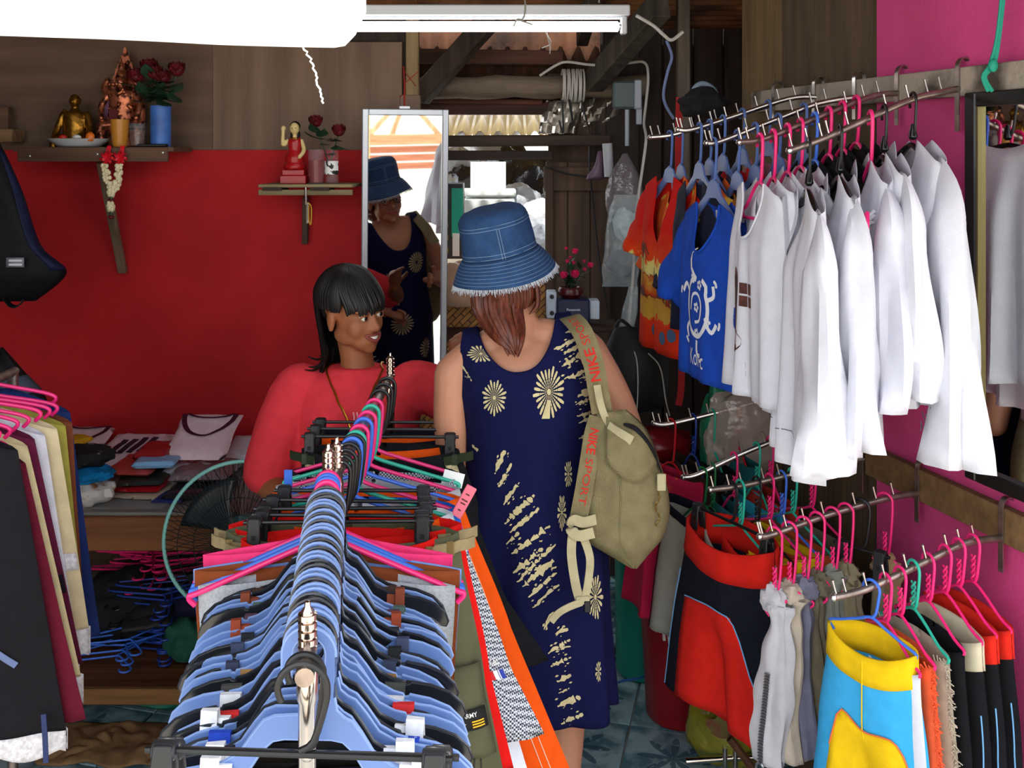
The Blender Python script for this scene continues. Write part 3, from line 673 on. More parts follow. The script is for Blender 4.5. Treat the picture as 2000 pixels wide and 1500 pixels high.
# ---------------------------------------------------------------- white tops on arms A and B
WRa = [radians(-x) for x in (99, 98, 96, 95, 92)]
wc = cloth('white cotton', (230, 230, 239), 0.03, transl=0.12); wc2 = cloth('sheer white cotton', (232, 232, 242), 0.03, transl=0.28); thr = M('grey thread', (110, 110, 120), 0.9)
blackH = M('black broad hanger', (22, 20, 20), 0.25)
def rot_j(a=0.04): return WROT+rnd(-a, a)
pos = on_arm('A', 1580); broad_hanger('black broad hanger under the first white blouse from the tip of the mirror-side arm', blackH, loc=pos, rz=WRa[0])
def blouse(px, seed, label, length=0.66, hw=0.17, sl=0.46, hem=0.18, amp=0.018, nd=0.13, emb=None, rz=None, mat=wc, slw=0.068, zn=0.092, ang=0.06, r1=0.075):
    T = Top(hw=hw, hem_hw=hem, length=length, zn=zn, nw=0.070, nd=nd, drop=0.05, th=0.05, amp=amp, seed=seed, neck_pow=1.25)
    t = make_top('blouse', label, T, mat, on_arm('A', px), WR2 if rz is None else rz, 'white blouses on the mirror-side arm', dict(length=sl, r0=slw, r1=r1, ang=ang, flat=0.55, amp=0.010), cat='blouse')
    if emb == 'scroll':
        b = MB(); f = lambda x, z: T.xz(x, z, 1, 0.0025); I = Matrix.Identity(4)
        stroke(b, f, spath([(-0.19, -length+0.10), (-0.17, -length+0.14), (-0.16, -length+0.09), (-0.05, -length+0.06), (0.06, -length+0.075), (0.12, -length+0.05), (0.16, -length+0.02), (0.19, -length+0.04), (0.175, -length+0.06), (0.155, -length+0.045), (0.17, -length+0.035)]), 0.0022)
        b.build('embroidery', thr, parent=t, xf=I)
    if emb == 'ties':
        b = MB(); f = lambda x, z: T.xz(x, z, 1, 0.0025); I = Matrix.Identity(4)
        for z in (0.24, 0.30, 0.36, 0.42): stroke(b, f, spath([(-0.02, -z), (-0.005, -z+0.012), (0.005, -z-0.006), (0.022, -z-0.018)]), 0.003)
        b.build('embroidery', thr, parent=t, xf=I)
    return t, T
t1, T1 = blouse(1580, 2.3, 'white long-sleeved blouse nearest the arm tip, grey scroll stitched round its hem', length=0.68, emb='scroll', rz=WRa[0], nd=0.15, sl=0.36, r1=0.085, slw=0.07)
broad_hanger('black broad hanger under the second white blouse from the arm tip', blackH, loc=on_arm('A', 1641), rz=WRa[1])
t2, T2 = blouse(1641, 5.1, 'plain white long-sleeved blouse second from the arm tip', length=0.66, emb='ties', rz=WRa[1], sl=0.36)
wire_hanger('pink plastic hanger with the ruffled white blouse', HC['pink'], loc=on_arm('A', 1700), rz=WRa[2], r=0.0042, W=0.30)
t3, T3 = blouse(1700, 7.7, 'sheer white ruffled blouse on the pink hanger', length=0.58, hw=0.15, sl=0.32, hem=0.17, amp=0.02, nd=0.08, rz=WRa[2], mat=wc2)
b = MB(); I4 = Matrix.Identity(4)
for i in range(3):
    z0 = -0.20-i*0.012
    b.tube([T3.xz(lerp(-0.13, 0.13, k/40), z0-0.05*(1-(lerp(-1, 1, k/40))**2)+0.006*sin(k*1.9+i), 1, 0.006+0.004*sin(k*2.3)) for k in range(41)], 0.004, 6)
b.tube([T3.xz(0.015*sin(k*0.9), lerp(-0.27, -0.60, k/30), 1, 0.006+0.004*sin(k*2.1)) for k in range(31)], 0.006, 6)
b.build('ruffle', wc, parent=t3, xf=I4)
# loose pink size clip of that hanger
lp = MB(); lp.tube(smooth_path([(0.165, -0.045, -0.20), (0.185, -0.05, -0.225), (0.175, -0.05, -0.26), (0.150, -0.048, -0.275), (0.150, -0.048, -0.25), (0.165, -0.05, -0.24), (0.155, -0.05, -0.215), (0.165, -0.045, -0.20)], 5), 0.0042, 8)
lp.tube([(0.150, -0.048, -0.275), (0.150, -0.048, -0.30), (0.162, -0.048, -0.298)], 0.0042, 8)
lp.tube([(-0.07, -0.06, -0.245), (0.03, -0.062, -0.25)], 0.0042, 8)
o = lp.build('pink_hanger', HC['pink'], xf=Matrix.LocRotScale(on_arm('A', 1700), Matrix.Rotation(WRa[2], 3, 'Z'), None)); tag(o, 'broken pink hanger caught in the front of the ruffled white blouse', 'hanger')
broad_hanger('black broad hanger under the fourth white blouse from the arm tip', blackH, loc=on_arm('A', 1727), rz=WRa[3])
t4, T4 = blouse(1727, 9.2, 'white long-sleeved blouse between the ruffled one and the one nearest the wall', length=0.58, sl=0.31, rz=WRa[3])
broad_hanger('thick black hanger closest to the pink wall, its shoulder showing', blackH, loc=on_arm('A', 1783), rz=WRa[4], W=0.34)
t5, T5 = blouse(1783, 12.4, 'white long-sleeved blouse closest to the pink wall, flower stitched on its cuff', length=0.64, hw=0.18, sl=0.46, rz=WRa[4], slw=0.072, r1=0.085, ang=0.05)
b = MB()
cx, cz = T5.shoulder().x+0.055, -0.655
for k in range(6):
    q = k*pi/3; b.tube([(cx+0.02*sin(q)+0.022*cos(q+j*0.9-0.9)*(0 if j == 1 else 1)*0.3+0.012*cos(q)*j, -0.052, cz+0.02*cos(q)+0.012*sin(q)*j) for j in range(3)], 0.0012, 4)
b.build('stitched_flower', thr, parent=t5, xf=I4)
# arm B: tank tops and short-sleeved tops
def onB(px, T, label, mat, hang, hl, sleeve=None, trim=None, name='tank_top', cat='tank top', group=None, key='B', rz=WR3, W=0.24):
    pos = on_arm(key, px); wire_hanger(hl, HC[hang], W=W, loc=pos, rz=rz, r=0.0042, drop=0.06)
    return make_top(name, label, T, mat, pos, rz, group, sleeve, trim, cat=cat)
def tankT(seed, length=0.60, hw=0.135): return Top(hw=hw, hem_hw=0.185, length=length, zn=0.10, nw=0.070, nd=0.13, drop=0.03, th=0.045, amp=0.010, seed=seed, neck_pow=0.7, waist=0.0)
TT = tankT(3.3); tt = onB(1484, TT, 'white tank top with a dark printed figure, at the tip of the second arm', wc, 'pink', 'pink hanger of the printed white tank top', trim=(wc, 0.003), rz=radians(-83))
b = MB(); f = lambda x, z: TT.xz(x, z, 1, 0.002)
fig = spath([(-0.035, -0.30), (-0.055, -0.36), (-0.05, -0.42), (-0.06, -0.47), (-0.035, -0.50), (0.0, -0.495), (0.012, -0.47), (-0.012, -0.44), (-0.018, -0.38), (-0.02, -0.33), (-0.035, -0.30)], 4)
n = len(fig)-1; cxy = (-0.035, -0.41)
b.add([f(*cxy)]+[f(*p) for p in fig[:-1]], [(0, 1+i, 1+(i+1) % n) for i in range(n)]); b.build('printed_figure', M('dark print ink', (52, 34, 34), 0.8, col2=(110, 60, 50), scale=30), parent=tt, xf=I4)
b = MB()
for i in range(2):
    for j in range(2): poly(b, f, [(0.005+i*0.028, -0.335-j*0.03), (0.028+i*0.028, -0.335-j*0.03), (0.028+i*0.028, -0.36-j*0.03), (0.005+i*0.028, -0.36-j*0.03)])
for j in range(2): poly(b, f, [(-0.035, -0.515-j*0.02), (0.02, -0.52-j*0.02), (0.02, -0.533-j*0.02), (-0.035, -0.53-j*0.02)])
b.build('printed_lettering', M('dark print ink'), parent=tt, xf=I4, kind='stuff')
onB(1510, tankT(6.1, 0.61), 'plain white tank top behind the printed one', wc, 'pink', 'pink hanger second from the tip of the second arm')
SS = Top(hw=0.17, hem_hw=0.21, length=0.60, zn=0.10, nw=0.07, nd=0.09, drop=0.05, th=0.045, amp=0.012, seed=4.4)
onB(1538, SS, 'white short-sleeved top with flared sleeve, third from the tip of the second arm', wc, 'pink', 'pink hanger third from the tip of the second arm', dict(length=0.17, r0=0.075, r1=0.09, ang=0.35, flat=0.6), name='short_sleeved_top', cat='shirt')
onB(1563, Top(hw=0.16, hem_hw=0.2, length=0.60, zn=0.10, seed=8.8), 'white round-necked top fourth from the tip of the second arm', wc, 'pink', 'pink hanger fourth from the tip of the second arm', dict(length=0.15, r0=0.07, r1=0.08, ang=0.3), name='short_sleeved_top', cat='shirt')
blk = cloth('black jersey', (20, 20, 24), 0.2)
for px, hg, lab in ((1591, 'blue', 'black top on the blue hanger in the middle of the second arm'), (1618, 'pink', 'black top behind the blue hanger, first of three towards the wall'), (1645, 'pink', 'black top, middle of three towards the wall end of the second arm'), (1672, 'pink', 'black top closest to the wall on the second arm')):
    onB(px, Top(hw=0.17, hem_hw=0.2, length=0.50, zn=0.10, seed=px), lab, blk, hg, hg+' hanger: '+lab.split(',')[0], dict(length=0.13, r0=0.07, r1=0.075, ang=0.3), name='black_shirt', cat='shirt')
# arm C: blue T-shirt with white gecko, others behind
blu = cloth('royal blue jersey', (26, 72, 176), 0.10); redj = cloth('bright red jersey', (206, 26, 30), 0.1)
TB = Top(hw=0.172, hem_hw=0.19, length=0.62, zn=0.155, nw=0.07, nd=0.13, drop=0.045, th=0.05, amp=0.005, seed=2.0, k=2.2)
pos = on_arm('C', 1394); plate_hanger('translucent blue plate hanger of the blue gecko T-shirt', HC['clear'], W=0.26, loc=pos, rz=radians(-76))
gt = make_top('gecko_t_shirt', 'royal blue T-shirt printed with a white gecko ring', TB, blu, pos, radians(-76), None, dict(length=0.13, r0=0.075, r1=0.070, ang=0.50, flat=0.5, curve=0.01), (blu, 0.0035), tagm=M('white label', (235, 235, 235), 0.8))
b = MB(); f = lambda x, z: TB.xz(x, z, 1, 0.002); gx, gz = 0.005, -0.43
ring = [(gx+0.062*cos(radians(a))*(1 if a < 200 else 1), gz+0.075*sin(radians(a))) for a in range(70, 400, 10)]
stroke(b, f, spath([(gx+0.0, gz+0.155), (gx-0.028, gz+0.14), (gx-0.03, gz+0.10)]+ring[2:]+[(gx+0.055, gz+0.06), (gx+0.035, gz+0.075)], 2), [0.004]*3+[0.013]*70)
stroke(b, f, spath([(gx-0.035, gz-0.01), (gx-0.02, gz+0.03), (gx+0.01, gz+0.035), (gx+0.03, gz+0.01), (gx+0.02, gz-0.03), (gx-0.01, gz-0.04)], 5), 0.008)
for a, r0, r1 in ((150, 0.065, 0.10), (215, 0.07, 0.10), (330, 0.065, 0.10), (20, 0.065, 0.10), (270, 0.075, 0.11)):
    q = radians(a); q2 = radians(a+14); stroke(b, f, spath([(gx+r0*cos(q), gz+1.15*r0*sin(q)), (gx+r1*0.9*cos(q), gz+1.1*r1*sin(q)), (gx+r1*cos(q2), gz+1.15*r1*sin(q2))], 4), 0.011)
    for k in range(4): q3 = q2+radians(-30+20*k); dot(b, f, gx+r1*cos(q2)+0.013*cos(q3), gz+1.15*r1*sin(q2)+0.013*sin(q3), 0.005, 6)
for x, z in ((0, 0), (-0.018, 0.075), (0.02, 0.06), (0.0, -0.068), (0.06, -0.03)):
    for k in range(5): dot(b, f, gx+x+0.009*cos(k*1.257), gz+z+0.009*sin(k*1.257), 0.0055, 6)
b.build('gecko_print', M('white print ink', (232, 234, 238), 0.8), parent=gt, xf=I4)
b = MB(); vs, fs = text2d('Koh c', 0.05)
b.add([f(gx+v.x*0.8, gz-0.135+v.y*1.25) for v in vs], fs); b.build('printed_lettering', M('white print ink'), parent=gt, xf=I4)
for px, mt, lab in ((1440, redj, 'red T-shirt close behind the blue gecko T-shirt'), (1475, cloth('maroon jersey', (90, 20, 30)), 'maroon T-shirt behind the red one'), (1520, cloth('rust orange jersey', (200, 84, 30)), 'orange T-shirt on the gecko shirt arm'), (1570, blk, 'black T-shirt near the wall on the gecko shirt arm')):
    pos = on_arm('C', px); plate_hanger('translucent blue plate hanger: '+lab.split(',')[0], HC['clear'], W=0.26, loc=pos, rz=WR4)
    make_top('t_shirt', lab, Top(hw=0.165, hem_hw=0.18, length=0.56, zn=0.155, seed=px, amp=0.006), mt, pos, WR4, 'shirts on the gecko shirt arm', dict(length=0.14, r0=0.075, r1=0.07, ang=0.5, flat=0.5))
# arm D and E: patterned shirts
navyg = M('navy gold print', (14, 18, 44), 0.85, col2=(196, 160, 70), scale=16, contrast=(0.33, 0.36)); orng = M('orange flame print', (226, 92, 20), 0.85, col2=(220, 170, 60), scale=12, contrast=(0.40, 0.46))
for px, mt, lab in ((1366, navyg, 'navy shirt with gold print left of the blue T-shirt'), (1386, orng, 'orange and yellow printed shirt behind the navy and gold one'), (1412, navyg, 'second navy gold-printed shirt further along the middle chrome arm'), (1450, redj, 'red shirt on the middle chrome arm'), (1500, M('rosy check', (190, 120, 130), 0.9, var=0.3, scale=40), 'rosy checked shirt near the wall on the middle chrome arm')):
    pos = on_arm('D', px); plate_hanger('translucent pale blue plate hanger: '+lab.split(',')[0], HC['clear'], W=0.26, loc=pos, rz=WR4)
    make_top('printed_shirt', lab, Top(hw=0.17, hem_hw=0.19, length=0.58, zn=0.15, seed=px, amp=0.007, nd=0.1), mt, pos, WR4, 'shirts on the middle chrome arm', dict(length=0.16, r0=0.075, r1=0.075, ang=0.4, flat=0.5))
def beach():
    m = M('beach print', (205, 20, 14), 0.85); nt = m.node_tree; N = nt.nodes; L = nt.links; b = N['Principled BSDF']
    tc = N.new('ShaderNodeTexCoord'); sp = N.new('ShaderNodeSeparateXYZ'); L.new(tc.outputs['Object'], sp.inputs[0])
    nz = N.new('ShaderNodeTexNoise'); nz.inputs['Scale'].default_value = 26; L.new(tc.outputs['Object'], nz.inputs['Vector'])
    ad = N.new('ShaderNodeMath'); ad.operation = 'MULTIPLY_ADD'; L.new(nz.outputs['Fac'], ad.inputs[0]); ad.inputs[1].default_value = 0.09; L.new(sp.outputs['Z'], ad.inputs[2])
    mr = N.new('ShaderNodeMapRange'); mr.inputs['From Min'].default_value = -0.66; mr.inputs['From Max'].default_value = -0.06; L.new(ad.outputs[0], mr.inputs['Value'])
    cr = N.new('ShaderNodeValToRGB'); cr.color_ramp.interpolation = 'LINEAR'; e = cr.color_ramp.elements
    st = [(0.0, (196, 28, 12)), (0.24, (226, 60, 20)), (0.25, (206, 160, 60)), (0.34, (196, 140, 50)), (0.345, (60, 30, 20)), (0.36, (200, 60, 20)), (0.43, (206, 150, 60)), (0.445, (170, 20, 12)), (0.46, (228, 214, 130)), (0.53, (226, 210, 120)), (0.545, (226, 70, 24)), (0.70, (205, 24, 14)), (1.0, (196, 14, 10))]
    e[0].position = 0; e[0].color = (*[lin(x) for x in st[0][1]], 1); e[1].position = 1; e[1].color = (*[lin(x) for x in st[-1][1]], 1)
    for p, c in st[1:-1]: q = e.new(p); q.color = (*[lin(x) for x in c], 1)
    L.new(mr.outputs[0], cr.inputs[0]); L.new(cr.outputs[0], b.inputs['Base Color']); b.inputs['Specular IOR Level'].default_value = 0.2
    return m
TR = Top(hw=0.165, hem_hw=0.20, length=0.66, zn=0.125, nw=0.06, nd=0.20, drop=0.04, th=0.045, amp=0.006, seed=5.0, k=2.0, neck_pow=0.9)
pos = on_arm('E', 1308); plate_hanger('translucent blue plate hanger of the red beach-print shirt', HC['clear'], W=0.26, loc=pos, rz=WR4+0.12)
rs = make_top('beach_print_shirt', 'red and yellow beach-print shirt, furthest back on the right', TR, beach(), pos, WR4+0.12, None, dict(length=0.10, r0=0.068, r1=0.064, ang=0.25, flat=0.5), placket=beach(), tagm=M('white label'))
b = MB(); f = lambda x, z: TR.xz(x, z, 1, 0.0022)
stroke(b, f, [(-0.10, -0.46), (-0.105, -0.36)], 0.004)
for q in range(9): stroke(b, f, spath([(-0.105, -0.36), (-0.105+0.03*cos(q*0.7), -0.35+0.02*sin(q*0.7)), (-0.105+0.05*cos(q*0.7), -0.37+0.018*sin(q*0.7))], 3), 0.005)
for x, z in ((-0.12, -0.47), (0.0, -0.465), (0.11, -0.47)):
    for k in range(5): poly(b, f, [(x+k*0.014-0.028, z-0.03), (x+k*0.014-0.02, z+0.012*((k*7) % 3)), (x+k*0.014-0.012, z-0.03)])
b.build('printed_palms', M('dark print ink'), parent=rs, xf=I4, kind='stuff')
b = MB()
for x, z in ((-0.03, -0.60), (0.05, -0.61), (0.10, -0.595)): dot(b, f, x, z, 0.02, 12); b.build('printed_disc', M('blue grey ink', (70, 96, 130), 0.8), parent=rs, xf=I4); b = MB()
for px, mt, lab in ((1330, orng, 'orange shirt half hidden behind the red beach-print shirt'),):
    pos = on_arm('E', px); plate_hanger('translucent blue plate hanger: '+lab.split(',')[0], HC['clear'], W=0.26, loc=pos, rz=WR4)
    make_top('printed_shirt', lab, Top(hw=0.17, hem_hw=0.19, length=0.55, zn=0.13, seed=px, amp=0.006), mt, pos, WR4, None, dict(length=0.16, r0=0.075, r1=0.07, ang=0.4))
# ---------------------------------------------------------------- lower arms: shorts and trousers
yel = cloth('yellow cotton', (232, 190, 20), 0.06); sky = cloth('sky blue cotton', (60, 168, 226), 0.05); ora = cloth('coral orange cotton', (232, 96, 56), 0.08); bei = cloth('beige towelling', (176, 166, 148), 0.15)
bk = cloth('black cotton', (24, 24, 28), 0.15); redw = cloth('red waistband cotton', (216, 42, 28), 0.08); crm = cloth('cream cotton', (206, 196, 168), 0.06); pipeb = M('pale blue piping', (110, 170, 220), 0.7); pipeo = M('orange piping', (220, 110, 60), 0.7)
whs = cloth('white cotton twill', (224, 226, 236), 0.03)
def hang_shorts(key, px, hc, T, label, mat, band=None, rz=WROT, W=0.34, twist=True, neck=0.10, hl=None, group=None, **k):
    pos = on_arm(key, px)
    wire_hanger(hl or (hc+' wire hanger under the '+label.replace(', on the teal hanger', '')), HC[hc], W=W, loc=pos, rz=rz, twist=twist, neck=neck, drop=T.z0-neck-0.012 if T.z0-neck > 0.03 else 0.06, bar=False)
    return make_shorts('shorts', label, T, mat, pos, rz, group, band, **k)
gF = 'shorts on the lowest near arm'
TY = Shorts(hw=0.100, hip=0.128, length=0.46, z0=0.102, sag=0.030, th=0.030, crotch=0.24, gap=0.03, flare=0.03, amp=0.004, seed=1.4, back_sag=-0.01)
s1 = hang_shorts('F', 1702, 'blue', TY, 'sky blue shorts with yellow waistband and big yellow front patch', sky, (yel, 0.13), rz=radians(-52), W=0.20, twist=False, neck=0.062, group=gF,
    panels=[(yel, -0.60, 0.88, lambda a: 0.30+0.05*sstep(0.05, 0.45, a)+0.20*max(0, 1-a/0.14)**2.5-0.008*sstep(0.45, 0.65, a)+0.25*max(0, (a-0.70)/0.30)**2.5, pipeo)])
b = MB(); b.tube([TY.pt(0.001, lerp(0.02, 0.5, i/12), 1, 0.004) for i in range(13)], 0.0014, 5); b.build('fly_seam', yel, parent=s1, xf=I4)
def fs_(px, hc, mat, band, lab, sd, side=None, hw=0.108, length=0.46, rz=radians(-74)):
    T = Shorts(hw=hw, hip=hw+0.025, length=length, z0=0.140, sag=0.03, th=0.016, crotch=0.24, seed=sd, amp=0.004, back_sag=-0.01)
    return hang_shorts('F', px, hc, T, lab, mat, band, group=gF, side=side, rz=rz, W=0.215, neck=0.085), T
(t, T) = fs_(1730, 'pink', whs, None, 'white shorts behind the blue and yellow ones', 3.1)
b = MB(); b.tube(smooth_path([T.pt(0.6, 0.62, 1, 0.006), T.pt(0.6, 0.72, 1, 0.008), T.pt(0.68, 0.73, 1, 0.008), T.pt(0.68, 0.63, 1, 0.006)], 4), 0.003, 6); b.build('clip', M('black plastic'), parent=t, xf=I4)
def fringe(t, T, mat, n=60, k=1):
    b = MB()
    for i in range(n):
        v = lerp(0.02, 1, i/n); p = T.pt(0.97, v, 1, 0.002)
        for j in range(3): b.tube([p, p+Vector((rnd(0.004, 0.014), rnd(-0.01, 0.01), rnd(-0.012, 0.008)))], 0.0014, 4)
    for i in range(30):
        u = lerp(-0.95, 0.95, i/29); p = T.pt(u, 0.0, 1, 0.002); b.tube([p, p+Vector((rnd(-.004, .004), rnd(-0.008, 0), rnd(0.004, 0.012)))], 0.0014, 4)
    b.build('fringe', mat, parent=t, xf=I4, kind='stuff')
(t, T) = fs_(1758, 'pink', ora, None, 'coral orange shorts with a frayed edge', 4.0); fringe(t, T, ora)
(t, T) = fs_(1784, 'teal', bei, None, 'beige towelling shorts with a frayed edge, on the teal hanger', 5.0); fringe(t, T, bei)
fs_(1813, 'pink', bk, None, 'plain black shorts behind the frayed beige ones', 6.0)
fs_(1846, 'pink', bk, (crm, 0.12), 'black shorts with a cream waistband', 7.0, (pipeb, 0.3))
fs_(1873, 'pink', bk, (redw, 0.12), 'black shorts with a red waistband, left of the pair', 8.0, (pipeb, 0.3))
fs_(1901, 'pink', bk, (redw, 0.12), 'black shorts with a red waistband, closest to the wall', 9.0, (pipeb, 0.3))
# arm G: gathered zip trousers
zipm = M('zip metal', (120, 120, 124), 0.4, metal=0.8)
def zip_trousers(px, mat, lab, sd, length=0.37, r1=0.036, z0=0.155, hc='pink', zipper=True, rz=WROT+0.5):
    pos = on_arm('G', px); wire_hanger(hc+' twisted hanger of the '+lab.split(',')[0], HC[hc], W=0.05, loc=pos, rz=rz, twist=True, neck=0.135, drop=0.03, bar=False)
    t = thing('zip_trousers', lab, 'trousers', pos, rz, 'gathered trousers on their hangers')
    def S(u, v):
        q = 2*pi*u; z = -z0-length*v
        r = lerp(0.022, r1, sstep(0.05, 0.6, v))+0.010*sin(v*26+sd)*exp(-v*7)
        k = 1+0.16*sin(3*q+sd+3*v)+0.10*sin(7*q+sd*2-2*v)+0.25*noise.noise((cos(q)*1.5, sin(q)*1.5, v*5+sd))
        return Vector((r*k*1.15*cos(q)+0.012*sin(v*4+sd), r*k*0.75*sin(q), z))
    MB().grid(S, 32, 30, True).build('leg', mat, parent=t, xf=I4, solid=0.0015)
    kn = blob((0, 0, -z0+0.004), (0.032, 0.026, 0.030), sd*3, 0.5, 18, 12, flat_bottom=False); kn.build('gathered_waist', mat, parent=t, xf=I4)
    if zipper:
        b = MB(); n = 30; pts = [S(0.73, lerp(0.42, 0.98, i/n))+Vector((0, -0.004, 0)) for i in range(n+1)]
        b.strip(pts, 0.009, 0.002, (1, 0, 0)); z = b.build('zip', zipm, parent=t, xf=I4)
        b = MB()
        for i in range(n): b.box(pts[i]+Vector((0, -0.002, 0)), (0.013, 0.003, 0.003))
        b.build('teeth', M('zip teeth', (110, 110, 114), 0.4, metal=0.7), parent=z, xf=I4, smooth=False)
        p = pts[-1]; b = MB(); b.tube([p+Vector((0.010*cos(q*0.628), -0.004, -0.014+0.014*sin(q*0.628))) for q in range(10)], 0.0028, 6, closed=True); b.build('pull', M('zip pull metal', (190, 190, 196), 0.3, metal=1.0), parent=z, xf=I4)
    return t
zip_trousers(1513, cloth('pale grey cotton', (186, 184, 190), 0.05), 'pale grey gathered trousers with a long zip, nearest the arm tip', 1.0)
zip_trousers(1542, cloth('stone cotton', (188, 174, 158), 0.06), 'stone beige gathered trousers with a long zip', 2.2)
zip_trousers(1570, cloth('slate cotton', (112, 112, 130), 0.08), 'slate blue gathered trousers', 3.1, zipper=False)
zip_trousers(1596, cloth('olive cotton', (104, 96, 78), 0.08), 'olive gathered trousers beside the slate blue pair', 4.3, zipper=False)
zip_trousers(1626, cloth('grey green cotton', (120, 122, 112), 0.08), 'grey green gathered trousers in the middle of the arm', 5.3, zipper=False)
zip_trousers(1652, cloth('khaki cotton', (128, 116, 92), 0.08), 'khaki gathered trousers beside the black clip hanger', 6.3, zipper=False)
zip_trousers(1728, cloth('tan cotton', (170, 142, 104), 0.06), 'tan gathered trousers closest to the pink wall', 7.3, z0=0.16, length=0.30, zipper=False)
pos = on_arm('G', 1682); clip_hanger('black clip hanger holding khaki legs among the pink hangers', W=0.14, loc=pos, rz=WROT+0.5)
t = thing('folded_trousers', 'khaki trouser legs pinched in the black clip hanger', 'trousers', pos, WROT+0.5)
for x in (-0.045, 0.045): MB().tube([(x, 0, -0.15), (x*0.9, 0, -0.25), (x*0.8, 0.01, -0.50)], [0.014, 0.018, 0.026], 12, flat=0.6).build('leg', cloth('khaki cotton'), parent=t, xf=I4)
# arm H: sports shorts
navy = cloth('navy black polyester', (20, 22, 34), 0.12); rds = cloth('scarlet polyester', (214, 34, 24), 0.06); gry = cloth('light grey polyester', (176, 172, 160), 0.06)
pos = on_arm('H', 1428); clip_hanger('black clip hanger holding the black and red sports shorts', W=0.30, loc=pos, rz=WROT+0.25, neck=0.085)
TS = Shorts(hw=0.155, hip=0.20, length=0.47, z0=0.115, sag=0.03, th=0.06, crotch=0.27, gap=0.02, flare=0.03, amp=0.007, seed=2.7, back_sag=-0.015)
arch_ = lambda a: 0.30+0.10*(1-sin(pi*min(1, a*0.9+0.1)))+(0.25*(a-0.75)/0.25 if a > 0.75 else 0)
make_shorts('sports_shorts', 'black sports shorts with scarlet front panels and red waistband', TS, navy, pos, WROT+0.25, 'sports shorts on the middle lower arm', (rds, 0.17),
            panels=[(rds, -0.66, 0.72, lambda a: 0.34+0.06*(1-sin(pi*a))+0.30*max(0, a-0.72)/0.28, pipeb)], side=(pipeb, 0.3))
pos = on_arm('I', 1372); wire_hanger('thin green hanger of the grey sports shorts', HC['green'], W=0.26, loc=pos, rz=WROT+0.30, neck=0.09)
TG = Shorts(hw=0.15, hip=0.19, length=0.40, z0=0.10, sag=0.03, th=0.04, crotch=0.26, seed=6.1, amp=0.01)
make_shorts('sports_shorts', 'pale grey shorts left of the black and red pair', TG, gry, pos, WROT+0.3, 'sports shorts on the middle lower arm', (navy, 0.06), side=(navy, 0.0))
for px, hc, mt, bnd, lab, sd in ((1446, 'teal', cloth('royal blue polyester', (40, 70, 150)), gry, 'royal blue shorts with grey waistband and orange piping', 3.3), (1478, 'black', bk, rds, 'black shorts with red waistband behind the royal blue pair', 4.4), (1503, 'pink', sky, yel, 'blue shorts with yellow waistband behind the zip trousers', 5.5), (1527, 'blue', cloth('turquoise cotton', (40, 150, 176)), yel, 'turquoise shorts with yellow waistband', 6.6), (1548, 'teal', cloth('burnt orange cotton', (190, 80, 36)), None, 'burnt orange shorts near the wall', 7.7), (1585, 'pink', cloth('olive cotton'), None, 'olive shorts beside the burnt orange pair', 8.2)):
    T = Shorts(hw=0.15, hip=0.18, length=0.42, z0=0.155, sag=0.035, th=0.04, crotch=0.26, seed=sd, amp=0.006)
    hang_shorts('H', px, hc, T, lab, mt, (bnd, 0.16) if bnd else None, W=0.30, group='sports shorts on the middle lower arm', side=(pipeo, 0.2) if 'royal' in lab else None, rz=WROT+0.1)
# arms I and J: skirt, tops and shorts in the dim corner
mag = M('magenta flowered cotton', (196, 18, 70), 0.9, col2=(230, 90, 30), scale=14, contrast=(0.30, 0.38)); tealf = M('teal flowered cotton', (16, 96, 104), 0.9, col2=(200, 150, 40), scale=11, contrast=(0.30, 0.36))
def skirt(pos, rz, lab, mat, hw=0.14, hem=0.21, length=0.55, z0=0.14, sd=1.0, amp=0.014, group=None):
    t = thing('skirt', lab, 'skirt', pos, rz, group)
    T = Top(hw=hw, hem_hw=hem, length=length, zn=z0, nw=hw*0.98, nd=0.012, drop=0.004, th=0.05, amp=amp, seed=sd, back_nd=0.0)
    T.body().build('body', mat, parent=t, xf=I4, weld=0.0008, solid=0.0012); return t, T
pos = on_arm('J', 1311); wire_hanger('thin red hanger of the magenta flowered skirt', HC['red'], W=0.24, loc=pos, rz=WROT+0.3, neck=0.12)
t, T = skirt(pos, WROT+0.3, 'magenta flowered wrap skirt with white cords, over the red bin', mag, length=0.60)
b = MB()
for dx in (0.0, 0.025): b.tube(smooth_path([T.xz(0.06+dx*0.3, -0.30, 1, 0.012), T.xz(0.065+dx, -0.42, 1, 0.016), T.xz(0.05+dx, -0.55, 1, 0.018), T.xz(0.055+dx, -0.62, 1, 0.018)], 5), 0.005, 7)
b.build('cord', cloth('white cord', (206, 196, 196)), parent=t, xf=I4)
for key, px, hc, mt, lab, sd in (('J', 1354, 'blue', cloth('dark brown cotton', (54, 40, 34)), 'dark brown skirt behind the magenta one', 2), ('J', 1391, 'teal', bk, 'black skirt in the dim corner on the teal hanger', 3), ('J', 1437, 'red', tealf, 'teal flowered skirt on the red hanger', 4),
                                 ('I', 1391, 'green', cloth('khaki cotton'), 'khaki skirt on the green hanger above the grey shorts', 5), ('I', 1434, 'pink', tealf, 'teal flowered skirt on the pink hanger', 6), ('I', 1478, 'teal', cloth('turquoise cotton'), 'turquoise skirt behind the teal flowered one', 7), ('I', 1504, 'pink', cloth('brick red cotton', (170, 50, 36)), 'brick red skirt near the white blouse hems', 8)):
    pos = on_arm(key, px); wire_hanger(hc+' hanger of the '+lab.split(',')[0], HC['navy'] if hc == 'blue' else HC[hc], W=0.24, loc=pos, rz=WROT, neck=0.11, twist=True)
    skirt(pos, WROT, lab, mt, length=0.46, sd=sd*2.1, hem=0.17, group='skirts on the two deepest lower arms')
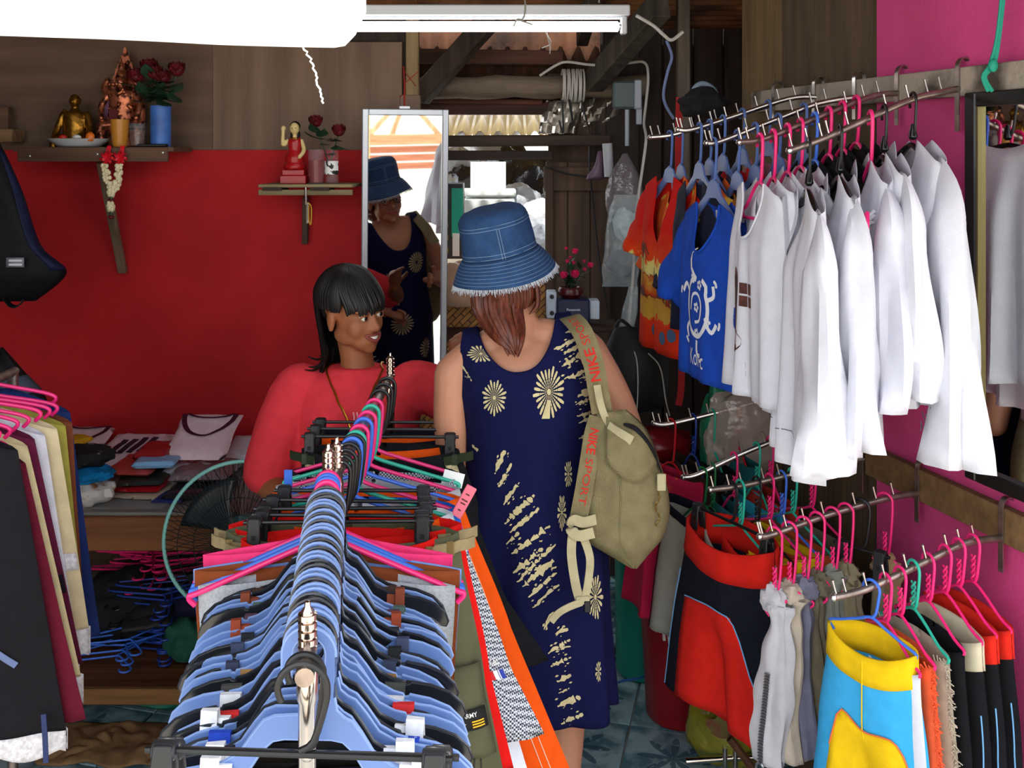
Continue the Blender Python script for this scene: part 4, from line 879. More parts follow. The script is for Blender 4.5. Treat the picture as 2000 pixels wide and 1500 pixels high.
# ================================================================ THE TWO CHROME GARMENT RACKS DOWN THE MIDDLE
steel = M('bright chrome', (214, 200, 190), 0.16, metal=1.0, var=0.08, scale=20)
def finial(c, top, r=0.0115):
    pr = [(r, c)]; z = c
    n = 5; h = (top-0.012-c)/n
    for k in range(n): pr += [(r*1.0, z+h*0.08), (r*1.02, z+h*0.75), (r*0.72, z+h*0.82), (r*0.72, z+h*0.95)]; z += h
    return pr+[(r*0.75, top-0.012), (r*0.35, top-0.006), (r*0.3, top), (0.001, top+0.001)]
def rack(label, a, b, zbar, ztop):
    a = Vector(a); b = Vector(b); t = thing('garment_rack', label, 'clothes rack', (a+b)/2, 0, 'chrome garment racks in the middle of the shop')
    d = (b-a).normalized()
    MB().tube([a-d*0.062+Vector((0, 0, zbar)), b+d*0.03+Vector((0, 0, zbar))], 0.0115, 14).build('bar', bar_m, parent=t)
    sd = Vector((1, 0, 0))
    for p in (a, b):
        MB().lathe([(0.0115, 0.06), (0.0115, zbar-0.06), (0.0135, zbar-0.055), (0.0135, zbar-0.02), (0.0115, zbar-0.015)]+finial(zbar, ztop), c=p, n=18).build('post', steel, parent=t)
        MB().tube([p+sd*-0.22+Vector((0, 0, 0.06)), p+sd*0.22+Vector((0, 0, 0.06))], 0.012, 12).build('foot', steel, parent=t)
        for s_ in (-0.2, 0.2): MB().lathe([(0.001, -0.009), (0.022, -0.009), (0.024, -0.004), (0.024, 0.004), (0.022, 0.009), (0.001, 0.009)], c=p+sd*s_+Vector((0, 0, 0.029)), axis=sd, n=16).build('castor', M('black plastic'), parent=t)
        q = p-d*0.0125 if p is a else p+d*0.0125
        MB().ell(q+Vector((0, 0, zbar-0.12)), (0.008, 0.003, 0.008), n=12, m=6).build('screw', steel, parent=t)
    return t
RA, RB = Vector((-0.252, 1.262, 0)), Vector((-0.349, 1.945, 0)); RC, RD = Vector((-0.338, 1.975, 0)), Vector((-0.334, 2.81, 0))
rack('nearer chrome garment rack, crowded with blue and black flat hangers', RA, RB, 1.195, 1.258)
rack('farther chrome garment rack ending in front of the seller in red', RC, RD, 1.195, 1.262)
def on_rack(a, b, y): return a.lerp(b, (y-a.y)/(b.y-a.y))+Vector((0, 0, 1.195))
bluep = M('translucent blue hanger plastic', (116, 148, 212), 0.28, transl=0.30, spec=0.6); blackp = M('translucent black hanger plastic', (26, 28, 34), 0.22, spec=0.7)
def flat_outline():
    o = []
    cz = -0.020
    for k in range(13):                      # outer hook from the right stem over the top to the tip
        q = radians(lerp(-5, 185, k/12)); o.append((0.034*cos(q), cz+0.034*sin(q)))
    o += [(-0.0335, -0.050), (-0.029, -0.058), (-0.023, -0.054)]
    for k in range(11):
        q = radians(lerp(180, 0, k/10)); o.append((0.0215*cos(q), cz+0.0215*sin(q)))
    o += [(0.0205, -0.075), (0.010, -0.094), (-0.012, -0.098), (-0.042, -0.100)]
    top = [(-0.056, -0.106), (-0.070, -0.124), (-0.086, -0.148), (-0.108, -0.161), (-0.122, -0.165), (-0.124, -0.169), (-0.130, -0.169), (-0.132, -0.166), (-0.160, -0.172), (-0.188, -0.184), (-0.205, -0.201), (-0.210, -0.216)]
    bot = [(-0.206, -0.224), (-0.198, -0.222), (-0.182, -0.208), (-0.150, -0.198), (-0.115, -0.192), (-0.090, -0.184), (-0.072, -0.166), (-0.058, -0.144), (-0.045, -0.132), (-0.030, -0.129)]
    right_bot = [(-x, z) for x, z in reversed(bot)]; right_top = [(-x, z) for x, z in reversed(top)]
    return o+top+bot+right_bot+right_top+[(0.046, -0.101), (0.036, -0.092), (0.0325, -0.075)]
fo = flat_outline()
def flat_hanger(mat, rim):
    t = thing('flat_hanger', 'x', 'hanger'); mb = MB(); mb.prism(fo, 0.0040)
    mb.build('body', mat, parent=t, xf=I4, bevel=0.0009, angle=30)
    b = MB(); b.tube([(x, 0, z) for x, z in fo], 0.0024, 5, closed=True); b.build('rim', rim, parent=t, xf=I4)
    return t
fh = {'blue': flat_hanger(bluep, M('blue rim highlight', (150, 178, 232), 0.3, transl=0.3)), 'black': flat_hanger(blackp, M('black hanger rim', (40, 44, 52), 0.25, spec=0.7))}  # lighter rim colour stands for highlights along the hanger edges
used = {'blue': 0, 'black': 0}; seq = 'bbkbbkkbbkbbkkbbkbkbkbbkbkbkbbkkbk'; ORD = lambda n: str(n)+('th' if 10 < n % 100 < 14 else {1: 'st', 2: 'nd', 3: 'rd'}.get(n % 10, 'th'))
NH = len(seq); RN.seed(5)
loopc = [(236, 236, 240), (240, 240, 244), (30, 70, 190), (235, 235, 238), (210, 40, 40), (226, 226, 230), (70, 70, 66), (150, 110, 60), (50, 56, 80), (24, 26, 30), (60, 70, 100), (30, 34, 40), (150, 62, 34), (90, 60, 80), (80, 100, 96), (130, 60, 36), (70, 50, 40)]
for i, ch in enumerate(seq):
    c = 'blue' if ch == 'b' else 'black'; y = lerp(1.300, 1.845, (i/(NH-1)))
    lab = '%s flat plastic hanger, %s from the front of the near rack' % ('translucent blue' if c == 'blue' else 'glossy black', ORD(i+1))
    pos = on_rack(RA, RB, y)+Vector((0.0, 0, 0)); rot = (rnd(-0.05, 0.05), rnd(-0.035, 0.035), rnd(-0.10, 0.10) if i else 0.0)
    o = fh[c] if not used[c] else dup(fh[c], pos, rot=rot)
    used[c] += 1; o.location = pos; o.rotation_euler = rot; o['label'] = lab; o['group'] = 'flat hangers on the near rack'
    if i % 2 == 0:
        k = i//2; lc = loopc[k % len(loopc)]; lm = M('strap %d' % k, lc, 0.85, var=0.12, scale=60)
        s_ = thing('short_skirt', 'dark short skirt hung by %s loops, %s from the front of the near rack' % ({0: 'white', 1: 'white', 2: 'blue', 3: 'white', 4: 'red', 5: 'pale', 6: 'olive', 7: 'tan', 8: 'slate', 9: 'black', 10: 'grey blue', 11: 'dark', 12: 'rust', 13: 'plum', 14: 'grey green', 15: 'rust brown', 16: 'brown'}[k], ORD(k+1)), 'skirt', pos, rot[2], 'skirts looped over the flat hangers')
        dk = M('skirt print %d' % (k % 4), [(22, 30, 66), (58, 50, 36), (26, 26, 30), (40, 44, 60)][k % 4], 0.9, col2=[(12, 14, 26), (30, 26, 20), (60, 60, 60), (16, 18, 30)][k % 4], scale=9)
        Tm = Top(hw=0.145, hem_hw=0.16, length=0.55, zn=0.255, nw=0.14, nd=0.012, drop=0.003, th=0.004, amp=0.004, seed=i, back_nd=0.0, k=2)
        Tm.body().build('body', dk, parent=s_, xf=I4, weld=0.0008, solid=0.001)
        for sx in (-1, 1):
            b = MB(); n = 6 if k > 5 else (9 if k else 12); wd = (0.020 if k > 6 else 0.030)
            x0 = sx*0.118+rnd(-0.012, 0.012)
            b.strip([Vector((x0+sx*0.004*j/10, yy, zz)) for j, (yy, zz) in enumerate([(-0.004, -0.262), (-0.007, -0.225), (-0.006, -0.175), (-0.003, -0.160), (0.003, -0.160), (0.006, -0.175), (0.007, -0.225), (0.004, -0.262)])], wd, 0.002, (1, 0, -0.12*sx))
            if k in (0, 1, 3, 12, 15): b.strip([Vector((x0+sx*0.014, yy-0.001, zz+0.003)) for yy, zz in [(-0.004, -0.225), (-0.008, -0.185), (-0.003, -0.153), (0.003, -0.153), (0.008, -0.19)]], wd*0.8, 0.003, (1, 0, -0.3*sx))
            b.build('hanging_loop', lm, parent=s_, xf=I4)
        if k in (0, 2):                       # paper price tags on the front skirts
            for sx in (-1, 1): MB().box((sx*0.125, -0.012, -0.238), ((0.075 if k == 0 else 0.055), 0.002, (0.10 if k == 0 else 0.07)), rot=Matrix.Rotation(0.12*sx, 3, 'Y')).build('paper_tag', M('white paper tag', (250, 250, 250), 0.6), parent=s_, xf=I4, smooth=False)
# black clip hanger hooked over the front end of the bar
clip_hanger('black clip hanger on the front tip of the near rack, closest to the viewer', W=0.36, neck=0.088, loc=Vector((-0.246, 1.205, 1.195)), rz=0.02, hr=0.029).rotation_euler = (0, 0.045, 0.02)
clip_hanger('second black clip hanger on the front tip of the near rack, just behind the closest', W=0.37, neck=0.10, loc=Vector((-0.248, 1.228, 1.195)), rz=-0.05)
def clipped(a, b, y, T, mat, lab, group, rz=0.0, hl=None, W=0.36, **k):
    pos = on_rack(a, b, y); clip_hanger(hl, W=W, loc=pos, rz=rz); return make_shorts('shorts', lab, T, mat, pos, rz, group, **k)
# pink tube hangers with draped shorts at the back of the near rack
gN = 'shorts at the back of the near rack'
class SkewShorts(Shorts):
    def __init__(s, skew=0.0, lift=0.0, **k): Shorts.__init__(s, **k); s.skew = skew; s.lift = lift
    def pt(s, u, v, fr, off=0.0):
        p = Shorts.pt(s, u, v, fr, off); p.x += s.skew*v*max(0, 0.35+0.65*u)*(1.0 if u > -0.3 else 0.3); p.z -= s.lift*abs(u)*(1-v); return p
for y, hc, mt, lab, hw, ln, z0, lf_ in ((1.872, 'pink', cloth('heather grey jersey', (168, 170, 176), 0.14, scale=200), 'heather grey shorts on the pink hanger behind the flat ones', 0.235, 0.30, 0.150, 0.055), (1.892, 'blue', cloth('chestnut cotton', (132, 66, 34), 0.08), 'chestnut brown shorts on the blue hanger behind the grey ones', 0.245, 0.30, 0.140, 0.045),
                               (1.910, 'blue', cloth('pale blue cotton', (130, 160, 220), 0.06), 'pale blue shorts behind the chestnut ones', 0.25, 0.24, 0.140, 0.05), (1.928, 'pink', cloth('hot pink jersey', (240, 60, 120), 0.06), 'hot pink shorts last on the near rack', 0.235, 0.20, 0.120, 0.05)):
    pos = on_rack(RA, RB, y); wire_hanger(hc+' tube hanger of the '+lab.split(' on ')[0].split(' last ')[0].split(' behind ')[0], HC[hc], W=0.50, drop=0.095, neck=0.085, r=0.0052, loc=pos, rz=rnd(-.03, .03), bar=False)
    make_shorts('shorts', lab, SkewShorts(hw=hw, hip=hw*0.96, length=ln, z0=z0-0.03, lift=lf_, sag=0.02, th=0.012, crotch=ln*0.8, seed=y*9, amp=0.003, flare=-0.02), mt, pos, 0, gN)
# far rack, front group: black clip hangers with red, olive and khaki shorts
gR = 'shorts on the far rack'
olive = cloth('olive drab canvas', (88, 88, 66), 0.10, scale=14); khk = cloth('khaki webbing', (142, 126, 92), 0.15); redc = cloth('red canvas', (214, 22, 18), 0.06); orc = cloth('orange canvas', (236, 86, 14), 0.05); blc = cloth('cobalt cotton', (34, 96, 206), 0.06)
check = M('grey check', (200, 204, 212), 0.9)
def check_mat(m, sc=240):
    nt = m.node_tree; N = nt.nodes; L = nt.links; b = N['Principled BSDF']; tc = N.new('ShaderNodeTexCoord'); ck = N.new('ShaderNodeTexChecker'); ck.inputs['Scale'].default_value = sc
    ck.inputs[1].default_value = (lin(206), lin(210), lin(218), 1); ck.inputs[2].default_value = (lin(52), lin(58), lin(74), 1)
    L.new(tc.outputs['Object'], ck.inputs['Vector']); L.new(ck.outputs['Color'], b.inputs['Base Color'])
check_mat(check)
def belt(t, T, mats, v=0.035):
    for sx in (-1, 1):
        u0 = 0.80*sx
        b = MB(); b.strip([T.pt(lerp(u0, 0.999*sx, i/6), v, 1, 0.004+0.002*i) for i in range(7)]+[T.pt(0.98*sx, v, 1, 0.004)+Vector((0.022*sx, 0.006, 0)), T.pt(0.98*sx, v, 1, 0.004)+Vector((0.034*sx, 0.02, 0))], 0.022, 0.003, (0, 0, 1)); b.build('waist_strap', mats[0], parent=t, xf=I4)
        p = T.pt(0.93*sx, v, 1, 0.012); MB().box(p, (0.016, 0.006, 0.028)).build('buckle', mats[1], parent=t, xf=I4, bevel=0.002, smooth=False)
bkl = M('brown buckle', (120, 100, 60), 0.4)
def SK(skew=0.1, hw=0.185, length=0.62, z0=0.135, sd=1.0, hip=0.205, flare=0.05, sag=0.012, th=0.05, **k): return SkewShorts(skew=skew, hw=hw, hip=hip, length=length, z0=z0, sag=sag, th=th, crotch=0.30, seed=sd, amp=0.006, flare=flare, back_sag=-0.002, **k)
T = SK(0.02, 0.19, 0.60, sd=1, flare=0.02); t = clipped(RC, RD, 2.000, T, redc, 'red canvas shorts with olive waist straps, first on the far rack', gR, 0.03, 'black clip hanger first on the far rack', W=0.37); belt(t, T, (khk, bkl))
T = SK(0.05, 0.232, 0.56, sd=2, flare=0.03, hip=0.258); t = clipped(RC, RD, 2.035, T, olive, 'olive cargo shorts with a black army badge', gR, -0.02, 'black clip hanger second on the far rack', W=0.36); belt(t, T, (khk, bkl)); TA, tA = T, t
# cargo pocket, cord and ARMY badge on the olive shorts
f = lambda x, z: T.pt(max(0.02, min(0.98, (x-T.gap)/(T.hip+T.flare))), (-z-T.z0)/T.length, 1, 0.016)
b = MB(); b.grid(lambda a, c: TA.pt(lerp(0.50, 0.99, a), lerp(0.44, 0.76, c), 1, 0.006+0.014*sin(pi*a)**0.5*sin(pi*min(1, c*1.1+0.02))**0.4), 12, 12); b.build('cargo_pocket', olive, parent=tA, xf=I4, solid=0.002)
b = MB(); b.grid(lambda a, c: TA.pt(lerp(0.77, 0.985, a), lerp(0.575, 0.645, c), 1, 0.024), 4, 3); pb_ = b.build('badge', M('black badge', (16, 16, 16), 0.8), parent=tA, xf=I4, solid=0.001)
vs, fs = text2d('ARMY', 1.0, 0.01); b = MB(); b.add([TA.pt(0.878+v.x*0.038, 0.593-v.y*0.022, 1, 0.0262) for v in vs], fs); b.build('badge_lettering', M('white badge thread', (230, 230, 226), 0.8), parent=pb_, xf=I4)
b = MB()
for k in range(3): b.strip([TA.pt(lerp(0.885, 0.965, i/3), 0.615+k*0.009, 1, 0.0262) for i in range(4)], 0.0028, 0.0006, (0, 0, 1))
b.build('badge_bars', M('yellow badge thread', (226, 176, 30), 0.8), parent=pb_, xf=I4, kind='stuff')
b = MB(); cpt = TA.pt(0.825, 0.620, 1, 0.0262); sp_ = []
for k in range(10): q = radians(90+36*k); r = 0.006 if k % 2 == 0 else 0.0025; sp_.append(cpt+Vector((r*cos(q), 0, r*sin(q))))
b.add(sp_, [tuple(range(10))]); b.build('badge_star', M('white badge thread'), parent=pb_, xf=I4)
b = MB(); p = TA.pt(0.86, 0.77, 1, 0.01)
for dx in (-0.006, 0.006): b.tube(smooth_path([p+Vector((dx, -0.004, 0.01)), p+Vector((dx*1.3, -0.006, -0.025)), p+Vector((dx*0.4, -0.006, -0.055))], 4), 0.0016, 6)
b.prism([(p.x-0.012, p.z-0.07), (p.x+0.012, p.z-0.07), (p.x, p.z-0.045)], 0.004, Matrix.Translation((0, p.y-0.006, 0))); b.build('drawcord', M('black plastic'), parent=tA, xf=I4)
T = SK(0.05, 0.235, 0.50, sd=3, flare=0.03, hip=0.262); t = clipped(RC, RD, 2.075, T, redc, 'second pair of red canvas shorts, behind the olive cargo pair', gR, 0.02, 'black clip hanger third on the far rack', W=0.37); belt(t, T, (khk, bkl))
T = SK(0.06, 0.19, 0.4, sd=4, flare=0.02); t = clipped(RC, RD, 2.12, T, orc, 'orange canvas shorts on the fourth clip hanger of the far rack', gR, -0.04, 'black clip hanger fourth on the far rack', W=0.36)
# far rack, middle group: coloured tube hangers
for y, hc, T, mt, lab in ((2.16, 'blue', SK(0.12, 0.225, 0.44, z0=0.16, sd=5, flare=0.035, hip=0.25), check, 'grey checked shorts with a small lettered flag'), (2.21, 'teal', SK(0.10, 0.20, 0.4, z0=0.16, sd=5.5), cloth('grey knit', (120, 122, 126), 0.2, scale=90), 'grey knitted shorts on the teal hanger of the far rack'),
                          (2.26, 'pink', SK(0.10, 0.215, 0.34, z0=0.16, sd=6, flare=0.02), blc, 'cobalt blue shorts with a pink size tag'), (2.32, 'blue', SK(0.22, 0.22, 0.72, z0=0.16, sd=7, th=0.045, hip=0.245), orc, 'long orange shorts reaching lowest on the far rack'),
                          (2.38, 'pink', SK(0.06, 0.215, 0.28, z0=0.16, sd=8, flare=0.0), cloth('heather grey jersey'), 'heather grey shorts on the pink hanger of the far rack'), (2.44, 'teal', SK(0.12, 0.20, 0.5, z0=0.16, sd=9), check, 'second grey checked shorts on the teal hanger of the far rack'), (2.50, 'pink', SK(0.17, 0.205, 0.45, z0=0.16, sd=10), bk, 'black shorts with a white tag on the last pink hanger')):
    pos = on_rack(RC, RD, y); wire_hanger(hc+' tube hanger under the '+lab.split(' on ')[0].split(' with ')[0].split(' reaching')[0], HC[hc], W=0.42, drop=0.055, neck=0.105, r=0.0046, loc=pos, rz=-0.04, bar=True)
    t = make_shorts('shorts', lab, T, mt, pos, -0.04, gR)
    if 'flag' in lab:
        vs, fs = text2d('TY-80', 1.0, 0.01); b = MB(); b.add([T.pt(0.90+v.x*0.035, 0.64-v.y*0.035, 1, 0.003) for v in vs], fs); b.build('lettering', M('white badge thread'), parent=t, xf=I4)
        for q, c in ((0, (200, 30, 40)), (0.06, (235, 235, 235)), (0.10, (40, 60, 160))): MB().grid(lambda a, cc: T.pt(0.85+q*0.7+0.04*a, 0.675+0.04*cc, 1, 0.003), 2, 2).build('stripe', M('stripe %d' % c[0], c, 0.8), parent=t, xf=I4)
    if 'reaching' in lab:
        b = MB()
        for k in (0.86, 0.905): b.tube([T.pt(k, lerp(0.03, 0.99, i/40), 1, 0.002) for i in range(41)], 0.0012, 5)
        b.build('seam', M('pale stitching', (240, 200, 170), 0.9), parent=t, xf=I4)
    if 'size tag' in lab:
        p = T.pt(0.985, 0.02, 1, 0.01); b = MB(); b.box(p+Vector((0.020, -0.012, 0.028)), (0.024, 0.004, 0.075), rot=Matrix.Rotation(0.5, 3, 'Y')); tg = b.build('size_tag', M('pink size tag', (240, 120, 140), 0.4), parent=t, xf=I4, bevel=0.0015)
        b = MB(); R_ = Matrix.Rotation(0.5, 3, 'Y')
        for k, (wd, zz) in enumerate(((0.010, 0.018), (0.016, 0.004), (0.013, -0.004), (0.008, -0.020))): b.box(p+Vector((0.020, -0.0145, 0.028))+R_ @ Vector((0, 0, zz)), (wd*0.9, 0.0005, 0.003), rot=R_)
        b.build('tag_print', M('dark print ink'), parent=tg, xf=I4, smooth=False, kind='stuff')
    if 'white tag' in lab: MB().box(T.pt(0.9, 0.02, 1, 0.012)+Vector((0.01, -0.02, 0.012)), (0.05, 0.001, 0.035), rot=Matrix.Rotation(0.25, 3, 'Y')).build('paper_tag', M('white paper tag'), parent=t, xf=I4, smooth=False)
# white trousers hanging lowest, seen under the checked shorts
T = SK(0.16, 0.21, 0.80, z0=0.15, sd=11, hip=0.235); t = clipped(RC, RD, 2.185, T, whs, 'white long shorts showing below the checked pair', gR, 0.0, 'black clip hanger of the white long shorts', W=0.34)
# far rack, rear group
for i, (y, mt, lab, sk) in enumerate(((2.60, bk, 'black shorts with green buckled straps, third from the rear end', 0.16), (2.67, orc, 'orange shorts behind the black ones near the rear end', 0.08), (2.74, navy, 'navy shorts last on the far rack', 0.1))):
    T = SK(sk, 0.20, 0.46, sd=12+i); t = clipped(RC, RD, y, T, mt, lab, gR, rnd(-0.04, 0.04), 'black clip hanger, %s from the rear end of the far rack' % ('third', 'second', 'first')[i], W=0.40)
    if i == 0:
        belt(t, T, (cloth('dark green webbing', (44, 52, 34)), M('green buckle', (46, 56, 36), 0.4)))
        for sx in (-1, 1): MB().grid(lambda a, c: T.pt(sx*lerp(0.80, 0.93, a), lerp(0.03, 0.16, c), 1, 0.005), 4, 6).build('cream_strap', cloth('striped cream webbing', (196, 180, 140), 0.3, scale=120), parent=t, xf=I4, solid=0.001)
# blue plastic size tag hanging left
tag(MB().box(P(563, 940, 2.22), (0.018, 0.004, 0.05)).build('size_tag', HC['blue'], bevel=0.0015), 'small blue size tag left of the far rack clip hangers', 'tag')
# ================================================================ SKIRTS AT THE LEFT EDGE
lt = thing('garment_rail', 'steel rail of lace-hemmed skirts at the left edge', 'clothes rack', (-1.15, 2.1, 1.36))
MB().tube([(-1.165, 1.75, 1.30), (-1.165, 2.40, 1.30)], 0.011, 12).build('bar', bar_m, parent=lt)
for y in (1.76, 2.39):
    MB().tube([(-1.165, y, 1.30), (-1.165, y, 0.03)], 0.012, 12).build('post', bar_m, parent=lt)
    MB().tube([(-1.40, y, 0.03), (-0.93, y, 0.03)], 0.012, 12).build('foot', bar_m, parent=lt)
lace = cloth('white lace', (214, 210, 214), 0.2, scale=120); SK_L = [
    ((24, 22, 26), 30, 880, 128, 1440, 'black long skirt with scalloped white lace hem, frontmost at the left edge', lace, 0.035), ((98, 20, 40), 44, 905, 168, 1405, 'burgundy skirt second from the front at the left edge', None, 0), ((206, 188, 144), 48, 872, 166, 1330, 'cream skirt with lace hem, third from the front at the left edge', lace, 0.05),
    ((92, 24, 52), 62, 858, 158, 1300, 'plum skirt fourth from the front at the left edge', None, 0), ((206, 202, 212), 84, 850, 156, 1280, 'white skirt fifth from the front at the left edge', lace, 0.05), ((206, 188, 150), 108, 838, 176, 1240, 'cream skirt with lace band, sixth from the front at the left edge', lace, 0.05),
    ((150, 142, 62), 126, 832, 160, 1200, 'olive yellow skirt seventh from the front at the left edge', None, 0), ((112, 58, 36), 140, 826, 168, 1230, 'brown skirt eighth from the front at the left edge', None, 0), ((28, 44, 96), 134, 806, 196, 1240, 'navy skirt hindmost at the left edge', None, 0)]
for i, (c, tx, ty, hx, hy, lab, lc, lh) in enumerate(SK_L):
    d = 1.98+0.035*i; a = P(tx, ty, d); b_ = P(hx, hy, d); hw = a.x+1.165-0.0
    pos = Vector((-1.165, d, 1.30)); hw = a.x-pos.x; zs = pos.z-a.z; L_ = pos.z-b_.z
    T = Top(hw=hw, hem_hw=b_.x-pos.x, length=L_, zn=zs-0.05, nw=0.05, nd=0.01, drop=0.05, th=0.03, amp=0.008, seed=i*1.3, k=2.5, back_nd=0.0)
    wire_hanger('pink hanger under the '+lab.split(' at the')[0], HC['pink'] if i != 7 else HC['pink'], W=hw*1.7, drop=0.03, neck=zs-0.075, r=0.0042, loc=pos, bar=False)
    t = thing('skirt', lab, 'skirt', pos, 0, 'skirts at the left edge'); mt = cloth('skirt cotton %d' % i, c, 0.08)
    T.body().build('body', mt, parent=t, xf=I4, weld=0.0008, solid=0.0012)
    if lc:
        b = MB(); n = 60; 
        def LS(u, v, fr): 
            p = T.pt(lerp(-0.999, 0.999, u), 1.0, fr, 0.002); p.z += lh*0.35-lh*v*(1.0+0.45*abs(sin(u*n*0.32))); return p
        for fr in (1, -1): b.grid(lambda u, v: LS(u, v, fr), n, 4)
        b.build('lace_hem', lc, parent=t, xf=I4, solid=0.0012)
    if i in (3, 5):
        b = MB(); b.grid(lambda u, v: T.pt(lerp(-0.98, 0.999, u), lerp(0.60, 0.68, v), 1, 0.003), 24, 3); b.build('lace_band', lace if i == 5 else cloth('black lace', (30, 24, 34)), parent=t, xf=I4, solid=0.0012)
    if i == 1:
        b = MB(); b.tube(smooth_path([T.pt(0.5, 0.56, 1, 0.006), T.pt(0.75, 0.545, 1, 0.008), T.pt(0.95, 0.56, 1, 0.006)], 5), 0.004, 6); b.build('drawstring', mt, parent=t, xf=I4)
    if i == 0:
        b = MB(); b.strip([T.pt(lerp(0.50, 0.78, k/6), lerp(0.62, 0.74, k/6), 1, 0.004) for k in range(7)], 0.012, 0.001, (0, 0, 1)); b.build('printed_streak', M('pale blue print', (96, 110, 150), 0.8), parent=t, xf=I4)
# ================================================================ PEOPLE
def tp(mb, pts, rs, n=14, k=5, flat=1.0):            # tapered closed limb with rounded ends along joints
    P_ = smooth_path(pts, k); R_ = [v.x for v in smooth_path([(r, 0, 0) for r in rs], k)] if len(rs) > 2 else [lerp(rs[0], rs[1], i/(len(P_)-1)) for i in range(len(P_))]
    a = (P_[0]-P_[1]).normalized(); b = (P_[-1]-P_[-2]).normalized()
    pre = [P_[0]+a*R_[0]*sin(q) for q in (1.45, 1.1, 0.6)]; prr = [R_[0]*cos(q) for q in (1.45, 1.1, 0.6)]
    post = [P_[-1]+b*R_[-1]*sin(q) for q in (0.6, 1.1, 1.45)]; por = [R_[-1]*cos(q) for q in (0.6, 1.1, 1.45)]
    return mb.tube(pre+P_+post, prr+R_+por, n, flat=flat)
def loft(mb, rings, n=28):                            # rings: (center, rx, ry)
    vs = []; 
    for c, rx, ry in rings:
        c = Vector(c)
        for j in range(n):
            q = 2*pi*j/n; vs.append(c+Vector((rx*cos(q), ry*sin(q), 0)))
    k = len(rings); fs = [(i*n+j, i*n+(j+1) % n, (i+1)*n+(j+1) % n, (i+1)*n+j) for i in range(k-1) for j in range(n)]
    return mb.add(vs, fs+[tuple(range(n-1, -1, -1)), tuple((k-1)*n+j for j in range(n))])
def fuse(mb, name, mat, parent, voxel=0.006, smooth=5, warp=None, xf=None, post=None, label=None):
    if warp: mb.v = [warp(v) for v in mb.v]
    o = mb.build('tmp', mat, parent=None, smooth=True)
    m = o.modifiers.new('r', 'REMESH'); m.mode = 'VOXEL'; m.voxel_size = voxel; m.use_smooth_shade = True
    m2 = o.modifiers.new('s', 'SMOOTH'); m2.iterations = smooth; m2.factor = 0.5
    dg = bpy.context.evaluated_depsgraph_get(); dg.update()
    me = bpy.data.meshes.new_from_object(o.evaluated_get(dg)); bpy.data.objects.remove(o)
    me.name = name
    if post:
        for v in me.vertices: v.co = post(v.co.copy())
    inv = root_matrix(parent).inverted()
    me.transform(inv if xf is None else xf)
    me.materials.clear()
    for q in (mat if isinstance(mat, (list, tuple)) else [mat]): me.materials.append(q)
    me.polygons.foreach_set('use_smooth', [True]*len(me.polygons))
    o = bpy.data.objects.new(name, me); COL.objects.link(o); o.parent = parent
    if label: o['label'] = label
    return o
def hand(mb, wrist, d, side, curl=0.5, thumb=1, s=1.0):
    d = Vector(d).normalized(); side = Vector(side); side = (side-d*side.dot(d)).normalized(); nrm = d.cross(side)*thumb   # nrm: palm faces nrm
    w = Vector(wrist)
    tp(mb, [w, w+d*0.045*s, w+d*0.085*s], [0.024*s, 0.033*s, 0.034*s], flat=0.5, n=12)
    for i, L in enumerate((0.068, 0.076, 0.071, 0.055)):
        b = w+d*0.085*s+side*(0.028-0.0185*i)*s; pts = [b-d*0.01]; dd = d.copy(); p = b
        for k in range(3):
            dd = (dd*cos(curl*0.7)+nrm*sin(curl*0.7)).normalized(); p = p+dd*L*(0.45, 0.32, 0.25)[k]*s; pts.append(p)
        tp(mb, pts, [0.0092*s, 0.0088*s, 0.0082*s, 0.007*s], n=8, k=3)
    b = w+d*0.025*s+side*0.030*s
    tp(mb, [b-side*0.01, b+(d*0.5+side*0.75).normalized()*0.035*s, b+(d*0.9+side*0.55).normalized()*0.062*s+nrm*0.015*s], [0.012*s, 0.0105*s, 0.0085*s], n=8, k=3)
def head_prims(mb, M4, s=1.0, ears=True):
    q = MB()
    q.ell((0, 0.018, 0.035), (0.074, 0.092, 0.086), n=24, m=16); q.ell((0, -0.020, -0.030), (0.062, 0.068, 0.078), n=24, m=16)
    q.ell((0, -0.048, -0.078), (0.044, 0.040, 0.034)); q.ell((0, -0.068, -0.102), (0.021, 0.018, 0.015))
    for sx in (-1, 1):
        q.ell((sx*0.036, -0.050, -0.034), (0.028, 0.028, 0.034)); q.ell((sx*0.032, -0.072, 0.020), (0.030, 0.014, 0.010)); q.ell((sx*0.046, -0.010, -0.062), (0.016, 0.044, 0.030))
        q.ell((sx*0.011, -0.090, -0.040), (0.009, 0.011, 0.008))
        if ears:
            q.ell((sx*0.077, 0.012, -0.012), (0.011, 0.020, 0.031), Matrix.Rotation(sx*0.25, 3, 'Z')); q.ell((sx*0.079, 0.010, -0.036), (0.009, 0.011, 0.012))
    tp(q, [(0, -0.080, 0.014), (0, -0.090, -0.014), (0, -0.100, -0.034)], [0.008, 0.009, 0.012], n=10)
    q.ell((0, -0.082, -0.066), (0.026, 0.012, 0.014))
    mb.add([M4 @ (v*s) for v in q.v], q.f)
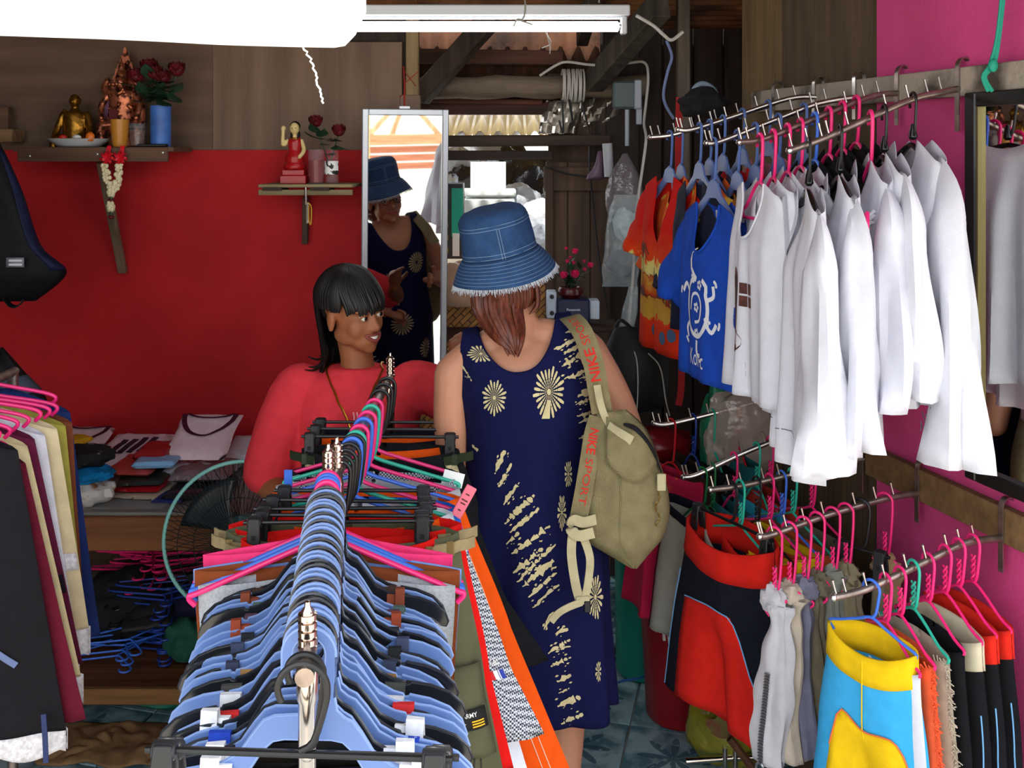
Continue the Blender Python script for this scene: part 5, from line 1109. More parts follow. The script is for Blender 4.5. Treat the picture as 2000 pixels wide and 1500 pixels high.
def face_parts(parent, M4, s, iris, brow, lipc, smile=0.0, xfp=None):
    T_ = lambda x, y, z: M4 @ (Vector((x, y, z))*s)
    eyew = M('eye white', (226, 220, 212), 0.25)
    for sx in (-1, 1):
        b = MB(); b.ell((0, 0, 0), 0.0112, n=14, m=10); b.v = [M4 @ ((v+Vector((sx*0.031, -0.0735, -0.002)))*s) for v in b.v]; e = b.build('eye', eyew, parent=parent)
        b = MB(); b.ell((0, 0, 0), (0.0062, 0.003, 0.0062), n=12, m=6); b.v = [M4 @ ((v+Vector((sx*0.031+0.002, -0.0850, -0.002)))*s) for v in b.v]; b.build('iris', M(iris[0], iris[1], 0.2), parent=e)
        for zz, rr in ((0.0075, 0.0030), (-0.0105, 0.0022)):
            b = MB(); b.tube([T_(sx*0.031+0.016*cos(q), -0.0855+0.010*(1-sin(q))*0.9, -0.002+zz*sin(q)+0.001) for q in [pi*k/8 for k in range(9)]], rr*s, 6); b.build('eyelid', parent['skin'] if False else brow[2], parent=parent)
        b = MB(); b.tube([T_(sx*(0.012+0.038*k/6), -0.0865+0.014*(k/6)**2, 0.024+0.006*sin(pi*k/6)) for k in range(7)], [0.002*s, 0.0035*s, 0.004*s, 0.004*s, 0.0035*s, 0.003*s, 0.0015*s], 6, flat=0.6); b.build('eyebrow', M(brow[0], brow[1], 0.8), parent=parent)
    lm = M(lipc[0], lipc[1], 0.45)
    for up in (1, -1):
        b = MB(); n = 12; b.tube([T_(lerp(-0.025, 0.025, k/n)*(1+0.25*smile), -0.0955+0.016*(2*k/n-1)**2, -0.064+up*(0.0045+0.0045*smile)*(1-(2*k/n-1)**2)+0.010*smile*(2*k/n-1)**2) for k in range(n+1)], [0.0012*s]+[(0.0036 if up > 0 else 0.0045)*s]*(n-1)+[0.0012*s], 8); b.build('lip', lm, parent=parent)
    if smile:
        b = MB(); b.grid(lambda u, v: T_(lerp(-0.022, 0.022, u), -0.0935+0.013*(2*u-1)**2, -0.0600-0.009*v*(1-0.6*(2*u-1)**2)+0.007*(2*u-1)**2), 10, 3); b.build('teeth', M('teeth', (226, 222, 210), 0.3), parent=parent, solid=0.002*s)
def hair_locks(mb, paths, r, n=6, seed=1, flat=0.55):
    for pts in paths:
        P_ = smooth_path(pts, 4); k = len(P_)-1
        mb.tube(P_, [r*(0.55+0.45*sin(min(1, 2.5*i/k)*pi/2))*(1-0.85*max(0, (i/k-0.6)/0.4)**1.5) for i in range(k+1)], n, flat=flat)
# ---------------------------------------------------------------- the seller in the red T-shirt
skinT = M('brown skin', (150, 92, 60), 0.5, var=0.06, scale=12, spec=0.4); RN.seed(21)
SX, SY = -0.452, 2.98
sel = thing('person', 'woman in red T-shirt with black shoulder-length hair, smiling beside the mirror', 'person', (SX, SY, 0))
HM = Matrix.Translation((SX-0.008, SY-0.02, 1.355)) @ Matrix.Rotation(radians(52), 4, 'Z') @ Matrix.Rotation(radians(-6), 4, 'Y') @ Matrix.Rotation(radians(4), 4, 'X')
B = MB(); O = Vector((SX, SY, 0))
head_prims(B, HM, 0.97)
tp(B, [O+Vector((-0.01, 0.005, 1.28)), O+Vector((0.0, 0.01, 1.20)), O+Vector((0.0, 0.012, 1.13))], [0.050, 0.049, 0.062])
loft(B, [(O+Vector((0, 0.01, z)), rx, ry) for z, rx, ry in ((0.66, 0.15, 0.10), (0.74, 0.165, 0.115), (0.84, 0.150, 0.105), (0.92, 0.135, 0.095), (1.00, 0.145, 0.10), (1.08, 0.160, 0.105), (1.14, 0.150, 0.085), (1.18, 0.09, 0.06))])
RS, RE, RW = O+Vector((-0.165, 0.01, 1.125)), O+Vector((-0.255, -0.04, 0.865)), O+Vector((-0.12, -0.20, 0.845))
LS_, LE, LW = O+Vector((0.165, 0.01, 1.138)), O+Vector((0.375, 0.04, 1.045)), O+Vector((0.30, 0.20, 1.13))
tp(B, [RS, (RS+RE)/2+Vector((-0.01, 0, 0)), RE], [0.048, 0.043, 0.037]); tp(B, [RE, (RE+RW)/2, RW], [0.038, 0.036, 0.025]); hand(B, RW, (0.9, -0.35, 0.1), (0, 0, 1), 0.6, 1, 0.93)
tp(B, [LS_, (LS_+LE)/2, LE], [0.048, 0.043, 0.037]); tp(B, [LE, (LE+LW)/2, LW], [0.038, 0.035, 0.025]); hand(B, LW, (-0.2, 0.5, 0.8), (0.3, 0, 0.2), 0.4, 1, 0.93)
for sx in (-1, 1):
    tp(B, [O+Vector((sx*0.08, 0.01, 0.70)), O+Vector((sx*0.085, 0.0, 0.40)), O+Vector((sx*0.085, 0.02, 0.09))], [0.082, 0.056, 0.034]); tp(B, [O+Vector((sx*0.085, 0.035, 0.035)), O+Vector((sx*0.09, -0.05, 0.03)), O+Vector((sx*0.095, -0.13, 0.022))], [0.032, 0.034, 0.022])
fuse(B, 'body', skinT, sel, 0.0050, 9)
face_parts(sel, HM, 0.97, ('dark iris', (22, 12, 8)), ('black brow', (14, 10, 10), skinT), ('rose lips', (134, 62, 56)), smile=1.0)
C = MB()
loft(C, [(O+Vector((0, 0.01, z)), rx, ry) for z, rx, ry in ((0.68, 0.192, 0.135), (0.78, 0.185, 0.135), (0.88, 0.175, 0.130), (0.96, 0.178, 0.135), (1.04, 0.184, 0.135), (1.10, 0.182, 0.118), (1.145, 0.165, 0.090), (1.175, 0.112, 0.074), (1.192, 0.078, 0.066))])
tp(C, [O+Vector((-0.12, 0.01, 1.13)), RS+Vector((-0.012, 0, 0.0)), lerp(RS, RE, 0.5)+Vector((-0.012, 0, 0)), lerp(RS, RE, 0.86)+Vector((-0.008, 0, 0))], [0.052, 0.070, 0.074, 0.072], k=5)
tp(C, [O+Vector((0.12, 0.01, 1.13)), LS_+Vector((0.01, 0, 0.0)), lerp(LS_, LE, 0.5), lerp(LS_, LE, 0.80)], [0.052, 0.070, 0.074, 0.072], k=5)
def wrinkle(p):
    q = p-O; f = 0.006*noise.noise(Vector((q.x*9, q.y*9, q.z*5)))+0.004*noise.noise(Vector((q.x*14+q.z*8, q.y*10, q.z*16)))
    d = Vector((q.x, q.y, 0)); return p+(d.normalized()*f if d.length > 1e-4 else d)
tee = fuse(C, 't_shirt', cloth('coral red jersey', (220, 58, 68), 0.06), sel, 0.007, 6, post=wrinkle)
b = MB(); b.tube([O+Vector((0.066*cos(2*pi*k/28), 0.012-0.0+0.070*sin(2*pi*k/28), 1.160-0.022*(1-sin(2*pi*k/28))*0.9)) for k in range(28)], 0.007, 8, closed=True); b.build('neckband', cloth('coral red jersey'), parent=sel)
b = MB()
for px, w_ in ((690, 0.004), (697, 0.004)): b.strip([P(px, 805, 2.838), P(px+2, 815, 2.836), P(px+1, 826, 2.836)], w_, 0.001, (1, 0, 0))
b.build('chest_print', M('pale chest print', (226, 150, 160), 0.8), parent=sel, kind='stuff')
b = MB(); gold = M('gold chain', (226, 170, 60), 0.3, metal=1.0)
ch = smooth_path([O+Vector(v) for v in ((-0.068, 0.04, 1.175), (-0.072, -0.02, 1.165), (-0.040, -0.112, 1.125), (-0.005, -0.150, 1.065), (0.012, -0.158, 1.035), (0.028, -0.152, 1.065), (0.052, -0.112, 1.125), (0.068, -0.02, 1.165), (0.066, 0.04, 1.175))], 8)
def on_tee(p, off):
    ok, co, nn, _ = tee.closest_point_on_mesh(p-O); return co+nn*off+O
b.tube([on_tee(p, 0.004) for p in ch], 0.0030, 6); b.build('necklace', gold, parent=sel)
b = MB(); b.ell(on_tee(O+Vector((0.012, -0.160, 1.022)), 0.005), (0.009, 0.004, 0.011), n=10, m=8); b.build('pendant', gold, parent=sel)
hairB = M('black hair', (13, 10, 11), 0.5, var=0.3, scale=50, spec=0.5, stretch=(1, 1, 0.2))
hb = MB(); TH = lambda x, y, z: HM @ (Vector((x, y, z))*0.97)
q = MB(); q.ell((0, 0.024, 0.040), (0.083, 0.098, 0.094), n=28, m=18)
q.v = [Vector((v.x, v.y, max(v.z, (0.055 if v.y < -0.02 else (0.024 if v.y < 0.045 else -0.05))))) for v in q.v]; hb.add([HM @ (v*0.97) for v in q.v], q.f)
paths = []
for i in range(86):
    ph = 2*pi*i/86+rnd(-0.03, 0.03)                      # 0 = face front (-y)
    dx, dy = sin(ph), -cos(ph); fr = -dy
    ex = lambda a: (0.0+dx*0.088*sin(a)*1.0, 0.022+dy*0.102*sin(a), 0.040+0.098*cos(a))
    pts = [ex(rnd(0.05, 0.25)), ex(0.6), ex(1.1)]
    if fr > 0.50: pts += [(dx*0.082, 0.0+dy*0.098, 0.040+rnd(-0.006, 0.004)), (dx*0.082, 0.0+dy*0.103, 0.016+rnd(-0.010, 0.008))]
    elif fr > 0.15: pts += [ex(1.55), (dx*0.090, 0.022+dy*0.10, 0.0), (dx*0.092, 0.03+dy*0.085, -0.035)] if dx > 0 else [ex(1.55), (dx*0.088, 0.022+dy*0.10, 0.015)]
    elif dx < 0 and fr > -0.42: pts += [ex(1.45), (dx*0.090, 0.022+dy*0.104, 0.018)]
    else:
        ln = rnd(0.16, 0.215); fl = rnd(0.0, 0.045)*(1 if i % 3 == 0 else 0.3)
        pts += [ex(1.6), (dx*0.075, 0.028+dy*0.080, -0.08), (dx*0.07+rnd(-.01, .01), 0.025+dy*0.068, -0.14), (dx*(0.085+fl), 0.028+dy*(0.078+fl), -ln), (dx*(0.105+fl*1.8), 0.03+dy*(0.10+fl*1.6), -ln-0.004+fl*0.5)]
    paths.append([TH(*p) for p in pts])
hair_locks(hb, paths, 0.0115); hb.build('hair', hairB, parent=sel)
b = MB()
loft(b, [(O+Vector((0, 0.012, z)), rx, ry) for z, rx, ry in ((0.52, 0.19, 0.14), (0.62, 0.185, 0.135), (0.74, 0.178, 0.128), (0.80, 0.165, 0.12))])
for sx in (-1, 1): tp(b, [O+Vector((sx*0.09, 0.012, 0.60)), O+Vector((sx*0.09, 0.005, 0.40)), O+Vector((sx*0.09, 0.02, 0.13))], [0.095, 0.085, 0.075])
fuse(b, 'trousers', cloth('dark blue denim', (30, 36, 58), 0.15), sel, 0.010, 4)
# ---------------------------------------------------------------- the customer seen from behind
skinC = M('fair tanned skin', (196, 138, 108), 0.5, var=0.05, scale=10, spec=0.4)
CX, CY = 0.048, 2.70
cus = thing('person', 'woman seen from behind in denim hat and navy starburst dress', 'person', (CX, CY, 0))
O2 = Vector((CX, CY, 0)); PV = Vector((CX, CY, 0.98))
def lean(v):                                     # shoulders roll to the left
    a = radians(9.5)*sstep(0.92, 1.34, v.z); r = v-PV
    return PV+Vector((r.x*cos(a)-r.z*sin(a)*0.55, r.y, r.x*sin(a)+r.z*cos(a)))
hat_c = P(983, 512, 2.70)
HM2 = Matrix.Translation(P(986, 552, 2.715)+Vector((0, 0, 0.0))) @ Matrix.Rotation(radians(180), 4, 'Z') @ Matrix.Rotation(radians(10), 4, 'Y') @ Matrix.Rotation(radians(-4), 4, 'X')
B = MB()
B2 = MB(); head_prims(B2, HM2, 1.0)
tp(B, [O2+Vector((0.0, 0.005, 1.42)), O2+Vector((0.0, -0.005, 1.36)), O2+Vector((0.0, -0.005, 1.28))], [0.052, 0.056, 0.07])
loft(B, [(O2+Vector((0, 0, z)), rx, ry) for z, rx, ry in ((0.76, 0.17, 0.12), (0.84, 0.182, 0.135), (0.94, 0.162, 0.12), (1.02, 0.142, 0.105), (1.10, 0.148, 0.105), (1.20, 0.165, 0.108), (1.27, 0.165, 0.092), (1.315, 0.125, 0.068), (1.34, 0.07, 0.05))], 32)
tp(B, [O2+Vector((-0.06, -0.005, 1.325)), O2+Vector((-0.12, 0, 1.305)), O2+Vector((-0.175, 0, 1.275))], [0.048, 0.047, 0.046]); tp(B, [O2+Vector((0.06, -0.005, 1.325)), O2+Vector((0.12, 0, 1.305)), O2+Vector((0.175, 0, 1.275))], [0.048, 0.047, 0.046])
a1, a2, a3 = O2+Vector((-0.182, -0.005, 1.265)), O2+Vector((-0.205, -0.02, 1.00)), O2+Vector((-0.12, 0.16, 0.93))
tp(B, [a1, (a1+a2)/2+Vector((-0.008, 0, 0)), a2], [0.050, 0.047, 0.040]); tp(B, [a2, (a2+a3)/2, a3], [0.041, 0.037, 0.026]); hand(B, a3, (0.6, 0.7, -0.1), (0, 0, 1), 0.7, -1)
c1, c2, c3 = O2+Vector((0.178, -0.005, 1.265)), O2+Vector((0.275, -0.01, 1.02)), O2+Vector((0.16, 0.17, 1.06))
tp(B, [c1, (c1+c2)/2+Vector((0.006, 0, 0)), c2], [0.050, 0.046, 0.039]); tp(B, [c2, (c2+c3)/2, c3], [0.040, 0.036, 0.026]); hand(B, c3, (-0.7, 0.5, 0.2), (0, 0, 1), 0.7, 1)
for sx in (-1, 1):
    tp(B, [O2+Vector((sx*0.085, 0, 0.80)), O2+Vector((sx*0.09, 0.005, 0.47)), O2+Vector((sx*0.09, -0.012, 0.32)), O2+Vector((sx*0.09, 0.01, 0.09))], [0.095, 0.060, 0.055, 0.036]); tp(B, [O2+Vector((sx*0.09, -0.02, 0.036)), O2+Vector((sx*0.095, 0.07, 0.032)), O2+Vector((sx*0.10, 0.15, 0.024))], [0.033, 0.035, 0.023])
B.v = [lean(v) for v in B.v]; B.add(B2.v, B2.f)
tp(B, [HM2 @ Vector((0, 0.01, -0.05)), lerp(HM2 @ Vector((0, 0.01, -0.05)), lean(O2+Vector((0, -0.005, 1.34))), 0.6), lean(O2+Vector((0, -0.005, 1.32)))], [0.052, 0.052, 0.066])
fuse(B, 'body', skinC, cus, 0.0055, 5)
face_parts(cus, HM2, 1.0, ('grey iris', (70, 90, 100)), ('brown brow', (70, 44, 30), skinC), ('pink lips', (170, 90, 84)), smile=0.0)
b = MB()
for sx in (-1, 1): b.tube([HM2 @ Vector((sx*0.031+0.021*cos(q), -0.098, -0.004+0.016*sin(q))) for q in [2*pi*k/20 for k in range(20)]], 0.0014, 6, closed=True); b.tube([HM2 @ Vector((sx*0.052, -0.097, 0.0)), HM2 @ Vector((sx*0.078, 0.0, 0.002))], 0.0013, 6)
b.tube([HM2 @ Vector((-0.010, -0.098, 0.0)), HM2 @ Vector((0.010, -0.098, 0.0))], 0.0014, 6); b.build('glasses', M('thin dark frame', (40, 36, 34), 0.3, metal=0.6), parent=cus)
# dress: an open-necked tube with straps, printed starbursts lie on it
dnav = cloth('navy rayon', (16, 19, 64), 0.10); DK = ((0.375, 0.212, 0.168), (0.60, 0.200, 0.155), (0.86, 0.200, 0.150), (1.00, 0.172, 0.130), (1.12, 0.168, 0.125), (1.20, 0.176, 0.126), (1.27, 0.166, 0.110), (1.32, 0.166, 0.086), (1.352, 0.160, 0.055), (1.378, 0.154, 0.012))
def drad(z):
    if z <= DK[0][0]: return DK[0][1:]
    for (z0, a, b_), (z1, c, d) in zip(DK, DK[1:]):
        if z <= z1: t = (z-z0)/(z1-z0); return lerp(a, c, t), lerp(b_, d, t)
    return DK[-1][1:]
def dtop(q):                                     # upper edge by angle; q = 0 at the back, +-pi at the front
    s = abs(sin(q))
    if s < 0.66: return (1.262 if cos(q) > 0 else 1.225)+(0.112 if cos(q) > 0 else 0.149)*(s/0.66)**2.4
    if s < 0.93: return 1.374
    return lerp(1.374, 1.150, sstep(0.93, 1.0, s)**0.6)
def dpt(q, z, off=0.0):
    rx, ry = drad(z); t = max(0, (1.22-z)/0.84)
    f = 1+off/max(rx, 0.02)+0.14*t*(0.55*sin(7*q+2*t)+0.45*sin(11*q+1.7+3*t))*(0.3+0.7*t)
    x, y = rx*sin(q)*f, -ry*cos(q)*f-(0.0 if off == 0 else off*0.3*cos(q))
    if z < 0.95: x += 0.02*(0.95-z)
    return lean(O2+Vector((x, y, z)))
b = MB(); b.grid(lambda u, v: dpt(2*pi*u, lerp(dtop(2*pi*u), 0.375+0.008*sin(14*pi*u), v)), 112, 60, True)
dress = b.build('dress', dnav, parent=cus, solid=0.003)
cream = M('cream dye', (206, 192, 146), 0.9, var=0.08, scale=60)
def dpix(px, py):                                # where a pixel of the photograph falls on the dress back
    x, z = (px-1000)*2.60/F, H-(py-HOR)*2.60/F
    a = 0
    # undo the lean roughly by a short search
    best = None
    q, zz = math.asin(max(-1, min(1, (x-CX)/0.2))), z
    for it in range(12):
        w_ = dpt(q, zz); px2 = 1000+F*w_.x/w_.y; py2 = HOR+F*(H-w_.z)/w_.y
        zz += (py2-py)*0.0012; q += (px-px2)*0.005
        q = max(-1.55, min(1.55, q)); zz = max(0.384, min(dtop(q)-0.004, zz))
    return q, zz
def dquad(mb, poly_):
    vs = []
    for px, py in poly_:
        q, z = dpix(px, py); vs.append(dpt(q, z, 0.0045))
    mb.add(vs, [tuple(range(len(vs)))])
def burst(cx, cy, rx, ry, n, r0=0.16, skip=()):
    b = MB()
    for k in range(n):
        if k in skip: continue
        a = 2*pi*k/n; hwid = pi/n*0.62; rr = (0.86, 1.0, 0.92)[k % 3]
        for j, (i0, i1, w0, w1) in enumerate(((r0, 0.30, 0.5, 0.62), (0.32, 0.42, 0.66, 0.72), (0.44, 0.56, 0.78, 0.84), (0.585, 0.80, 0.9, 1.0), (0.80, 1.0, 1.0, 0.55))):
            p_ = [(i0, -w0), (i1, -w1), (i1, w1), (i0, w0)]
            dquad(b, [(cx+rx*rr*r*sin(a+hwid*w_), cy-ry*rr*r*cos(a+hwid*w_)) for r, w_ in p_])
    dquad(b, [(cx+rx*0.13*cos(q*0.785), cy+ry*0.13*sin(q*0.785)) for q in range(8)])
    dquad(b, [(cx-rx*0.1, cy+ry*0.3), (cx+rx*0.1, cy+ry*0.3), (cx+rx*0.05, cy+ry), (cx-rx*0.45, cy+ry)]) if cy > 755 and cy < 775 else None
    b.build('printed_starburst', cream, parent=dress)
burst(1071, 765, 31, 52, 22); burst(967, 776, 24, 36, 20); burst(941, 690, 27, 18, 18); burst(1108, 925, 8, 28, 12); burst(1096, 1000, 9, 36, 14); burst(1160, 1165, 15, 46, 16); burst(1166, 1310, 6, 22, 10)
def fburst(q0, z0, rq, rz, n):
    b = MB()
    for k in range(n):
        a = 2*pi*k/n; hw_ = pi/n*0.62
        for i0, i1, w0, w1 in ((0.16, 0.42, 0.5, 0.7), (0.45, 0.62, 0.8, 0.9), (0.65, 1.0, 1.0, 0.55)):
            b.add([dpt(q0+rq*r*sin(a+hw_*w_), z0+rz*r*cos(a+hw_*w_), 0.0045) for r, w_ in ((i0, -w0), (i1, -w1), (i1, w1), (i0, w0))], [(0, 1, 2, 3)])
    b.build('printed_starburst', cream, parent=dress)
fburst(pi-0.45, 1.15, 0.30, 0.05, 20); fburst(pi+0.5, 1.06, 0.34, 0.055, 20); fburst(pi+0.1, 0.86, 0.3, 0.055, 20); fburst(pi-0.6, 0.72, 0.26, 0.05, 18)
b = MB(); RN.seed(3)
bands = [(980, 900, 1020, 0.9), (965, 945, 60, 1), (975, 1000, 50, 1)]
def splash(x0, y0, x1, y1, w_, b):
    L = sqrt((x1-x0)**2+(y1-y0)**2); ux, uy = (x1-x0)/L, (y1-y0)/L; nx, ny = -uy, ux; t = 0.0; wa = wb_ = w_*0.25; oa = 0
    while t < L:
        l = rnd(2.5, 6.0); e = min(1.0, 0.35+3.0*min(t, L-t)/L)
        if rnd(0, 1) < 0.13: t += rnd(1.0, 2.5); wa = w_*rnd(0.15, 0.4)
        wc = w_*e*rnd(0.35, 1.25)*(1.7 if rnd(0, 1) < 0.08 else 1); oc = oa*0.6+rnd(-1.5, 1.5)
        t1 = t+l; p0 = (x0+ux*t+nx*oa, y0+uy*t+ny*oa); p1 = (x0+ux*t1+nx*oc, y0+uy*t1+ny*oc)
        dquad(b, [(p0[0]+nx*wa/2, p0[1]+ny*wa/2), (p1[0]+nx*wc/2, p1[1]+ny*wc/2), (p1[0]-nx*wc/2, p1[1]-ny*wc/2), (p0[0]-nx*wa/2, p0[1]-ny*wa/2)])
        t = t1; wa = wc; oa = oc
    for k in range(int(L/9)):
        q = rnd(0, L); o = rnd(-1.3, 1.3)*w_; sx, sy = x0+ux*q+nx*o, y0+uy*q+ny*o; r = rnd(0.8, 2.2)
        dquad(b, [(sx-ux*r*2, sy-uy*r*2), (sx+nx*r, sy+ny*r), (sx+ux*r*2, sy+uy*r*2), (sx-nx*r, sy-ny*r)])
for x0, y0, x1, y1, w_ in ((968, 925, 985, 880, 9), (975, 950, 1000, 905, 8), (985, 985, 1012, 945, 8), (987, 1022, 1042, 965, 15), (995, 1040, 1052, 992, 9), (990, 1062, 1015, 1040, 8), (1000, 1080, 1072, 1028, 11), (1003, 1118, 1060, 1070, 10), (1010, 1135, 1082, 1062, 9), (1020, 1145, 1080, 1095, 12), (1032, 1165, 1084, 1120, 9), (1040, 1185, 1090, 1140, 8), (1062, 1228, 1080, 1195, 7), (1085, 1235, 1105, 1228, 8), (1070, 1275, 1108, 1250, 9), (1085, 1268, 1108, 1262, 7), (1075, 1300, 1108, 1285, 10), (1085, 1330, 1112, 1318, 11), (1090, 1352, 1106, 1345, 6), (1088, 1378, 1128, 1360, 13), (1095, 1412, 1136, 1392, 10), (1085, 1240, 1100, 1222, 6)):
    splash(x0, y0, x1, y1, w_, b)
b.build('printed_streaks', cream, parent=dress, kind='stuff')
b = MB()
for x0, y0, x1, y1, w_ in ((1080, 682, 1118, 662, 8), (1100, 690, 1140, 672, 8), (1095, 715, 1140, 690, 9), (1100, 740, 1142, 722, 9), (1102, 650, 1125, 640, 8), (1126, 655, 1136, 700, 5), (1128, 740, 1147, 735, 6), (1126, 775, 1148, 762, 13), (1122, 790, 1150, 780, 7), (1124, 812, 1150, 806, 9), (1128, 826, 1148, 820, 7), (1128, 856, 1146, 852, 9), (900, 705, 922, 740, 5), (925, 870, 935, 880, 5)):
    splash(x0, y0, x1, y1, w_, b)
b.build('printed_streaks', cream, parent=dress, kind='stuff')
# hair in a low tail
hairR = M('auburn hair', (96, 46, 30), 0.42, var=0.45, scale=26, spec=0.5, stretch=(3, 3, 0.25)); hb = MB(); paths = []
for i in range(64):
    u = rnd(-1, 1); w_ = rnd(-1, 1)
    s0 = P(975+52*u, 545+rnd(-8, 8), 2.625+0.02*w_*abs(u)); s1 = P(972+46*u, 600, 2.60+0.012*w_+0.035*u*u); s2 = P(985+36*u, 640, 2.575+0.014*w_+0.03*u*u); s3 = P(997+22*u, 668, 2.56+0.012*w_); s4 = P(1003+10*u+rnd(-3, 3), 690+rnd(-14, 8), 2.555+0.006*w_)
    paths.append([s0, s1, s2, s3, s4])
hair_locks(hb, paths, 0.0085)
q = MB(); q.ell((0, 0.022, 0.0), (0.082, 0.100, 0.085), n=24, m=14); hb.add([HM2 @ v for v in q.v if True], q.f) if False else None
for sx in (-1, 1):
    hair_locks(hb, [[HM2 @ Vector((sx*0.078, 0.02+0.012*k, 0.03)), HM2 @ Vector((sx*0.082, 0.03+0.012*k, -0.02)), HM2 @ Vector((sx*0.074, 0.055+0.006*k, -0.06)), HM2 @ Vector((sx*0.05, 0.085, -0.075))] for k in range(5)], 0.010)
hair_locks(hb, [[HM2 @ Vector((0.078*sin(a), 0.022+0.094*cos(a), 0.02)), HM2 @ Vector((0.076*sin(a), 0.022+0.092*cos(a), -0.02)), HM2 @ Vector((0.06*sin(a), 0.025+0.085*cos(a), -0.06))] for a in [lerp(-1.5, 1.5, k/24) for k in range(25)]], 0.012)
hb.build('hair', hairR, parent=cus)
# denim bucket hat
den = cloth('washed denim', (46, 74, 114), 0.14, scale=40, bscale=900); HT = Matrix.Translation(P(976, 492, 2.70)) @ Matrix.Rotation(radians(-12), 4, 'Y') @ Matrix.Rotation(radians(6), 4, 'X')
def hat_pt(q, v):                                   # v: 0 crown top centre .. 1 brim edge
    if v < 0.25: t = v/0.25; r = 0.080*t; z = 0.122-0.010*t**4+0.004*noise.noise((cos(q)*2*t, sin(q)*2*t, 1))
    elif v < 0.33: t = (v-0.25)/0.08; r = 0.080+0.012*sin(t*pi/2); z = 0.112-0.022*t
    elif v < 0.65: t = (v-0.33)/0.32; r = lerp(0.092, 0.098, t)+0.002*sin(5*q+3*t); z = lerp(0.090, 0.0, t)
    else: t = (v-0.65)/0.35; r = lerp(0.098, 0.137, t**0.85); z = -0.062*t**1.15+0.006*t*sin(2*q+0.6)
    return HT @ Vector((r*cos(q), r*sin(q)*1.08, z))
hat = MB(); hat.grid(lambda u, v: hat_pt(2*pi*u, lerp(0.002, 0.65, v)), 56, 26, True); h_ = hat.build('hat_crown', den, parent=cus, solid=0.002)
hat = MB(); hat.grid(lambda u, v: hat_pt(2*pi*u, lerp(0.65, 1.0, v)), 72, 12, True); br_ = hat.build('hat_brim', den, parent=cus, solid=0.0025)
stc = M('pale stitching on denim', (120, 146, 172), 0.9)
def ring_pts(v, off=0.0012): 
    c = HT @ Vector((0, 0, 0.02)); return [p+(p-c).normalized()*off for p in [hat_pt(2*pi*k/90, v) for k in range(90)]]
b = MB()
for v in (0.345, 0.375, 0.60, 0.635): b.tube(ring_pts(v), 0.00085, 4, closed=True)
cc = HT @ Vector((0, 0, 0.02))
for q in (-1.50, -1.43, 1.6, 1.67): b.tube([hat_pt(q, v)+(hat_pt(q, v)-cc).normalized()*0.0012 for v in [lerp(0.375, 0.66, k/10) for k in range(11)]], 0.0008, 4)
b.build('stitching', stc, parent=h_)
b = MB()
for v in (0.69, 0.735, 0.78, 0.825, 0.87, 0.915, 0.955): b.tube(ring_pts(v, 0.0016), 0.0006, 4, closed=True)
b.build('stitching', stc, parent=br_)
b = MB()
for k in range(420):
    q = 2*pi*k/420+rnd(-0.01, 0.01); p = hat_pt(q, rnd(0.985, 1.0)); d = (hat_pt(q, 1.0)-hat_pt(q, 0.93)).normalized()
    b.tube([p, p+d*rnd(0.004, 0.009), p+d*rnd(0.008, 0.016)+Vector((rnd(-0.004, 0.004), rnd(-.003, .003), rnd(-0.005, 0.0)))], [0.0010, 0.0009, 0.0005], 4)
b.build('frayed_edge', M('frayed cotton', (186, 194, 204), 0.9), parent=br_, kind='stuff')
# ---------------------------------------------------------------- canvas bag on her shoulder
bag = thing('shoulder_bag', 'olive canvas bag with red strap lettering hanging from the customer', 'bag', P(1215, 1100, 2.56)); can = cloth('olive canvas', (134, 124, 90), 0.12, scale=22, bump=0.5, bscale=300); canp = cloth('pale webbing', (186, 176, 140), 0.08)
BD = 2.56
Lf = [(1166, 806), (1152, 850), (1142, 900), (1136, 960), (1128, 1010), (1140, 1052), (1190, 1085), (1232, 1110)]; Rf = [(1222, 800), (1262, 838), (1284, 890), (1303, 950), (1308, 1000), (1296, 1048), (1268, 1082), (1244, 1111)]
def crv(pts, t): 
    f = t*(len(pts)-1); i = min(int(f), len(pts)-2); a, c = pts[i], pts[i+1]; return (lerp(a[0], c[0], f-i), lerp(a[1], c[1], f-i))
Ls, Rs = spath(Lf, 5), spath(Rf, 5)
def bagpt(u, v, fr=1, off=0.0):
    a, c = crv(Ls, v), crv(Rs, v); px, py = lerp(a[0], c[0], u), lerp(a[1], c[1], u)
    s_ = sqrt(max(0, 1-(2*u-1)**2)); th = 0.055*sstep(0, 0.25, v)**0.8*sstep(1.02, 0.8, v)+0.006
    dd = BD-fr*(th*s_**0.8+off)+0.010*noise.noise((u*4, v*6, 2.0))*s_
    return P(px, py, dd)
b = MB()
for fr in (1, -1): b.grid(lambda u, v: bagpt(u, v, fr), 22, 30)
bb = b.build('bag_body', can, parent=bag, weld=0.0015)
b = MB(); b.grid(lambda u, v: bagpt(lerp(0.30, 1.0, u), lerp(0.0, 0.30+0.10*sin(pi*u), v), 1, 0.009+0.006*v), 14, 10); b.build('flap', can, parent=bag, solid=0.003)
b = MB(); b.strip([bagpt(lerp(0.34, 0.70, i/8), lerp(0.10, 0.20, i/8), 1, 0.018) for i in range(9)], 0.024, 0.003, (0, 0, 1)); b.build('flap_webbing', canp, parent=bag)
b = MB(); b.tube(smooth_path([bagpt(0.66, 0.10, 1, 0.016), bagpt(0.84, 0.14, 1, 0.018), bagpt(0.95, 0.24, 1, 0.016), bagpt(0.98, 0.36, 1, 0.012)], 6), [0.004, 0.007, 0.009, 0.010, 0.010, 0.010, 0.010, 0.010, 0.009, 0.009, 0.009, 0.009, 0.009, 0.008, 0.007, 0.006, 0.005, 0.004, 0.004], 8, flat=0.5) ; b.build('dark_opening', M('dark bag lining', (22, 20, 26), 0.9), parent=bag)
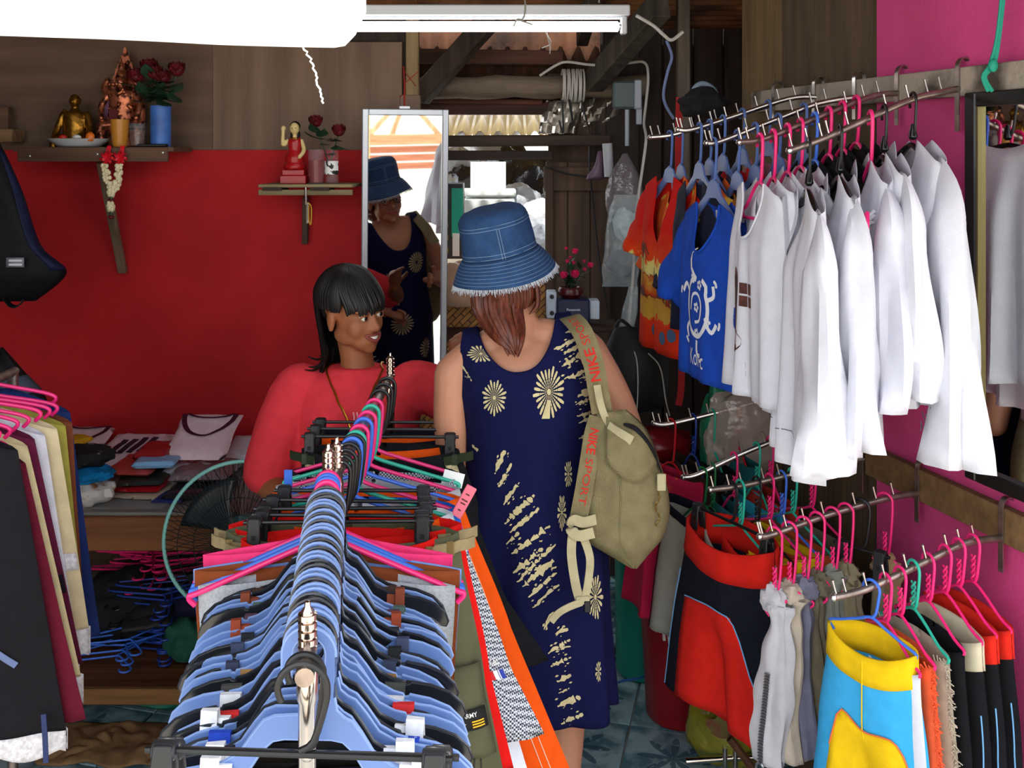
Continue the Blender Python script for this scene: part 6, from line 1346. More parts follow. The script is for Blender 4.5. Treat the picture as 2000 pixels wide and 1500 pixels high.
MB().box(P(1292, 942, 2.50), (0.022, 0.006, 0.042)).build('side_tab', canp, parent=bag, bevel=0.002)
b = MB(); b.tube([P(1284+4*sin(k*0.5), 960+k*3.2, 2.505)+Vector((0.002*sin(k*2.5), 0, 0)) for k in range(22)], 0.0022, 6); b.build('zip_chain', M('brass chain', (140, 116, 60), 0.4, metal=0.8), parent=bag)
b = MB(); b.tube([bagpt(0.46, v, 1, 0.001) for v in [lerp(0.32, 0.97, k/20) for k in range(21)]], 0.0022, 5); b.build('seam', can, parent=bag)
# upper strap over the shoulder, lettered
sh_ = lean(O2+Vector((0.118, 0, 1.372)))
stp = smooth_path([P(1138, 690, 2.86), P(1112, 640, 2.80), P(1108, 622, 2.72), P(1116, 622, 2.655), P(1138, 650, 2.60), P(1158, 705, 2.572), P(1168, 760, 2.562), P(1176, 806, 2.555)], 6)
SWD = 0.052
def strap_side(pts): return lambda t: Vector((1, 0.1, 0.30))
b = MB(); b.strip(stp, SWD, 0.004, Vector((1, 0.0, 0.25))); st_ = b.build('strap', can, parent=bag)
def on_path(pts, t):
    f = max(0, min(0.9999, t))*(len(pts)-1); i = int(f); return lerp(pts[i], pts[i+1], f-i), (pts[i+1]-pts[i]).normalized()
UPS = -1
def letter_strap(body, pts, t0, t1, hgt, par, side=Vector((1, 0, 0.25)), flip=1, bold=0.02):
    vs, fs = text2d(body, 1.0, bold); xs = [v.x for v in vs]; lo, hi = min(xs), max(xs); b = MB(); out = []
    for v in vs:
        p, tn = on_path(pts, lerp(t0, t1, (v.x-lo)/(hi-lo))); sd = (side-tn*side.dot(tn)).normalized(); nn = sd.cross(tn)
        if nn.y > 0: nn = -nn
        out.append(p+sd*(v.y*hgt*flip*UPS)+nn*0.0032)
    b.add(out, fs); b.build('strap_lettering', M('red strap print', (206, 36, 24), 0.8), parent=par)
letter_strap('NIKE', stp, 0.815, 0.655, 0.036, st_, flip=1); letter_strap('SPORT', stp, 0.635, 0.44, 0.030, st_, flip=1, bold=-0.005)
b = MB(); b.strip(smooth_path([P(1166, 752, 2.555), P(1172, 785, 2.545), P(1182, 815, 2.54), P(1196, 838, 2.525)], 5), 0.018, 0.004, (1, 0, 0.1)); b.build('strap_tie', canp, parent=bag)
low = smooth_path([P(1168, 815, 2.548), P(1158, 850, 2.525), P(1150, 900, 2.512), P(1140, 960, 2.505), P(1130, 1012, 2.50)], 8)
b = MB(); b.strip(low, 0.044, 0.004, Vector((1, 0, 0.05))); lo_ = b.build('lower_strap', can, parent=bag); letter_strap('NIKE', low, 0.18, 0.44, 0.030, lo_, side=Vector((1, 0, 0)), flip=-1); letter_strap('SPORT', low, 0.48, 0.86, 0.026, lo_, side=Vector((1, 0, 0)), flip=-1, bold=-0.005)
b = MB(); b.strip(smooth_path([P(1164, 1014, 2.50), P(1140, 1020, 2.49), P(1120, 1016, 2.485), P(1114, 1032, 2.48), P(1130, 1046, 2.478), P(1160, 1040, 2.48)], 6), 0.026, 0.0035, (0, 0, 1)); b.build('webbing_loop', canp, parent=bag)
b = MB(); b.strip(smooth_path([P(1120, 1030, 2.49), P(1116, 1080, 2.488), P(1124, 1140, 2.486), P(1132, 1170, 2.485)], 6), 0.022, 0.003, (1, 0, 0)); b.strip(smooth_path([P(1138, 1046, 2.492), P(1152, 1090, 2.49), P(1148, 1140, 2.488), P(1142, 1168, 2.486)], 6), 0.020, 0.003, (1, 0.3, 0)); b.build('hanging_webbing', canp, parent=bag)
MB().box(P(1138, 1172, 2.484), (0.034, 0.010, 0.020)).build('strap_slider', canp, parent=bag, bevel=0.002)
MB().box(P(1147, 1184, 2.483), (0.016, 0.012, 0.028)).build('side_release_buckle', M('black plastic'), parent=bag, bevel=0.002)
b = MB(); b.strip(smooth_path([P(1136, 1176, 2.48), P(1110, 1186, 2.478), P(1090, 1198, 2.476), P(1076, 1214, 2.476)], 5), 0.017, 0.003, (0, 0, 1)); b.build('strap_end', canp, parent=bag)
# ================================================================ MIRRORS
mir = M('mirror glass', (235, 238, 238), 0.02, metal=1.0); alu = M('silver frame', (186, 192, 200), 0.35, metal=0.7)
n_ = Vector((0.250, -0.966, -0.048)).normalized(); MXr = Vector((n_.y*-1, n_.x, 0)).normalized(); MZr = MXr.cross(n_)*-1
if MZr.z < 0: MZr = -MZr
def plane_hit(px, py, p0, n):
    d = P(px, py, 1.0)-Vector((0, 0, H)); o = Vector((0, 0, H)); return o+d*((p0-o).dot(n)/d.dot(n))
m0 = P(790, 215, 3.86); tl, tr_ = plane_hit(707, 212, m0, n_), plane_hit(876, 213, m0, n_); wM = (tr_-tl).dot(MXr); hM = 1.05
mt = thing('hanging_mirror', 'narrow silver-framed mirror hanging from red string beside the red wall', 'mirror', m0)
def MP(a, c, off=0.0): return tl+MXr*a-MZr*c+n_*off
def mbox(mb, a0, a1, c0, c1, o0, o1):
    vs = [MP(a, c, o) for o in (o0, o1) for c in (c0, c1) for a in (a0, a1)]; return mb.add(vs, [(0, 1, 3, 2), (4, 6, 7, 5), (0, 4, 5, 1), (2, 3, 7, 6), (0, 2, 6, 4), (1, 5, 7, 3)])
mbox(MB(), 0.01, wM-0.01, 0.01, hM-0.01, -0.004, 0.0).build('mirror_glass', mir, parent=mt, smooth=False)
fwd = 0.024
for a0, a1, c0, c1 in ((0, fwd, 0, hM), (wM-fwd, wM, 0, hM), (fwd, wM-fwd, 0, fwd), (fwd, wM-fwd, hM-fwd, hM)): mbox(MB(), a0, a1, c0, c1, -0.010, 0.010).build('frame_bar', alu, parent=mt, bevel=0.003, smooth=False)
mbox(MB(), wM*0.42, wM*0.55, -0.012, 0.0, -0.006, 0.006).build('hanging_plate', alu, parent=mt, bevel=0.002, smooth=False)
b = MB(); st0 = MP(wM*0.485, -0.01); nail = P(788, 130, 4.012)
b.tube([st0, lerp(st0, nail, 0.5)+Vector((0.003, 0, 0)), nail], 0.0035, 6)
for k, (x, y) in enumerate(((817, 140), (812, 168), (780, 190))): b.tube([lerp(st0, nail, 0.2+0.35*(k+1) if k < 2 else 0.3) if k < 2 else lerp(st0, nail, 0.3), P(x, y, 3.93)], 0.0018, 5)
b.build('red_string', M('red string', (150, 40, 34), 0.7), parent=mt)
# black framed mirror on the pink wall
a = wall_at(1906)+WNn*0.012; wm = thing('wall_mirror', 'tall black-framed mirror on the pink wall at the right edge', 'mirror', a)
def wq(s_, z, off): q = a-WT*s_+WNn*off; q.z = z; return q
dA = a.y; ztp, zbt = H+(HOR-182)*dA/F, H-(930-HOR)*dA/F
def wbox(mb, s0, s1, z0, z1, o0, o1):
    return mb.add([wq(s_, z, o) for o in (o0, o1) for z in (z0, z1) for s_ in (s0, s1)], [(0, 1, 3, 2), (4, 6, 7, 5), (0, 4, 5, 1), (2, 3, 7, 6), (0, 2, 6, 4), (1, 5, 7, 3)])
wbox(MB(), 0.005, 0.60, zbt+0.005, ztp-0.005, 0.0, 0.006).build('mirror_glass', mir, parent=wm, smooth=False)
for s0, s1, z0, z1 in ((0, 0.034, zbt, ztp), (0.571, 0.605, zbt, ztp), (0.034, 0.571, ztp-0.032, ztp), (0.034, 0.571, zbt, zbt+0.032)): wbox(MB(), s0, s1, z0, z1, 0.0, 0.020).build('frame_bar', M('black mirror frame', (20, 20, 20), 0.3), parent=wm, bevel=0.003, smooth=False)
wbox(MB(), 0.034, 0.040, zbt+0.03, ztp-0.03, 0.0, 0.0165).build('gilt_edge', M('dull gilt edge', (120, 110, 70), 0.4, metal=0.7), parent=wm, smooth=False)
b = MB(); tw = M('turquoise cord', (20, 140, 116), 0.6)
for dx in (-2, 2): b.tube(smooth_path([P(1962+dx, -40, 2.12), P(1950+dx, 70, 2.135), P(1938+dx*2, 125, 2.14), P(1922+dx, 150, 2.145), P(1934+dx*2, 178, 2.15)], 6), 0.0042, 7)
b.ell(P(1940, 128, 2.132), (0.010, 0.008, 0.014), n=10, m=8); tag(b.build('rope', tw), 'turquoise cord tied round the grey board above the black mirror', 'rope')
# ================================================================ TUBE LIGHT, AWNING, CABLES
tlg = thing('tube_light', 'white fluorescent batten with one lit tube hanging under the roof', 'light', P(960, 40, 3.35))
wl = M('white batten enamel', (206, 210, 216), 0.4); d = 3.35
a, c = P(560, 14, d), P(1229, 14, d); MB().box(((a.x+c.x)/2, d, P(0, 22, d).z), (c.x-a.x, 0.06, 0.036)).build('batten', wl, parent=tlg, bevel=0.004, smooth=False)
MB().box(((a.x+c.x)/2, d, P(0, 35, d).z), (c.x-a.x-0.04, 0.035, 0.006)).build('reflector', wl, parent=tlg, smooth=False)
tube_m = M('lit tube', (255, 255, 255), 0.3, emit=16.0)
MB().tube([P(575, 52, d-0.005), P(1207, 52, d-0.005)], 0.0165, 16).build('tube', tube_m, parent=tlg)
for x in (1218, 566): MB().box(P(x, 50, d-0.002), (0.020, 0.035, 0.058)).build('lampholder', wl, parent=tlg, bevel=0.004, smooth=False)
for x in (1211, 571): MB().tube([P(x-3, 52, d-0.005), P(x+3, 52, d-0.005)], 0.013, 12).build('end_cap', M('tube cap metal', (190, 190, 190), 0.3, metal=0.8), parent=tlg)
b = MB(); b.tube(smooth_path([P(1003, 52, d-0.03), P(1010, 38, d-0.03), P(1022, 36, d-0.035), P(1026, 12, d-0.03), P(1022, -20, d)], 5), 0.003, 6); b.tube(smooth_path([P(1010, 38, d-0.03), P(1040, 48, d-0.04)], 5), 0.003, 6)
b.tube(smooth_path([P(1066, 64, d-0.01), P(1076, 85, d-0.01), P(1058, 94, d-0.01)], 5), 0.0022, 6); b.tube(smooth_path([P(1068, 64, d-0.01), P(1074, 90, d-0.01), P(1074, 105, d-0.01)], 5), 0.0022, 6); b.build('flex', M('grey flex', (150, 146, 138), 0.6), parent=tlg)
for x in (620, 1170): MB().tube([P(x, 6, d), Vector((P(x, 6, d).x, d, roof_z(d)-0.01))], 0.003, 6).build('hanging_wire', M('grey flex'), parent=tlg)
# white sunlit awning cloth hanging at the shop front, top left
aw = cloth('white awning cloth', (250, 250, 250), 0.02, transl=0.4); AD = 0.80
def awn(u, v):
    px = lerp(-500, 712, u); bot = 68+24*sstep(0.35, 0.98, u)-70*max(0, (u-0.955)/0.045)**2.2; py = lerp(-190, bot, v)
    return P(px, py, AD+0.012*sin(u*23)*v+0.05*(1-v))
b = MB(); b.grid(awn, 60, 12); t = tag(b.build('awning_cloth', aw, solid=0.003), 'white sunlit awning cloth hanging across the top left of the shop front', 'awning')
struct('trim_16', MB().tube([Vector((-1.6, AD+0.06, awn(0.5, 0).z+0.01)), Vector((1.6, AD+0.06, awn(0.5, 0).z+0.01))], 0.018, 12), bar_m)
b = MB(); RN.seed(9); pts = []
for k in range(26): t_ = k/25; pts.append(P(lerp(590, 638, t_)+rnd(-3, 3)+5*sin(t_*5), lerp(88, 202, t_), 0.86))
b.tube(pts, 0.0009, 5); tag(b.build('crimped_string', M('bright nylon string', (250, 250, 255), 0.3), smooth=True), 'thin crimped white string dangling below the awning cloth', 'string')
# meter box, cables, coil
mb_ = thing('meter_box', 'grey green meter box on the beam at the back right', 'meter box', P(1222, 190, 4.1))
a = P(1222, 186, 4.1); MB().box(a, (0.105, 0.06, 0.11)).build('box_body', M('grey green enamel', (70, 84, 86), 0.45), parent=mb_, bevel=0.008, smooth=False)
MB().box(P(1245, 185, 4.08), (0.028, 0.06, 0.115)).build('side_panel', M('pale grey plastic', (150, 156, 166), 0.4), parent=mb_, bevel=0.004, smooth=False); MB().box(P(1248, 225, 4.08), (0.022, 0.03, 0.075)).build('terminal_cover', M('pale grey plastic'), parent=mb_, bevel=0.003, smooth=False)
MB().tube([P(1225, 214, 4.1), P(1225, 285, 4.1)], 0.009, 10).build('conduit', M('pale grey plastic'), parent=mb_)
gc = M('grey cable', (176, 172, 166), 0.5); bc = M('black cable', (18, 18, 20), 0.5)
def cable(trace, r, mat, lab, nm='cable'):
    b = MB(); b.tube(smooth_path([P(*p) for p in trace], 7), r, 8); return tag(b.build(nm, mat), lab, 'cable')
co_ = thing('cable_coil', 'coil of white cable wound round the log', 'cable', P(1118, 160, 4.2)); b = MB(); lc_ = P(1118, 170, 4.22); ra = []
for k in range(14*14):
    q = 2*pi*k/14; ra.append(lc_+Vector((lerp(-0.045, 0.045, k/(14*14))+0.004*sin(k*0.31), 0.062*cos(q), 0.066*sin(q)+0.006)))
b.tube(ra, 0.0042, 6); b.build('windings', gc, parent=co_)
cable([(1054, 148, 4.13), (1085, 128, 4.13), (1108, 121, 4.12), (1160, 127, 4.1), (1220, 124, 4.08), (1258, 122, 4.08), (1266, 150, 4.06), (1262, 200, 4.04), (1258, 240, 4.0), (1262, 270, 3.9), (1256, 320, 3.85), (1246, 390, 3.8), (1240, 450, 3.78), (1236, 540, 3.75), (1226, 660, 3.7), (1228, 688, 3.7)], 0.0055, gc, 'grey cable running from the coil over the meter box and down past the hanging bags')
cable([(1242, 30, 3.5), (1276, 50, 3.5), (1296, 68, 3.5), (1312, 78, 3.5), (1334, 62, 3.5)], 0.006, gc, 'grey flex sagging from the right end of the tube light')
cable([(1302, 80, 3.52), (1312, 110, 3.5), (1304, 140, 3.5), (1296, 180, 3.5), (1300, 205, 3.5), (1316, 232, 3.5)], 0.005, M('blue grey cable', (96, 110, 150), 0.5), 'blue and grey taped cable dropping towards the upper arms')
cable([(1135, 195, 4.2), (1150, 260, 4.2), (1152, 330, 4.2), (1160, 420, 4.2), (1172, 520, 4.15), (1190, 620, 4.1)], 0.004, bc, 'black cable falling across the plank door')
cable([(1098, 195, 4.18), (1100, 260, 4.18), (1092, 235, 4.18)], 0.004, bc, 'short black wire looped under the coil', 'wire'); cable([(1112, 195, 4.18), (1118, 235, 4.16), (1116, 238, 4.16)], 0.005, bc, 'short black wire end under the log', 'wire')
cable([(1064, 326, 4.2), (1110, 340, 4.2), (1160, 346, 4.18), (1200, 345, 4.15)], 0.004, bc, 'black wire strung across the top of the plank door', 'wire')
cable([(1228, 690, 3.68), (1218, 670, 3.66), (1200, 645, 3.7), (1176, 632, 3.75)], 0.0022, gc, 'thin pale flex draped over the black bag to the radio'); cable([(1216, 660, 3.4), (1240, 690, 3.34), (1246, 740, 3.32), (1244, 800, 3.32)], 0.0022, gc, 'thin pale flex hanging down the front of the black bag')
cable([(1236, 668, 3.42), (1268, 692, 3.34), (1290, 720, 3.32), (1300, 780, 3.3), (1308, 812, 3.3)], 0.0022, gc, 'thin flex curving over the right side of the black bag')
rib = M('red ribbon', (170, 16, 22), 0.7); b = MB(); b.strip(smooth_path([P(1327, 190, 3.4), P(1325, 290, 3.4), P(1326, 420, 3.4), P(1328, 650, 3.4), P(1331, 700, 3.4), P(1330, 760, 3.4), P(1325, 792, 3.4)], 5), 0.022, 0.003, (1, 0, 0)); tag(b.build('red_ribbon', rib), 'red ribbon hanging behind the beach-print shirt', 'ribbon')
b = MB(); b.tube(smooth_path([P(1350, 205, 3.3), P(1356, 175, 3.3), P(1372, 164, 3.3), P(1390, 172, 3.3), P(1398, 184, 3.3)], 6), 0.010, 10); tag(b.build('hose_bend', M('pale blue hose', (130, 150, 170), 0.4)), 'pale blue bent pipe above the chrome arms at the back', 'pipe')
# dark caps and bag bunched above the arms
o = blob(P(1375, 205, 3.22), (0.075, 0.06, 0.05), 71, 0.35).build('dark_bundle', M('dark knitted bundle', (16, 14, 16), 0.9)); tag(o, 'dark bundle wedged above the middle chrome arm', 'bundle')
# hanging plastic bags in the back right corner
fl1 = film('clear plastic film', (186, 196, 200), 0.30); fl2 = film('smoky plastic film', (120, 112, 116), 0.55)
def hangbag(tr, bl, d, mat, lab, wd=0.05, seed=1, inner=None, name='hanging_plastic_bag'):
    b = MB(); Lp, Rp = spath(tr, 5), spath(bl, 5)
    def S_(u, v):
        q = 2*pi*u; a, c = crv(Lp, v), crv(Rp, v); m = ((a[0]+c[0])/2, (a[1]+c[1])/2); hw = (c[0]-a[0])/2
        nn = 1+0.12*noise.noise((cos(q)*2, sin(q)*2, v*6+seed)); return P(m[0]+hw*cos(q)*nn, m[1], d+wd*sin(q)*nn*sin(pi*min(1, v*0.9+0.05)))
    b.grid(S_, 24, 22, True)
    if not inner: return tag(b.build(name, mat), lab, 'bag')
    t = thing(name, lab, 'bag', P((tr[0][0]+bl[0][0])/2, tr[0][1], d)); b.build('film', mat, parent=t); return t
hangbag([(1216, 300), (1190, 350), (1182, 400), (1186, 420)], [(1226, 300), (1250, 340), (1256, 380), (1250, 420)], 3.95, fl2, 'smoky plastic bag hanging under the meter box', seed=3)
hb_ = hangbag([(1200, 380), (1186, 430), (1178, 520), (1176, 560)], [(1246, 380), (1254, 430), (1250, 500), (1244, 560)], 3.80, fl1, 'clear plastic bag of folded white goods hanging left of the beach-print shirt', seed=5, inner=1, wd=0.07)
b = blob(P(1222, 440, 3.80), (0.045, 0.035, 0.06), 12, 0.3, flat_bottom=False); b.build('folded_goods', cloth('pale folded goods', (170, 186, 186), 0.15), parent=hb_); b = blob(P(1214, 515, 3.80), (0.05, 0.04, 0.05), 15, 0.3, flat_bottom=False); b.build('folded_goods', cloth('grey folded goods', (90, 92, 104), 0.2), parent=hb_)
hangbag([(1228, 560), (1214, 610), (1204, 650), (1206, 668)], [(1246, 560), (1244, 620), (1232, 665), (1228, 670)], 3.72, fl1, 'narrow clear plastic sleeve hanging below the bag of white goods', seed=8, wd=0.02)
hangbag([(1168, 300), (1160, 330), (1146, 345), (1146, 350)], [(1176, 290), (1180, 320), (1180, 345), (1176, 352)], 4.05, M('mauve plastic', (96, 72, 92), 0.4), 'mauve plastic bag tucked beside the door head', seed=9, wd=0.03)
o = MB().tube([P(1186, 280, 4.0), P(1190, 345, 4.0)], 0.020, 12).build('rolled_sheet', M('rolled grey sheet', (150, 152, 158), 0.4)); tag(o, 'grey rolled sheet standing against the corner above the smoky bag', 'roll')
# radio, flowers, dark bag, shelf they stand on
sf = thing('corner_shelf', 'dark shelf board behind the customer carrying the radio', 'shelf', P(1125, 640, 3.75))
a = P(1125, 636, 3.75); MB().box(a, (0.30, 0.20, 0.018)).build('board', dwx, parent=sf, bevel=0.002, smooth=False)
for x in (1092, 1158): MB().box((P(x, 640, 3.8).x, 3.8, a.z/2), (0.03, 0.03, a.z-0.02)).build('leg', dwood, parent=sf, bevel=0.002, smooth=False)
top = a.z+0.009; rd = thing('radio_cassette', 'navy radio cassette player with silver ends on the dark shelf', 'radio', (a.x, 3.72, top))
z0 = top; zt = P(0, 583, 3.70).z
MB().box((P(1119, 0, 3.70).x, 3.72, (z0+zt)/2), (0.118, 0.09, zt-z0)).build('body', M('navy radio plastic', (22, 30, 64), 0.4), parent=rd, bevel=0.006)
x = P(1120, 0, 3.66).x
for px_, y0, y1 in ((1077, 568, 620), (1160, 585, 622)): MB().box((P(px_, 0, 3.73).x, 3.735, (P(0, y0, 3.73).z+P(0, y1, 3.73).z)/2), (0.036, 0.07, P(0, y0, 3.73).z-P(0, y1, 3.73).z)).build('speaker_end', M('silver plastic', (190, 200, 214), 0.4), parent=rd, bevel=0.004)
vs, fs = text2d('Panasonic', 0.0125, 0.0002); b = MB(); b.add([Vector((P(1120, 0, 3.675).x+v.x, 3.6735, P(0, 605, 3.675).z+v.y)) for v in vs], fs); b.build('maker_lettering', M('pale lettering', (200, 206, 220), 0.5), parent=rd, smooth=False)
for k in (-1, 1): MB().lathe([(0.001, -0.004), (0.008, -0.004), (0.008, 0.004), (0.001, 0.004)], c=(P(1078, 0, 3.69).x, 3.695, P(0, 596+16*k, 3.69).z), axis=Vector((0, 1, 0)), n=12).build('knob', M('black plastic'), parent=rd)
fp = thing('flower_pot', 'pink artificial flowers in a dark red pot on top of the radio', 'flowers', (P(1114, 0, 3.70).x, 3.72, zt))
c = Vector((P(1114, 0, 3.72).x, 3.72, zt)); MB().lathe([(0.030, 0.0), (0.045, 0.015), (0.046, 0.03), (0.040, 0.04), (0.034, 0.04), (0.03, 0.034), (0.001, 0.03)], c=c, n=20).build('pot', M('dark red pot', (70, 14, 20), 0.3), parent=fp)
def flower(par, p, r, mat, n=7, name='flower', seed=0):
    b = MB()
    for ring, (rr, tilt, cnt) in enumerate(((r*0.85, 0.75, n), (r*0.8, 1.05, n), (r*0.7, 1.35, n-2))):
        for k in range(cnt):
            q = 2*pi*k/cnt+ring*0.5+seed; o_ = Vector((cos(q), sin(q)*0.9, 0)); up = Vector((0, -0.35, 1)).normalized(); sd = o_.cross(up).normalized()
            d_ = (o_*cos(tilt)+up*sin(tilt)).normalized(); base = p+o_*r*0.1
            b.grid(lambda u, v: base+d_*rr*v+sd*(u-0.5)*rr*1.1*sin(pi*min(1, 0.15+0.75*v))+up*rr*0.25*((u-0.5)**2*4*v)-o_*rr*0.15*v*v, 4, 4)
    b.ell(p+Vector((0, 0, r*0.30)), (r*0.55, r*0.55, r*0.5), n=10, m=7)
    return b.build(name, mat, parent=par)
pkf = M('pink petals', (214, 34, 96), 0.6, var=0.2, scale=30); lfm = M('dark leaf', (24, 52, 30), 0.5, var=0.3, scale=30); b = MB(); lv = MB(); RN.seed(31)
for k, (px_, py_, r) in enumerate(((1101, 542, 0.024), (1123, 540, 0.026), (1123, 494, 0.018), (1106, 487, 0.010), (1085, 530, 0.013), (1080, 515, 0.011), (1108, 512, 0.012), (1120, 515, 0.012), (1141, 512, 0.010), (1153, 521, 0.018), (1142, 528, 0.011), (1114, 505, 0.010))):
    p = P(px_, py_, 3.70); flower(fp, p, r, pkf, 6, seed=k); s0 = c+Vector((rnd(-.015, .015), rnd(-.01, .01), 0.035)); b.tube(smooth_path([s0, lerp(s0, p, 0.6)+Vector((0, 0, 0.01)), p], 4), 0.0016, 5)
    for j in range(3):
        q0 = lerp(s0, p, rnd(0.2, 0.8)); dd = Vector((rnd(-1, 1), rnd(-1, 0.4), rnd(-0.2, 0.8))).normalized(); x_, y_ = basis(dd); lv.add([q0, q0+dd*0.018+x_*0.010, q0+dd*0.042, q0+dd*0.018-x_*0.010], [(0, 1, 2, 3)])
b.build('stems', lfm, parent=fp); lv.build('leaves', lfm, parent=fp, kind='stuff', smooth=False)
o = MB()
def bb_(u, v):
    q = 2*pi*u; L_ = crv(spath([(1200, 640), (1178, 690), (1172, 740), (1190, 800), (1215, 812)], 4), v); R_2 = crv(spath([(1230, 636), (1296, 662), (1308, 700), (1306, 770), (1290, 800)], 4), v)
    return P(lerp(L_[0], R_2[0], 0.5+0.5*cos(q)), lerp(L_[1], R_2[1], 0.5+0.5*cos(q)), 3.42+0.09*sin(q)*sin(pi*(0.06+0.88*v)))
o.grid(bb_, 26, 18, True); cb_ = thing('black_sack', 'big black bag hanging behind the customer below the radio', 'bag', P(1240, 810, 3.42)); o.build('sack_body', M('matt black bag', (14, 14, 17), 0.65, bump=0.3, bscale=30), parent=cb_)
MB().tube(smooth_path([P(1200, 642, 3.42), P(1212, 625, 3.42), P(1230, 638, 3.42)], 5), 0.006, 8).build('handle', M('matt black bag'), parent=cb_)
# stool with the red radio clock and dark things below the black bag
o = blob(P(1290, 868, 3.35), (0.11, 0.08, 0.055), 23, 0.15); tag(o.build('red_box', M('dark red enamel', (130, 20, 30), 0.3)), 'dark red rounded case below the black bag, behind the deepest lower arm', 'case')
gb = thing('carrier_bag', 'green and cream plastic bag of clothes on the plank wall behind the deep lower arms', 'bag', P(1450, 950, 3.15)); b = blob(P(1452, 850, 3.12), (0.12, 0.05, 0.15), 61, 0.25, flat_bottom=False)
b.build('bag_film', film('cream plastic film', (190, 170, 160), 0.6), parent=gb); b = blob(P(1400, 850, 3.14), (0.05, 0.04, 0.16), 64, 0.3, flat_bottom=False); b.build('green_side', M('green plastic bag', (16, 110, 80), 0.4), parent=gb)
# ================================================================ BINS, SACKS, FLOOR THINGS ON THE RIGHT
rb = thing('red_bin', 'tall dark red plastic bin on the tiles under the lower arms', 'bin', P(1330, 1405, 3.30)); c = Vector((P(1330, 0, 3.30).x, 3.30, 0.006))
zt2 = P(0, 1160, 3.2).z
MB().lathe([(0.001, 0), (0.105, 0.0), (0.112, 0.01), (0.132, zt2-0.05), (0.134, zt2-0.03), (0.128, zt2-0.03), (0.108, 0.02), (0.001, 0.02)], c=c, n=36).build('bin_body', M('dark red plastic', (130, 16, 24), 0.35), parent=rb)
MB().lathe([(0.128, zt2-0.03), (0.142, zt2-0.03), (0.144, zt2-0.015), (0.140, zt2), (0.130, zt2), (0.126, zt2-0.01)], c=c, n=36, cap=False).build('rim', M('dark red plastic'), parent=rb)
gt_ = thing('teal_bin', 'tall teal plastic bin behind the red one', 'bin', P(1245, 1340, 3.55)); c = Vector((P(1258, 0, 3.58).x, 3.58, 0.006)); h3 = P(0, 1040, 3.58).z
MB().lathe([(0.001, 0), (0.092, 0.0), (0.098, 0.01), (0.104, h3), (0.099, h3), (0.09, 0.02), (0.001, 0.02)], c=c, n=32).build('bin_body', M('teal plastic', (20, 128, 112), 0.4), parent=gt_)
MB().lathe([(0.098, h3), (0.108, h3), (0.109, h3-0.02), (0.103, h3-0.02)], c=c, n=32, cap=False).build('rim', M('teal plastic'), parent=gt_)
ys = thing('yellow_sack', 'yellow green plastic sack with dark red print on the floor beside the red bin', 'sack', P(1420, 1480, 3.08)); sm = film('yellow green plastic', (134, 128, 34), 0.92, 0.3); c = P(1425, 1432, 3.06)
b = blob((c.x, c.y, 0.105), (0.115, 0.11, 0.125), 33, 0.22, fr=1.6); b.build('sack_body', sm, parent=ys)
sfn = lambda x_, z_: Vector((c.x+x_, c.y-0.135+abs(x_+0.02)*0.35, z_))
b = MB(); n = 14; b.add([sfn(-0.045, 0.165)]+[sfn(-0.045+0.045*cos(k*2*pi/n)*(1+0.2*sin(k*2.2)), 0.165+0.032*sin(k*2*pi/n)*(1+0.25*cos(k*3))) for k in range(n)], [(0, 1+k, 1+(k+1) % n) for k in range(n)]); b.build('printed_patch', M('dark red print', (110, 24, 26), 0.5, col2=(90, 86, 30), scale=30), parent=ys)
st2 = thing('floor_stand', 'low chrome stand foot with short pegs on the tiles at the bottom', 'stand', P(1400, 1490, 2.98)); b = MB(); b.tube([P(1340, 1487, 2.96)+Vector((0, 0, 0)), P(1425, 1480, 2.96), P(1560, 1476, 2.96)], 0.009, 10); b.build('bar', steel, parent=st2)
for px_ in (1416, 1436): MB().tube([P(px_, 1460, 2.95), P(px_, 1500, 2.95)], 0.007, 10).build('peg', steel, parent=st2)
MB().tube([P(1425, 1442, 2.9), P(1470, 1500, 2.88), P(1520, 1560, 2.86)], 0.012, 8).build('brown_stick', wood('brown stick', (92, 58, 36)), parent=st2)
cable([(1190, 1340, 3.5), (1215, 1330, 3.42), (1240, 1326, 3.40), (1275, 1318, 3.42)], 0.004, M('blue flex', (30, 80, 150), 0.5), 'blue flex lying on the tiles beside the teal bin')
# ================================================================ COUNTER AT THE BACK LEFT
TZ = 0.682; TY0 = 3.22; xr = P(512, 0, TY0).x
ct = thing('counter', 'long wooden counter along the red wall with a low shelf', 'table', (-1.2, TY0, 0)); cw = wood('counter plank', (124, 76, 44), (92, 54, 32), along='x'); cwl = wood('pale low plank', (140, 100, 58), (108, 74, 42), along='x')
x0 = -1.80; x1 = xr+0.12; ccx = (x0+x1)/2
MB().box((ccx, (TY0+3.98)/2, TZ-0.012), (x1-x0, 3.98-TY0, 0.022)).build('counter_top', M('clear covered top', (120, 116, 112), 0.3), parent=ct, bevel=0.003, smooth=False)
MB().box((ccx, TY0-0.010, TZ-0.062), (x1-x0, 0.022, 0.105)).build('front_board', cw, parent=ct, bevel=0.003, smooth=False)
MB().box((ccx, TY0+0.02, 0.095), (x1-x0, 0.022, 0.050)).build('low_front_board', cwl, parent=ct, bevel=0.003, smooth=False)
MB().box((ccx, (TY0+3.98)/2, 0.095), (x1-x0, 3.94-TY0, 0.02)).build('low_shelf', cw, parent=ct, bevel=0.002, smooth=False)
MB().box((ccx, 3.92, 0.36), (x1-x0, 0.015, 0.52)).build('back_board', wood('brown back board', (88, 66, 50), (66, 48, 36), along='x'), parent=ct, smooth=False)
for x in (x0+0.05, x1-0.04):
    for y in (TY0+0.05, 3.88): MB().box((x, y, TZ/2-0.03), (0.05, 0.05, TZ-0.07)).build('leg', cw, parent=ct, bevel=0.003, smooth=False)
